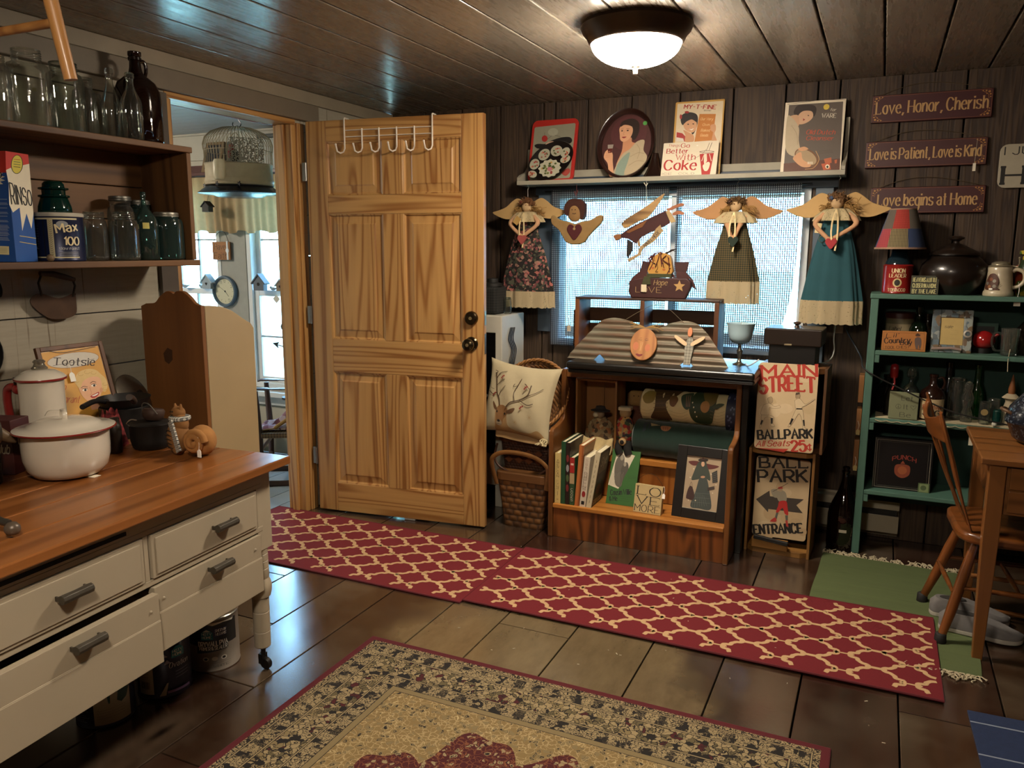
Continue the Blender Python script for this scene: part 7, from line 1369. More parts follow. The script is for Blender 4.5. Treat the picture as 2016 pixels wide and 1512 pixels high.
a = Art(W-2*f, H-2*f); a.text('sale', 18, 38, 52, 10, '#2a2418', .12, slant=.3); [a.line([(45, 45+16*k), (75, 46+16*k)], .6, '#8f7d50') for k in range(3)]; a.line([(0, 0), (100, 0), (100, 100), (0, 100), (0, 0)], 2, '#3a362e'); a.build('handwriting', q, (f, .0048, f))
m = MB(); m.lathe([(.010, 0), (.016, .002), (.017, .006), (.010, .008)], 20, (.140, -.004, .085), ax='y', caps=False); mk('life_ring', m, M('#b5ada0', .3, .3), fr_, smooth=50); m = MB(); m.tube([(.005, -.004, .014), (.08, -.005, .02), (.12, -.004, .014)], .006, 8); mk('rowboat', m, M('#8f7a72', .4), fr_)
st5 = [(.135+(.016 if k % 2 == 0 else .007)*math.cos(PI*k/5+.3), .165+(.016 if k % 2 == 0 else .007)*math.sin(PI*k/5+.3)) for k in range(10)]; m = MB(); m.prism(st5, -.006, .0); mk('starfish', m, M('#4a3a28', .5), fr_)
o = thing('small_dark_frame', 'teal-edged small dark frame behind the red kettle', 'picture frame', (.385, 4.06, S2), 0, tilt=-6); m = MB(); m.box(0, .10, 0, .01, 0, .125); mk('frame', m, tl, o, bevel=.002); m = MB(); m.box(.015, .085, -.001, .004, .015, .11); mk('picture', m, M('#0f1412', .4), o)
rk = thing('red_kettle', 'small shiny red kettle with black base on second shelf', 'kettle', (.425, 3.995, S2))
m = MB(); m.lathe([(.03, .022), (.042, .035), (.046, .055), (.040, .078), (.02, .093), (0, .097)], 32); mk('kettle_body', m, M('#8d1a1a', .15, coat=.5), rk, smooth=60); m = MB(); m.lathe([(0, 0), (.036, 0), (.036, .022), (0, .0225)], 28); mk('base', m, M('#141211', .4), rk, smooth=40); m = MB(); m.tube([(.035, 0, .07), (.055, 0, .085)], .007, 8); mk('spout', m, M('#8d1a1a', .15, coat=.5), rk)
mg = thing('glass_mug', 'clear glass mug with handle and hanging string tag', 'mug', (.515, 3.935, S2))
m = MB(); m.lathe([(0, .004), (.028, 0), (.031, .006), (.035, .115), (.033, .115), (.029, .01), (0, .009)], 32); mk('mug_body', m, clear, mg, smooth=50); m = MB(); m.tube(cat([(-.033, 0, .09), (-.056, 0, .095), (-.066, 0, .06), (-.055, 0, .022), (-.031, 0, .018)], 5), .005, 8); mk('handle', m, clear2, mg, smooth=60)
m = MB(); m.tube(cat([(.0, -.036, .03), (-.005, -.05, .0), (-.008, -.073, -.02), (-.006, -.074, -.06)], 4), .0015, 5); mk('string', m, M('#b5aa8c', .9), mg)
bottle('dark glass decanter at right end of second shelf', (.595, 4.0, S2), [(0, .004), (.05, 0), (.052, .01), (.052, .11), (.03, .14), (.016, .15), (.015, .19), (0, .192)], glass('#2a241c', .03, .5, .25), GS)
# third tier
ln_ = MB(); ln_.grid(lambda u, v: (.02+.58*u, 3.872+.20*v if v > .12 else 3.8705-.001*math.sin(30*u), S3+.0015 if v > .12 else S3-.006-.006*abs(math.sin(40*u))), 60, 12)
tag(mk('lace_runner', ln_, M('#b0a384', .95, var=.2, scale=60), smooth=60), 'cream lace runner along third teal shelf', 'shelf runner')
S3b = S3+.0025
bottle('big dark glass bottle at left end of the third teal shelf', (.063, 4.06, S3b), [(0, .004), (.044, 0), (.048, .01), (.048, .09), (.035, .125), (.02, .145), (.016, .16), (.02, .162), (.02, .175), (0, .176)], glass('#23231c', .03, .5, .25), GS)
rw = bottle('clear slim bottle with long neck sealed in red wax', (.085, 3.985, S3b), [(0, .003), (.034, 0), (.036, .08), (.02, .125), (.011, .14), (.011, .19), (0, .19)], glass('#4a443a', .03, .5, .1), GS)
m = MB(); m.lathe([(.0115, .17), (.0175, .178), (.018, .215), (.015, .232), (0, .238)], 18); mk('red_wax_cap', m, M('#8d1a1c', .3), rw, smooth=60); m = MB(); m.tube(cat([(.0, -.012, .18), (.004, -.02, .15), (-.004, -.026, .12)], 4), .004, 6); mk('wax_drip', m, M('#8d1a1c', .3), rw)
bottle('squat clear decanter with stopper behind the sage green block', (.16, 4.05, S3b), [(0, .004), (.038, 0), (.042, .05), (.040, .10), (.028, .125), (.011, .14), (.010, .165), (.018, .17), (.022, .19), (.014, .215), (0, .22)], clear, GS)
o = thing('peace_block', 'sage green square block sign with peace symbol and heart', 'sign', (.072, 3.90, S3b), -2, tilt=-4)
m = MB(); m.box(0, .118, 0, .03, 0, .120); mk('block', m, M('#6f7254', .7, var=.08), o, bevel=.002)
a = Art(.118, .12); bk = '#1c1d15'; a.text('Let', 42, 30, 80, 17, bk, .1); a.text('It', 52, 62, 66, 17, bk, .1); a.text('Be', 40, 92, 76, 17, bk, .1); a.line([(33+9*math.cos(t), 54+9*math.sin(t)) for t in [2*PI*k/24 for k in range(25)]], 1, bk); a.line([(33, 45), (33, 63)], 1, bk); a.line([(33, 54), (27, 60)], 1, bk); a.line([(33, 54), (39, 60)], 1, bk); a.line(cat([(84, 63), (75, 52), (77, 46), (83, 48), (84, 51), (86, 48), (91, 46), (93, 52), (84, 63)], 3), 1, bk); a.build('lettering', o)
jg = thing('brown_jug_bottle', 'brown glass jug bottle with cream label lettered JUG', 'bottle', (.245, 3.955, S3b))
m = MB(); m.lathe([(0, .003), (.05, 0), (.053, .006), (.053, .105), (.045, .13), (.024, .148), (.016, .16), (.0145, .19), (.018, .192), (.018, .204), (0, .205)], 36); mk('jug_body', m, M('#1f0f0a', .15, coat=.5), jg, smooth=50); m = MB(); m.tube(cat([(.016, 0, .185), (.036, 0, .19), (.045, 0, .165), (.038, 0, .14)], 5), .006, 8); mk('handle', m, M('#1f0f0a', .15, coat=.5), jg, smooth=60)
a = cylart(.053, -150, -30, .008, .098); a.rect(0, 0, 100, 100, '#b5a078'); a.text('BROWN', 16, 50, 84, 20, '#8d3a1c', .24, .12, .5); a.text('JUG', 16, 82, 80, 26, '#1f1426', .26, .12); a.line([(20, 20), (70, 20)], 1.2, '#8d5a34'); a.build('label', jg)
bottle('dark bottle with white cap behind the brown jug', (.315, 4.09, S3b), [(0, .003), (.034, 0), (.036, .12), (.018, .16), (.014, .22), (.017, .222), (.017, .245), (0, .246)], glass('#15130f', .03, .5, .4), GS)
pc = jar('clear glass pitcher beside the brown jug bottle', (.345, 4.01, S3b), .036, .185, .034, clear, sh=.86, grp=GS, ribs=False, name='glass_pitcher', cat_='pitcher')
bottle('bright green glass bottle with string on third shelf', (.425, 4.055, S3b), [(0, .003), (.03, 0), (.032, .115), (.022, .15), (.014, .17), (.0125, .23), (.016, .232), (.016, .245), (0, .246)], glass('#1f6a2a', .03, .5, .15), GS)
bottle('clear glass figurine shaped bottle before the green bottle', (.385, 3.965, S3b), [(0, .003), (.024, 0), (.026, .03), (.016, .06), (.024, .09), (.027, .11), (.014, .135), (.018, .15), (.018, .168), (.008, .18), (0, .182)], clear, GS)
gl = jar('small clear glass with tan paper dot', (.452, 3.945, S3b), .023, .098, .022, clear2, sh=.9, grp=GS, ribs=False, name='drinking_glass', cat_='glass')
m = MB(); m.lathe([(0, -.001), (.014, -.001), (.014, 0)], 18, (-.004, -.0235, .055), ax='y'); mk('paper_dot', m, M('#8f7a4c', .8), gl)
jar('second small clear glass behind the dotted one', (.49, 4.0, S3b), .024, .105, .023, clear, sh=.9, grp=GS, ribs=False, name='drinking_glass', cat_='glass')
jar('tiny teal glass jar near the desk corner', (.50, 3.945, S3b), .018, .068, .015, glass('#2a6a60', .03, .5, .2), sh=.75, grp=GS)
m = MB(); m.ball((0, 0, .011), .011, 14, 10); tag(mk('white_ball', m, M('#c9c4b5', .4), loc=(.487, 3.90, S3b), smooth=60), 'small white ball at edge of the third shelf', 'ball')
cf = thing('candle_figure', 'white robed figure with a brown pointed cap on third shelf', 'figurine', (.548, 3.975, S3b))
m = MB(); m.lathe([(0, 0), (.032, 0), (.030, .06), (.020, .10), (.022, .11), (.035, .118), (.018, .135), (0, .14)], 24); mk('robe', m, M('#a89a80', .7), cf, smooth=50); m = MB(); m.lathe([(.013, .137), (.014, .155), (.009, .185), (.002, .218), (0, .222)], 16); mk('cap', m, M('#7d4a22', .6), cf, smooth=50)
o = MB(); o.prism([(-.008, -.022), (.008, -.022), (.008, .016), (0, .022), (-.008, .016)], -.0006, .0006); tt = mk('hanging_price_tag', o, M('#c9c0a8', .8), loc=(.402, 3.866, .588)); tag(tt, 'white price tag on string below the lace runner', 'price tag'); m = MB(); m.tube([(0, 0, .02), (.004, .002, .06)], .0008, 5); mk('string', m, M('#c9c0a8', .8), tt)
# fourth tier
o = thing('cigar_box', 'black cigar box with silver edge and red crest, standing up', 'box', (.030, 3.935, S4), 2, tilt=-3)
m = MB(); m.box(0, .242, 0, .05, 0, .238); mk('box_body', m, M('#0d0b0c', .35), o, bevel=.002)
a = Art(.242, .238); a.line([(4, 4), (96, 4), (96, 97), (4, 97), (4, 4)], 2, '#8f8878'); a.line([(8, 7), (92, 7), (92, 94), (8, 94), (8, 7)], .8, '#6d685c'); a.line([(1, 1), (1, 99)], 2, '#8f8878')
a.text('PUNCH', 32, 44, 72, 8, '#7d2f22', .2, .1, .5, arc=.6); a.poly([(38, 52), (50, 49), (62, 52), (63, 66), (58, 73), (50, 76), (42, 73), (37, 66)], '#7d3a22', True); a.ell(50, 61, 8, 8, '#94502c', 14); a.poly([(46, 48), (50, 42), (54, 48)], '#7d3a22'); a.rect(79, 82, 98, 101, '#5a6a44'); a.rect(81, 84, 96, 99, '#7d8a60'); a.ell(88, 91, 5, 5, '#4a5a3a', 12); a.build('print', o)
# little wooden signs hung on the side of the unit
WB = wood('#8a5c30', '#5f3c1c', 'z', 7, 26, .5, 0, .06)
for k, (lb, z0, z1, y, t_) in enumerate((('top wooden tag block hung on the teal unit side', .705, .832, 3.93, 0), ('middle wooden tag block with price tag on teal unit side', .562, .675, 3.92, 1), ('lowest long wooden tag block with price tag on teal unit side', .395, .535, 3.905, 1))):
    o = thing('hanging_block', lb, 'wall ornament', (-.0365, y, z0)); m = MB(); m.box(-.022, 0, 0, .085, 0, z1-z0); mk('block', m, WB, o, bevel=.002)
    if t_: price_tag(o, (-.011, -.004, .02), s=1.0, col='#b59f68')
# ---------------------------------------------------------------- desk, chair, shoes
dk = thing('wooden_desk', 'honey brown wooden desk with drawer, cut off at right edge', 'desk', (.345, 2.965, 0))
dw = lambda ax: wood('#87562a', '#613a18', ax, 7, 30, .35, .2, .06)
m = MB(); m.box(0, 1.1, .0, .13, .700, .722); m.box(0, 1.1, .1305, .34, .700, .722); m.box(0, 1.1, .3405, .535, .700, .722); mk('desktop', m, dw('x'), dk, bevel=.004)
def taperleg(x, y):
    m = MB(); a_, b_ = .025, .016; vs = []
    for z, s_ in ((0, b_), (.45, a_), (.6995, a_)): vs += [(x-s_, y-s_, z), (x+s_, y-s_, z), (x+s_, y+s_, z), (x-s_, y+s_, z)]
    m.add(vs, [(4*k+j, 4*k+(j+1) % 4, 4*k+4+(j+1) % 4, 4*k+4+j) for k in range(2) for j in range(4)]+[(0, 1, 2, 3), (8, 9, 10, 11)]); mk('leg', m, dw('z'), dk, bevel=.003)
for x, y in ((.052, .04), (1.05, .04), (.052, .495), (1.05, .495)): taperleg(x, y)
m = MB(); m.box(.078, 1.024, .03, .05, .528, .6995); m.box(.04, .06, .066, .469, .56, .6995); m.box(.078, 1.024, .485, .505, .528, .6995); mk('apron', m, dw('x'), dk, bevel=.002)
for a_, b_ in ((.538, .612), (.618, .692)): m = MB(); m.box(.09, 1.0, .022, .0295, a_, b_); q = mk('drawer', m, dw('x'), dk, bevel=.003); m = MB(); m.ball((.5, .012, (a_+b_)/2), .014, 14, 8); mk('knob', m, dw('z'), q, smooth=60)
for z in (.165, .035): m = MB(); m.tube([(.052, .40, z+.0), (1.05, .40, z)], .009, 10); mk('rung', m, dw('x'), dk, smooth=60)
ch = thing('windsor_chair', 'brown wooden kitchen chair with spindle back tucked under desk', 'chair', (.52, 3.265, 0), 4)
cwd = lambda ax: wood('#7d481f', '#573012', ax, 7, 30, .3, .3, .06)
m = MB(); pr = cat([(-.215, -.13), (-.22, .0), (-.215, .13), (-.16, .165), (.0, .18), (.15, .175), (.21, .12), (.215, 0), (.21, -.12), (.15, -.19), (0, -.205), (-.16, -.19)], 3, True); m.prism(pr, .385, .422, 'z'); mk('seat', m, cwd('x'), ch, bevel=.012, seg=4, smooth=50)
for x, y, fx, fy in ((-.155, -.125, -.245, -.178), (-.155, .125, -.265, .178), (.13, -.125, .21, -.175), (.13, .125, .21, .175)):
    m = MB(); m.tube([(x, y, .386), ((x*2+fx)/3, (y*2+fy)/3, .26), ((x+fx*2)/3, (y+fy*2)/3, .13), (fx*.985, fy*.985, .03)], [.013, .0185, .018, .014], 14); q = mk('leg', m, cwd('z'), ch, smooth=60)
    m = MB(); m.lathe([(0, 0), (.019, 0), (.0205, .005), (.019, .036), (.014, .04)], 18, (fx, fy, 0)); mk('rubber_foot', m, M('#14110f', .7), q, smooth=50)
for p, q_, r_ in (((-.215, -.155, .19), (-.225, .155, .19), .008), ((-.20, -.155, .21), (.175, -.155, .21), .0085), ((-.22, .155, .21), (.175, .155, .21), .0085), ((-.01, -.155, .21), (-.01, .155, .21), .008)): m = MB(); m.tube([p, ((p[0]+q_[0])/2, (p[1]+q_[1])/2, p[2]), q_], [r_*.8, r_*1.2, r_*.8], 10); mk('stretcher', m, cwd('x'), ch, smooth=60)
def bk_x(z): return -.185-.30*(z-.42)-.0*z
for y0, y1, zt in ((-.155, -.175, .845), (.155, .175, .855)):
    m = MB(); m.tube(cat([(-.178, y0, .42), (bk_x(.55), (y0*2+y1)/3, .55), (bk_x(.70), (y0+y1*2)/3, .70), (bk_x(zt), y1, zt)], 5), [.012, .013, .014, .016, .018, .021, .024, .027, .029, .029, .028, .027, .026, .025, .024, .018], 14, flat=(1, 0, 0)); mk('back_post', m, cwd('z'), ch, smooth=60)
m = MB(); vs = []; n_ = 16
for k in range(n_+1):
    u = k/n_; y = -.172+.344*u; bow = -.035*(1-(2*u-1)**2); zc = .795-.0*u; hh = .042+.012*math.cos((2*u-1)*PI); top_ = .835-.03*(1-(2*u-1)**2)**.5 if 0 else .80+.035*abs(2*u-1)**2
    b_ = .735; vs += [(bk_x(top_)+bow-.008, y, top_), (bk_x(top_)+bow+.008, y, top_), (bk_x(b_)+bow+.008, y, b_), (bk_x(b_)+bow-.008, y, b_)]
m.add(vs, [(4*k+j, 4*k+(j+1) % 4, 4*k+4+(j+1) % 4, 4*k+4+j) for k in range(n_) for j in range(4)]+[(0, 1, 2, 3), (4*n_, 4*n_+1, 4*n_+2, 4*n_+3)]); mk('crest_rail', m, cwd('y'), ch, bevel=.004, smooth=50)
for y in (-.085, -.03, .03, .085): m = MB(); m.tube(cat([(-.178, y*.9, .42), (bk_x(.58)-.014, y, .58), (bk_x(.74)-.03, y*1.05, .745)], 4), [.008, .009, .0105, .012, .012, .0115, .011, .010, .009], 10, flat=(1, 0, 0)); mk('spindle', m, cwd('z'), ch, smooth=60)
rs = thing('enamel_roaster', 'dark speckled enamel roasting pan on desk at right edge', 'roaster', (.575, 3.27, .7224))
em = blotch(('#1a1e26', '#1a1e26', '#20242e', '#1a1e26', '#4a5058'), 160, .2)
m = MB(); m.lathe([(0, .0), (.085, .0), (.11, .02), (.13, .07), (.137, .075)], 44, sy=.8); mk('pan', m, em, rs, smooth=60); m = MB(); m.lathe([(.137, .076), (.139, .082), (.125, .13), (.09, .175), (.04, .195), (0, .198)], 44, sy=.8); mk('lid', m, em, rs, smooth=60)
m = MB(); m.tube(cat([(-.11, -.03, .10), (-.135, -.03, .115), (-.15, 0, .118), (-.135, .03, .115), (-.11, .03, .10)], 4), .006, 8); mk('handle', m, M('#5a4028', .5), rs, smooth=60)
sm = M('#6d6a68', .9, var=.15, scale=60, bump=.1)
def shoe(label, loc, rz):
    o = thing('canvas_shoe', label, 'shoe', loc, rz, 'grey slip-on shoes under the chair'); out = cat([(0, -.028), (-.012, 0), (0, .030), (.06, .034), (.13, .036), (.19, .046), (.235, .036), (.26, .005), (.24, -.035), (.19, -.05), (.12, -.04), (.05, -.032)], 4, True)
    m = MB(); m.prism([(x, y) for x, y in out], 0, .018, 'z'); mk('sole', m, M('#a8a296', .7), o, bevel=.004)
    m = MB(); n_ = len(out); lv = [(1, .018), (1.0, .03), (.93, .052), (.72, .072)]; vs = []
    for s_, z in lv:
        for x, y in out:
            cx = .13; hx = x if s_ > .9 else cx+(x-cx)*(.55+.45*s_); zz = z if x < .11 else .018+(z-.018)*max(.35, 1-(x-.11)/.15*.75)
            vs.append((hx, y*s_, zz))
    m.add(vs, [(k*n_+j, k*n_+(j+1) % n_, (k+1)*n_+(j+1) % n_, (k+1)*n_+j) for k in range(3) for j in range(n_)])
    top_ = [3*n_+j for j in range(n_)]; m.add([vs[j] for j in top_], [tuple(range(n_))]); mk('upper', m, sm, o, smooth=60)
    m = MB(); m.prism([(.02+.045*(1+math.cos(t)), .020*math.sin(t)) for t in [2*PI*k/20 for k in range(20)]], .0725, .0735, 'z'); mk('opening', m, M('#2a2725', .9), o)
shoe('grey slip-on shoe nearer the room, toe to right', (.30, 3.195, .0065), -3); shoe('grey slip-on shoe farther back, half hidden by the chair leg', (.275, 3.315, .0065), 2)
# ---------------------------------------------------------------- rugs
def slab(m, x0, x1, y0, y1, z0, z1, nx=1): m.box(x0, x1, y0, y1, z0, z1)
gr_ = thing('green_rag_rug', 'green woven cotton rug with cream knotted fringe under chair', 'rug', (-.18, 2.87, 0), -1.5)
tg = NT('green_weave'); v = tg.coord((2, 130, 1)); n = tg.noise(v, 1, 3, .7); n2 = tg.noise(tg.coord((7, 60, 1)), 1, 2); b_ = tg.noise(tg.coord((.4, 9, 1)), 2, 2); col = tg.mix(n, c4('#3b4528'), c4('#57623a')); col = tg.mix(tg.ramp(n2, (.66, (0, 0, 0)), (.72, (.7,)*3)), col, c4('#22300f')); tg.l(tg.mix(b_, col, c4('#535f37')), tg.b.inputs['Base Color']); tg.b.inputs['Roughness'].default_value = .95; tg.bump(n, .4, .003)
m = MB(); m.grid(lambda u, v: (.58*u+.004*math.sin(v*9), .94*v, .0055+.0008*math.sin(u*30)*math.sin(v*40)), 40, 60); m.grid(lambda u, v: (.58*u, .94*v, .0006), 2, 2); mk('woven_mat', m, tg.m, gr_, smooth=80)
m = MB(); rn = random.Random(6)
def fringe(name, y0, sg, x0, x1, n):
    m = MB()
    for k in range(n):
        x = x0+(x1-x0)*k/n; p = [(x, y0, .005)]; 
        for j in range(4): p.append((p[-1][0]+rn.uniform(-.016, .016), p[-1][1]+sg*rn.uniform(.004, .016), rn.uniform(.003, .012)))
        m.tube(cat(p, 3), .0022, 5)
    o = mk(name, m, M('#b5a98c', .95), gr_); o['kind'] = 'stuff'
fringe('fringe', .94, 1, .0, .58, 80); fringe('fringe', 0, -1, .36, .58, 44)
# two red trellis runners
rug_r = M('#660d17', .95, var=.16, scale=260, bump=.15); rug_c = M('#bd9a70', .95, var=.12, scale=200, bump=.1); rug_e = M('#56101a', .9)
def runner(label, x0, x1, y0, y1, z, hem=None):
    o = thing('trellis_runner', label, 'rug', (x0, y0, z), 0, 'red trellis runner rugs'); L, Wd = x1-x0, y1-y0
    m = MB(); m.box(0, L, 0, Wd, .0005, .0065); mk('pile', m, rug_r, o, bevel=.002)
    m = MB(); m.tube([(0, 0, .004), (L, 0, .004), (L, Wd, .004), (0, Wd, .004)], .0042, 6, True); mk('bound_edge', m, rug_e, o)
    m = MB(); P, Q = .2065, .1255; dx = P/2; a_ = .026; b = .018; zz = .0069; jc = [0]
    def seg(pts, w_):
        jc[0] = (jc[0]+1) % 7; z9 = zz+.00004*jc[0]
        q = cat(pts, 4) if len(pts) > 2 else pts
        for (ax, ay), (bx, by) in zip(q, q[1:]):
            d = math.hypot(bx-ax, by-ay)
            if d < 1e-6: continue
            ux, uy = (bx-ax)/d, (by-ay)/d; e = w_*.4; c = [(ax-ux*e-uy*w_/2, ay-uy*e+ux*w_/2), (ax-ux*e+uy*w_/2, ay-uy*e-ux*w_/2), (bx+ux*e+uy*w_/2, by+uy*e-ux*w_/2), (bx+ux*e-uy*w_/2, by+uy*e+ux*w_/2)]
            if all(b <= px <= L-b*.6 and b <= py <= Wd-b for px, py in c): jc[0] = (jc[0]+1) % 7; m.add([(px, py, zz+.00005*jc[0]) for px, py in c], [(0, 1, 2, 3)])
    n0 = int(L/dx)+2
    for i in range(-1, n0):
        cx = L-.092-i*dx
        for j in range(-1, 7):
            cy = .062+(j+.5*(i % 2))*Q; thick = .015 if i % 2 else .008
            seg([(cx-a_, cy), (cx+a_, cy)], thick)
            for sx in (1, -1):
                if i % 2: continue
                for sy in (1, -1):
                    X = lambda k: cx+sx*(a_+k*(dx-2*a_)); Y = lambda k: cy+sy*k*Q
                    seg([(X(0), Y(0)), (X(-.10), Y(.055)), (X(-.02), Y(.115)), (X(.30), Y(.15)), (X(.38), Y(.20)), (X(.42), Y(.26)), (X(.62), Y(.35)), (X(.74), Y(.38)), (X(.92), Y(.40)), (X(1.04), Y(.45)), (X(1), Y(.5))], .015)
    mk('trellis_pattern', m, rug_c, o); return o
runner('red and cream trellis runner leading through the doorway', -2.90, -1.435, 2.615, 3.245, 0)
runner('red and cream trellis runner overlapping the green rug, nearer desk', -1.43, .275, 2.63, 3.255, .0062)
# persian style carpet in the foreground
pr_ = thing('oriental_carpet', 'cream and black floral oriental carpet with maroon edge, in foreground', 'rug', (-1.585, -.05, 0)); PW, PL = 1.555, 2.28
t = NT('carpet_pattern'); tcx = t.n('ShaderNodeTexCoord'); sp = t.n('ShaderNodeSeparateXYZ'); t.l(tcx.outputs['Object'], sp.inputs[0]); X, Y = sp.outputs[0], sp.outputs[1]
mn = lambda a, b: t.math('MINIMUM', a, b)
d = mn(mn(X, t.math('SUBTRACT', PW, X)), mn(Y, t.math('SUBTRACT', PL, Y)))
def band(a, b, s=.0): return t.math('MULTIPLY', t.math('GREATER_THAN', d, a), t.math('LESS_THAN', d, b))
vv = tcx.outputs['Object']
def vor(sc, feat='F1', rnd=1): o = t.n('ShaderNodeTexVoronoi', i_Scale=sc, i_Randomness=rnd, feature=feat); t.l(vv, o.inputs['Vector']); return o
nzc = t.n('ShaderNodeTexNoise', i_Scale=46, i_Detail=2); t.l(vv, nzc.inputs['Vector']); ww_ = t.n('ShaderNodeVectorMath', operation='MULTIPLY_ADD'); t.l(nzc.outputs['Color'], ww_.inputs[0]); ww_.inputs[1].default_value = (.03, .03, 0); t.l(vv, ww_.inputs[2])
vE = t.n('ShaderNodeTexVoronoi', i_Scale=58, feature='DISTANCE_TO_EDGE'); t.l(ww_.outputs[0], vE.inputs['Vector'])
vC = t.n('ShaderNodeTexVoronoi', i_Scale=58); t.l(ww_.outputs[0], vC.inputs['Vector'])
vE2 = t.n('ShaderNodeTexVoronoi', i_Scale=105, feature='DISTANCE_TO_EDGE'); t.l(ww_.outputs[0], vE2.inputs['Vector'])
spc = t.n('ShaderNodeSeparateColor'); t.l(vC.outputs['Color'], spc.inputs[0]); rnd_ = spc.outputs[0]; rn2 = spc.outputs[1]
cream, ink, olive, mar, gold, khaki = c4('#94825f'), c4('#17120e'), c4('#5f5438'), c4('#450f13'), c4('#806a42'), c4('#7d6c4a')
o_ = t.n('ShaderNodeValToRGB'); o_.color_ramp.interpolation = 'CONSTANT'; e = o_.color_ramp.elements
for k in range(4): e.new(.5)
for x_, (p, c) in zip(e, ((0, cream), (.42, khaki), (.58, olive), (.72, cream), (.86, mar), (.93, ink))): x_.position = p; x_.color = c
t.l(rnd_, o_.inputs[0])
inkline = t.math('LESS_THAN', vE.outputs['Distance'], .055); inner = t.math('LESS_THAN', t.math('ABSOLUTE', t.math('SUBTRACT', vC.outputs['Distance'], .26)), .05)
pet = t.math('MAXIMUM', inkline, t.math('MULTIPLY', inner, t.math('GREATER_THAN', rn2, .45)))
main = t.mix(pet, o_.outputs[0], ink)
# guard bands: alternating dark blocks with rosettes
dX = mn(X, t.math('SUBTRACT', PW, X)); dY = mn(Y, t.math('SUBTRACT', PL, Y)); ws = t.math('LESS_THAN', dX, dY); along = t.math('ADD', t.math('MULTIPLY', ws, Y), t.math('MULTIPLY', t.math('SUBTRACT', 1.0, ws), X)); cell = t.math('FRACT', t.math('MULTIPLY', t.math('ADD', t.mix(0, (0, 0, 0, 1), (0, 0, 0, 1)) if 0 else along, 20.0), 15.0)); dark = t.math('GREATER_THAN', t.math('ADD', t.math('SINE', t.math('MULTIPLY', cell, 6.2832)), t.math('MULTIPLY', t.math('SUBTRACT', rnd_, .5), 2.2)), .35)
guard = t.mix(t.math('MULTIPLY', dark, t.math('GREATER_THAN', t.math('ADD', vE2.outputs['Distance'], t.math('MULTIPLY', rn2, .10)), .12)), t.mix(t.math('LESS_THAN', vE2.outputs['Distance'], .06), cream, ink), ink)
# field with maroon medallion
mx_, my_ = t.math('SUBTRACT', X, PW*.5), t.math('SUBTRACT', Y, PL*.5); rad = t.math('SQRT', t.math('ADD', t.math('MULTIPLY', mx_, mx_), t.math('MULTIPLY', t.math('MULTIPLY', my_, .66), t.math('MULTIPLY', my_, .66)))); ang = t.math('ARCTAN2', my_, mx_)
edge = t.math('ADD', .455, t.math('ADD', t.math('MULTIPLY', t.math('ABSOLUTE', t.math('SINE', t.math('MULTIPLY', ang, 8.0))), .075), t.math('MULTIPLY', t.math('SINE', t.math('MULTIPLY', ang, 32.0)), .012)))
infl = t.math('LESS_THAN', rad, edge)
flw = t.math('MULTIPLY', t.math('GREATER_THAN', rnd_, .50), t.math('LESS_THAN', vC.outputs['Distance'], .46))
field = t.mix(flw, t.mix(infl, gold, mar), t.mix(infl, t.mix(pet, khaki, ink), t.mix(pet, cream, ink)))
scr = t.math('MULTIPLY', t.math('LESS_THAN', t.math('ABSOLUTE', t.math('SUBTRACT', vE.outputs['Distance'], .05)), .025), t.math('LESS_THAN', rnd_, .7)); field = t.mix(t.math('MULTIPLY', scr, .75), field, t.mix(infl, c4('#c4ae80'), c4('#8f5a34')))
col = field
for a_, b2, c in ((.0, .42, None),): pass
for lo, hi, c in ((.255, .275, khaki), (.205, .255, guard), (.20, .205, cream), (.105, .20, main), (.100, .105, cream), (.05, .100, guard), (.045, .05, cream), (.026, .045, t.mix(t.math('LESS_THAN', vE2.outputs['Distance'], .10), cream, ink)), (-1, .026, c4('#521018'))): col = t.mix(band(lo, hi), col, c)
for lo in (.275, .252, .204, .198, .105, .0985, .05, .044): col = t.mix(band(lo, lo+.0022), col, ink)
t.l(col, t.b.inputs['Base Color']); t.b.inputs['Roughness'].default_value = .95; t.bump(t.noise(t.coord(), 400, 2), .25, .003)
m = MB(); m.box(0, PW, 0, PL, .0, .011); mk('carpet_pile', m, t.m, pr_, bevel=.005)
bm_ = thing('blue_mat', 'navy blue striped rag mat at lower right corner', 'rug', (.372, 1.62, 0), 2)
m = MB(); m.box(0, .75, 0, 1.0, 0, .006); mk('mat', m, M('#1c2a4a', .95, var=.2, scale=40, bump=.2), bm_, bevel=.002)
for y in (.10, .32, .54, .76, .93): m = MB(); m.box(.0, .75, y, y+.006, .0062, .0068); mk('stripe', m, M('#7d8798', .9), bm_)
m = MB(); rn = random.Random(12)
for k in range(24): x, y = rn.uniform(-1.6, .2), rn.choice((rn.uniform(2.3, 2.6), rn.uniform(2.7, 3.4))); m.T = Matrix.Translation((x, y, .0005 if y < 2.61 or y > 3.27 else .0133)) @ Matrix.Rotation(rn.uniform(0, 6), 4, 'Z'); s_ = rn.uniform(.001, .0032); m.box(-s_*1.6, s_*1.6, -s_*.5, s_*.5, 0, .0012)
o = mk('lint_scraps', m, M('#b5aa92', .9)); tag(o, 'scattered pale lint scraps on floor and runner', 'lint', kind='stuff')
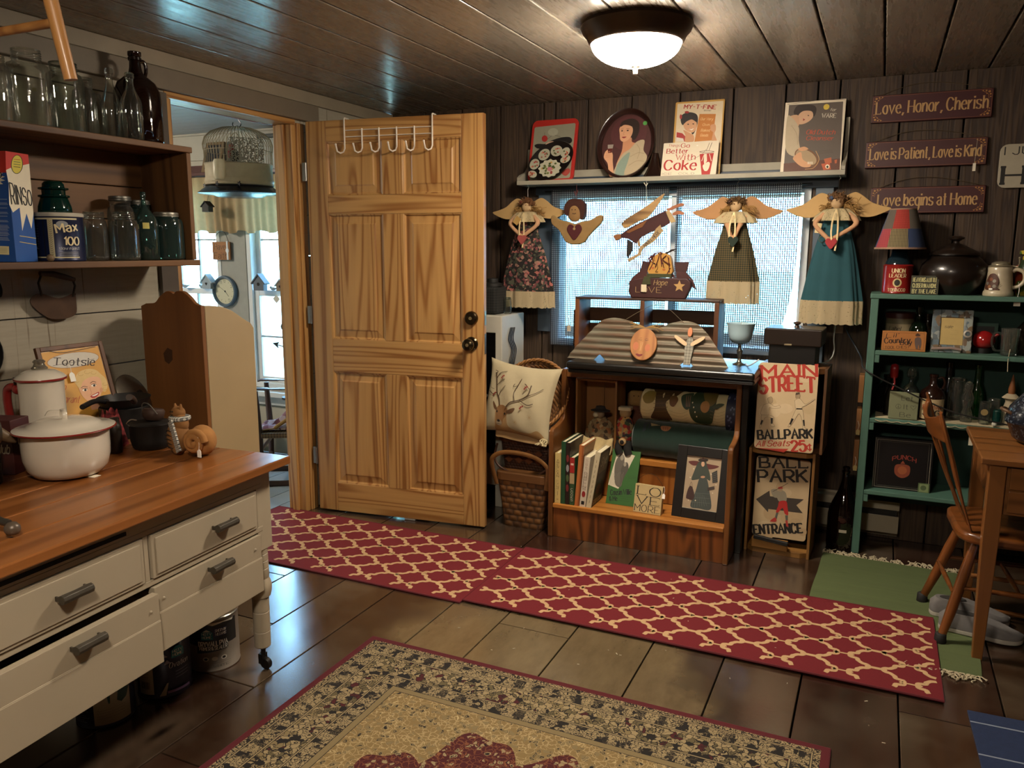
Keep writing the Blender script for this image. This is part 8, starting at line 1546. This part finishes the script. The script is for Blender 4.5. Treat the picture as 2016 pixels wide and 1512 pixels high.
# ---------------------------------------------------------------- the room beyond the doorway
vl = MB()
def vfn(u, v):
    x = -5.0+1.62*u; drop = .36+.010*math.sin(u*60)
    if u > .955: drop += .22*((u-.955)/.045)
    if u > .93: drop -= .03*math.sin((u-.93)/.07*PI)
    return (x, 4.075+.014*math.sin(u*150+1.2*math.sin(u*31))*(.35+.65*v)-.03*v*(1-v), 1.862-drop*v)
vl.grid(vfn, 320, 16); tvl = NT('linen'); 
tl_ = tvl.n('ShaderNodeBsdfTranslucent'); tl_.inputs[0].default_value = c4('#b59a70'); tvl.l(tvl.mix(tvl.noise(tvl.coord(), 30, 3), c4('#9c8460'), c4('#b59c76')), tvl.b.inputs['Base Color']); tvl.b.inputs['Roughness'].default_value = .95
mxs = tvl.n('ShaderNodeMixShader'); mxs.inputs[0].default_value = .12; tvl.l(tvl.b.outputs[0], mxs.inputs[1]); tvl.l(tl_.outputs[0], mxs.inputs[2]); tvl.l(mxs.outputs[0], tvl.out.inputs[0])
tag(mk('gathered_valance', vl, tvl.m, smooth=60), 'gathered cream linen valance over the far room windows', 'valance')
rsf = thing('plate_rail', 'dark red wooden plate rail above the far room valance', 'shelf', (-5.2, BY-.001, 1.87))
m = MB(); m.box(0, 2.3, -.10, 0, 0, .022); mk('rail_shelf', m, M('#4a1713', .4), rsf, bevel=.003); m = MB(); m.box(0, 2.3, -.018, 0, .0225, .075); mk('back_strip', m, M('#4a1713', .4), rsf, bevel=.002); m = MB(); m.box(0, 2.3, -.022, 0, -.05, -.0005); mk('apron', m, M('#3d120f', .4), rsf, bevel=.002)
o, a = panel('framed_picture', 'tan framed dark picture on red rail left of birdcage', 'picture frame', -4.16, -4.00, 1.8925, 2.09, 4.06, 4.12, None, '#7d6444', .012); a.rect(14, 10, 86, 90, '#15161c'); a.build('picture', o)
o = thing('green_lid_box', 'white storage box with dark green lid on the red rail', 'box', (-3.66, 4.055, 1.8925)); m = MB(); m.box(0, .15, 0, .085, 0, .19); mk('box_body', m, M('#9c9c94', .5), o, bevel=.004); m = MB(); m.box(-.005, .155, -.005, .088, .1905, .215); mk('lid', m, M('#15261e', .5), o, bevel=.004)
cg = thing('bird_cage', 'antique cream wire birdcage with black base hanging from ceiling', 'birdcage', (-3.30, 3.50, 1.690))
crm = M('#a8987a', .6, var=.15, scale=30); bkm = M('#15161c', .25, .3)
m = MB(); m.lathe([(0, -.012), (.12, -.012), (.15, .0), (.222, .006), (.225, .010), (.215, .016), (.18, .045), (.176, .048)], 56); mk('base_tray', m, bkm, cg, smooth=50)
m = MB(); m.lathe([(.178, .048), (.184, .052), (.180, .062), (.184, .074), (.180, .086), (.178, .09), (.178, .158), (.181, .162)], 56, caps=False); mk('cage_band', m, crm, cg, smooth=40, thick=.003)
m = MB()
for k in range(56):
    t_ = 2*PI*k/56; m.tube([(r_*math.cos(t_), r_*math.sin(t_), z) for r_, z in ((.180, .16), (.180, .23), (.184, .245), (.186, .27), (.175, .305), (.145, .335), (.09, .358), (.03, .366), (.0, .366))], .0017, 5, caps=False)
for r_, z in ((.181, .235), (.181, .165)): m.tube([(r_*math.cos(t_), r_*math.sin(t_), z) for t_ in [2*PI*k/56 for k in range(56)]], .0018, 5, True)
w_ = mk('wire_dome', m, crm, cg); 
m = MB(); m.tube(cat([(-.025, 0, .395), (-.03, 0, .382), (-.018, 0, .368), (0, 0, .374), (.018, 0, .368), (.03, 0, .382), (.018, 0, .40), (0, 0, .425)], 4), .0025, 6); m.tube([(0, 0, .42), (0, 0, .478)], .0016, 6); mk('hanging_hook', m, bkm, cg)
m = MB(); m.lathe([(.03, 0), (.036, .02), (.036, .085), (.028, .105), (0, .108)], 24, (.03, -.175, .072)); mk('feed_cup', m, M('#b5a88a', .4), cg, smooth=50)
for k, (x, y) in enumerate(((.02, -.19), (.13, -.14), (-.15, -.11))): st6 = [(x+(.014 if j % 2 == 0 else .006)*math.cos(PI*j/5), .05+(.014 if j % 2 == 0 else .006)*math.sin(PI*j/5)) for j in range(10)]; m = MB(); m.prism(st6, y-.004, y); mk('star_clip', m, bkm, cg)
m = MB(); m.box(-.005, .13, -.187, -.1855, .16, .27) if 0 else m.grid(lambda u, v: (.187*math.cos(R(-62+60*u)), .187*math.sin(R(-62+60*u)), .162+.13*v), 12, 3); mk('mesh_panel', m, lace('#8f8a7a', 150, .46), cg, smooth=60)
m = MB(); m.tube(cat([(-.03, -.02, .17), (-.03, -.02, .30), (.0, -.02, .335), (.03, -.02, .30), (.03, -.02, .17)], 4), .003, 6); mk('perch_swing', m, crm, cg)
bd_ = thing('red_bird', 'small red and black toy bird perched inside the birdcage', 'toy bird', (-3.30, 3.47, 1.86)); m = MB(); m.ball((0, 0, .04), (.022, .03, .04), 16, 10); m.tube([(0, .01, .03), (.01, .03, -.03)], [.014, .006], 8); mk('body', m, M('#15110f', .8), bd_, smooth=60); m = MB(); m.ball((.0, -.015, .085), (.018, .018, .02), 14, 10); m.ball((-.008, -.022, .05), (.014, .014, .03), 12, 8); mk('red_head', m, M('#8d1c20', .7), bd_, smooth=60)
ho = thing('tiny_birdhouse', 'tiny dark birdhouse ornament on string before the valance', 'birdhouse', (-4.01, 3.95, 1.628)); m = MB(); m.prism([(-.028, 0), (.028, 0), (.028, .035), (0, .058), (-.028, .035)], -.02, .02); mk('house', m, M('#2a2a26', .7), ho, bevel=.001); m = MB(); m.prism([(-.036, .030), (0, .062), (.036, .030), (.036, .036), (0, .069), (-.036, .036)], -.026, .026); mk('roof', m, M('#171613', .7), ho); m = MB(); m.tube(cat([(0, 0, .066), (-.01, .04, .14), (-.05, .10, .20)], 4), .001, 5); mk('string', m, M('#5a5040', .7), ho)
fh = thing('faith_sign', 'small brown board lettered Have Faith hung between far windows', 'sign', (-4.145, 4.105, 1.318), 0); m = MB(); m.box(0, .155, 0, .012, 0, .12); mk('board', m, M('#8a5c34', .6, var=.15), fh, bevel=.002)
a = Art(.155, .12); a.text('Have', 14, 42, 74, 30, '#33200f', .1, serif=.6); a.text('Faith', 10, 92, 84, 32, '#33200f', .1, serif=.6); a.build('lettering', fh); m = MB(); m.tube(cat([(.01, .004, .12), (.05, .004, .175), (.11, .004, .185), (.145, .004, .12)], 5), .0016, 5); mk('wire_loop', m, M('#2a2018', .6), fh); m = MB(); m.box(.128, .142, -.003, -.001, .0, .125); m.ball((.135, -.003, .062), (.014, .002, .018), 12, 6); mk('white_ribbon', m, M('#c9d0d4', .7), fh)
ck_ = thing('wall_clock', 'round blue-grey rimmed wall clock between the far windows', 'clock', (-4.066, 4.128, 1.105)); m = MB(); m.lathe([(.105, .0), (.108, -.012), (.102, -.024), (.092, -.026), (.086, -.016), (.085, -.008), (0, -.008)], 48, ax='y'); mk('case', m, M('#4a5c6a', .35), ck_, smooth=40)
a = Art(.17, .17); a.ell(50, 50, 50, 50, '#b9b59a', 40)
for h_ in range(12): t_ = PI/6*h_; x, y = 50+40*math.sin(t_), 50-40*math.cos(t_); a.text(str(h_ or 12).replace('3', '2').replace('4', '1').replace('6', '5').replace('7', '1').replace('8', '0').replace('9', '0') if 0 else {0: '12', 1: '1', 2: '2', 5: '5', 10: '10', 11: '11'}.get(h_, ''), x-5, y+5, x+5, 10, '#2a2a28', .14) if h_ in (0, 2, 5, 10, 11) else a.line([(x-3*math.sin(t_), y+3*math.cos(t_)), (x+3*math.sin(t_), y-3*math.cos(t_))], 2, '#2a2a28')
a.line([(50, 50), (68, 70)], 3.4, '#141414'); a.line([(56, 54), (18, 30)], 2.2, '#141414'); a.ell(50, 50, 4, 4, '#141414', 12); a.build('dial', ck_, (-.085, -.009, -.085))
def bhouse(label, x, z, s, c, hole, rc):
    o = thing('birdhouse', label, 'birdhouse', (x, 4.095, z), 0, 'birdhouses on the far window rail'); m = MB(); m.prism([(-.036*s, 0), (.036*s, 0), (.038*s, .045*s), (0, .085*s), (-.038*s, .045*s)], -.02, .018); mk('house', m, M(c, .7), o, bevel=.001)
    for sg in (-1, 1): m = MB(); m.prism([(0, .087*s), (sg*.05*s, .035*s), (sg*.052*s, .042*s), (0, .097*s)], -.026, .024); mk('roof', m, M(rc, .7), o)
    m = MB(); (m.prism([(0, .022*s), (.011*s, .036*s), (.006*s, .043*s), (0, .038*s), (-.006*s, .043*s), (-.011*s, .036*s)], -.0212, -.0202) if hole == 'heart' else m.lathe([(0, -.0212), (.010*s, -.0212), (.010*s, -.0202)], 14, (0, 0, .036*s), ax='y')); mk('hole', m, M('#15120f', .8), o)
RZ = 1.1455-.02
bhouse('pale grey birdhouse with heart hole on left far window', -4.19, 1.1205, 1.05, '#8a979f', 'heart', '#9aa6ac'); bhouse('dark grey peaked birdhouse on right far window', -3.73, 1.1205, 1.15, '#5a6068', 'round', '#4a5058'); bhouse('small brown white-roofed birdhouse on right far window', -3.55, 1.1205, .85, '#7d6a54', 'round', '#c4ccd0')
for x, lb in ((-4.43, 'tiny bird figure at left end of the far window rail'), (-4.27, 'tiny bird figure beside the heart birdhouse'), (-3.64, 'tiny bird figure between the two right birdhouses'), (-3.45, 'tiny bird figure beside the small brown birdhouse')): m = MB(); m.ball((0, 0, .012), (.022, .01, .012), 12, 8); m.ball((-.02, 0, .02), (.009, .008, .009), 10, 6); m.tube([(.018, 0, .014), (.045, 0, .02)], [.007, .002], 6); tag(mk('bird_figure', m, M('#7d8f9a', .6), loc=(x, 4.115, 1.1205), smooth=60), lb, 'bird figure', 'bird figures on the window rail')
m = MB(); m.prism([(-.03, 0), (0, -.03), (.03, 0), (0, .03)], 0, .001); m.prism([(-.012, 0), (0, -.012), (.012, 0), (0, .012)], -.0006, -.0002); tag(mk('paper_square', m, M('#c4c0b4', .8), loc=(-3.605, 4.10, 1.068)), 'small white diamond paper on right window rail', 'paper')
sw = thing('sheep_weathervane', 'white wooden ram on arrow weathervane standing on far sill', 'weathervane', (-3.43, 4.0, .35)); rz_ = -12
m = MB(); m.tube([(0, 0, 0.1), (0, 0, .41)], .004, 8); m.lathe([(0, .08), (.06, .08), (.06, .095), (0, .097)], 20); mk('pole', m, M('#3a3f46', .5, .5), sw)
m = MB(); m.T = Matrix.Translation((0, 0, .41)) @ Matrix.Rotation(R(12), 4, 'Y'); m.tube([(-.09, 0, 0), (.14, 0, 0)], .004, 8); m.prism([(-.14, .0), (-.085, .022), (-.095, 0), (-.085, -.022)], -.002, .002); mk('arrow', m, M('#2c3036', .5, .5), sw)
m = MB(); m.T = Matrix.Translation((.06, 0, .475)) @ Matrix.Rotation(R(10), 4, 'Y'); m.ball((0, 0, .0), (.085, .03, .042), 20, 12); m.ball((-.078, 0, .045), (.024, .018, .032), 14, 10)
for x in (-.06, -.035, .045, .068): m.tube([(x, .006 if x in (-.06, .068) else -.006, -.02), (x, 0, -.078)], [.012, .007], 8)
mk('ram_body', m, M('#a89878', .8, bump=.1), sw, smooth=60); m = MB(); m.T = Matrix.Translation((.06, 0, .475)) @ Matrix.Rotation(R(10), 4, 'Y'); m.ball((-.105, 0, .06), (.026, .014, .016), 14, 8); [m.tube([(-.085+.022*math.cos(t_)*(1-.02*t_), sy*(.012+.004*t_), .066+.022*math.sin(t_)*(1-.02*t_)) for t_ in [k*.5 for k in range(13)]], .006, 8) for sy in (-1, 1)]; mk('horned_head', m, M('#241f1c', .6), sw, smooth=60)
rk = thing('rocking_chair', 'dark brown wooden rocking chair in the far room, arms showing', 'rocking chair', (-3.335, 3.64, 0), 31)
rw_ = lambda ax: wood('#4a2a16', '#2c170b', ax, 6, 26, .35, .2, .06)
for sy in (-1, 1):
    y = sy*.165
    m = MB(); m.tube([(0, y, .06), (0, y, .30), (-.012, y, .575)], [.016, .02, .015], 12); mk('front_post', m, rw_('z'), rk, smooth=60)
    m = MB(); m.tube([(.33, y*.85, .05), (.35, y*.85, .45), (.43, y*.85, .98)], [.016, .018, .014], 12); mk('back_post', m, rw_('z'), rk, smooth=60)
    m = MB(); m.tube(cat([(-.06, y, .585), (-.03, y, .59), (.06, y, .588), (.08, y*1.0, .588), (.37, y*.9, .585)], 4), [.026]*9+[.02, .018, .016, .015, .015, .015, .015, .015], 10, flat=(0, 0, 1)); mk('arm', m, rw_('x'), rk, smooth=60)
    m = MB(); m.tube(cat([(-.24, y, .06), (-.1, y, .025), (.1, y, .016), (.28, y, .022), (.40, y, .05), (.46, y, .075)], 5), .018, 8, flat=(0, 1, 0)); mk('rocker', m, rw_('x'), rk, smooth=60)
m = MB(); m.box(-.03, .35, -.18, .18, .295, .325); mk('seat', m, check('#7d6444', '#4a3522', 60, 60), rk, bevel=.006)
for z in (.13, .22): m = MB(); m.tube([(0, -.165, z), (0, .165, z)], .011, 10); mk('stretcher', m, rw_('y'), rk, smooth=60)
for z in (.62, .76, .90): m = MB(); m.box(.36+.12*(z-.45), .374+.12*(z-.45), -.135, .135, z, z+.07); mk('back_slat', m, rw_('y'), rk, bevel=.003)
price_tag(rk, (-.035, -.165, .44), s=1.3)
m = MB(); rn = random.Random(4); m.grid(lambda u, v: (-.02+.30*u, -.14+.27*v, .331+.045*math.sin(PI*u)*math.sin(PI*v)*(1.2+math.sin(11*u+3*v)*.6+math.sin(17*v)*.4)+.006), 26, 22); tag(mk('plaid_throw', m, blotch(('#5a2a34', '#7d5a64', '#8f7d74', '#4a2028', '#94848a'), 30), smooth=70, thick=.004, loc=(-3.335, 3.64, 0), rot=(0, 0, R(31))), 'crumpled mauve plaid throw on rocking chair seat', 'throw')
m = MB(); m.tube([(.08, -.13, .345), (.22, -.10, .44)], .011, 8); [m.tube([(.08, -.13, .345), (-.02+.012*k, -.165+.006*k, .337+.002*(k % 3))], .003, 5) for k in range(9)]; tag(mk('whisk_broom', m, M('#8f6c34', .8), loc=(-3.335, 3.64, 0), rot=(0, 0, R(31))), 'small straw whisk broom leaning on the mauve throw', 'broom')
cr = thing('scalloped_cradle', 'grey painted scalloped wooden cradle behind the table corner', 'cradle', (-3.86, 3.92, 0), -8)
ce_ = cat([(0, .40), (.03, .415), (.06, .40), (.07, .375), (.10, .375), (.125, .36), (.13, .30), (.145, .265), (.175, .255), (.19, .22), (.18, .17)], 4)
gm_ = M('#5d5a4e', .5, var=.1)
m = MB(); m.prism([(0, .03)]+[(.19, .03)]+ce_[::-1], 0, .02); mk('end_board', m, gm_, cr, bevel=.002); m = MB(); m.box(-.3, .0, .002, .018, .04, .30); mk('side_board', m, gm_, cr, bevel=.002); m = MB(); m.tube(cat([(-.3, .01, .03), (-.05, .01, .012), (.2, .01, .03)], 5), .012, 8); mk('rocker', m, gm_, cr)
m = MB(); m.grid(lambda u, v: (-.06+.2*u+.02*v, .0+.10*v, .004+.02*math.sin(PI*u)*math.sin(PI*v)*(1+.5*math.sin(14*u+5*v))), 18, 12); tag(mk('white_cloth', m, M('#a8a498', .9), smooth=70, thick=.003, loc=(-3.22, 3.86, .001)), 'crumpled white cloth on floor behind the rocking chair', 'cloth')
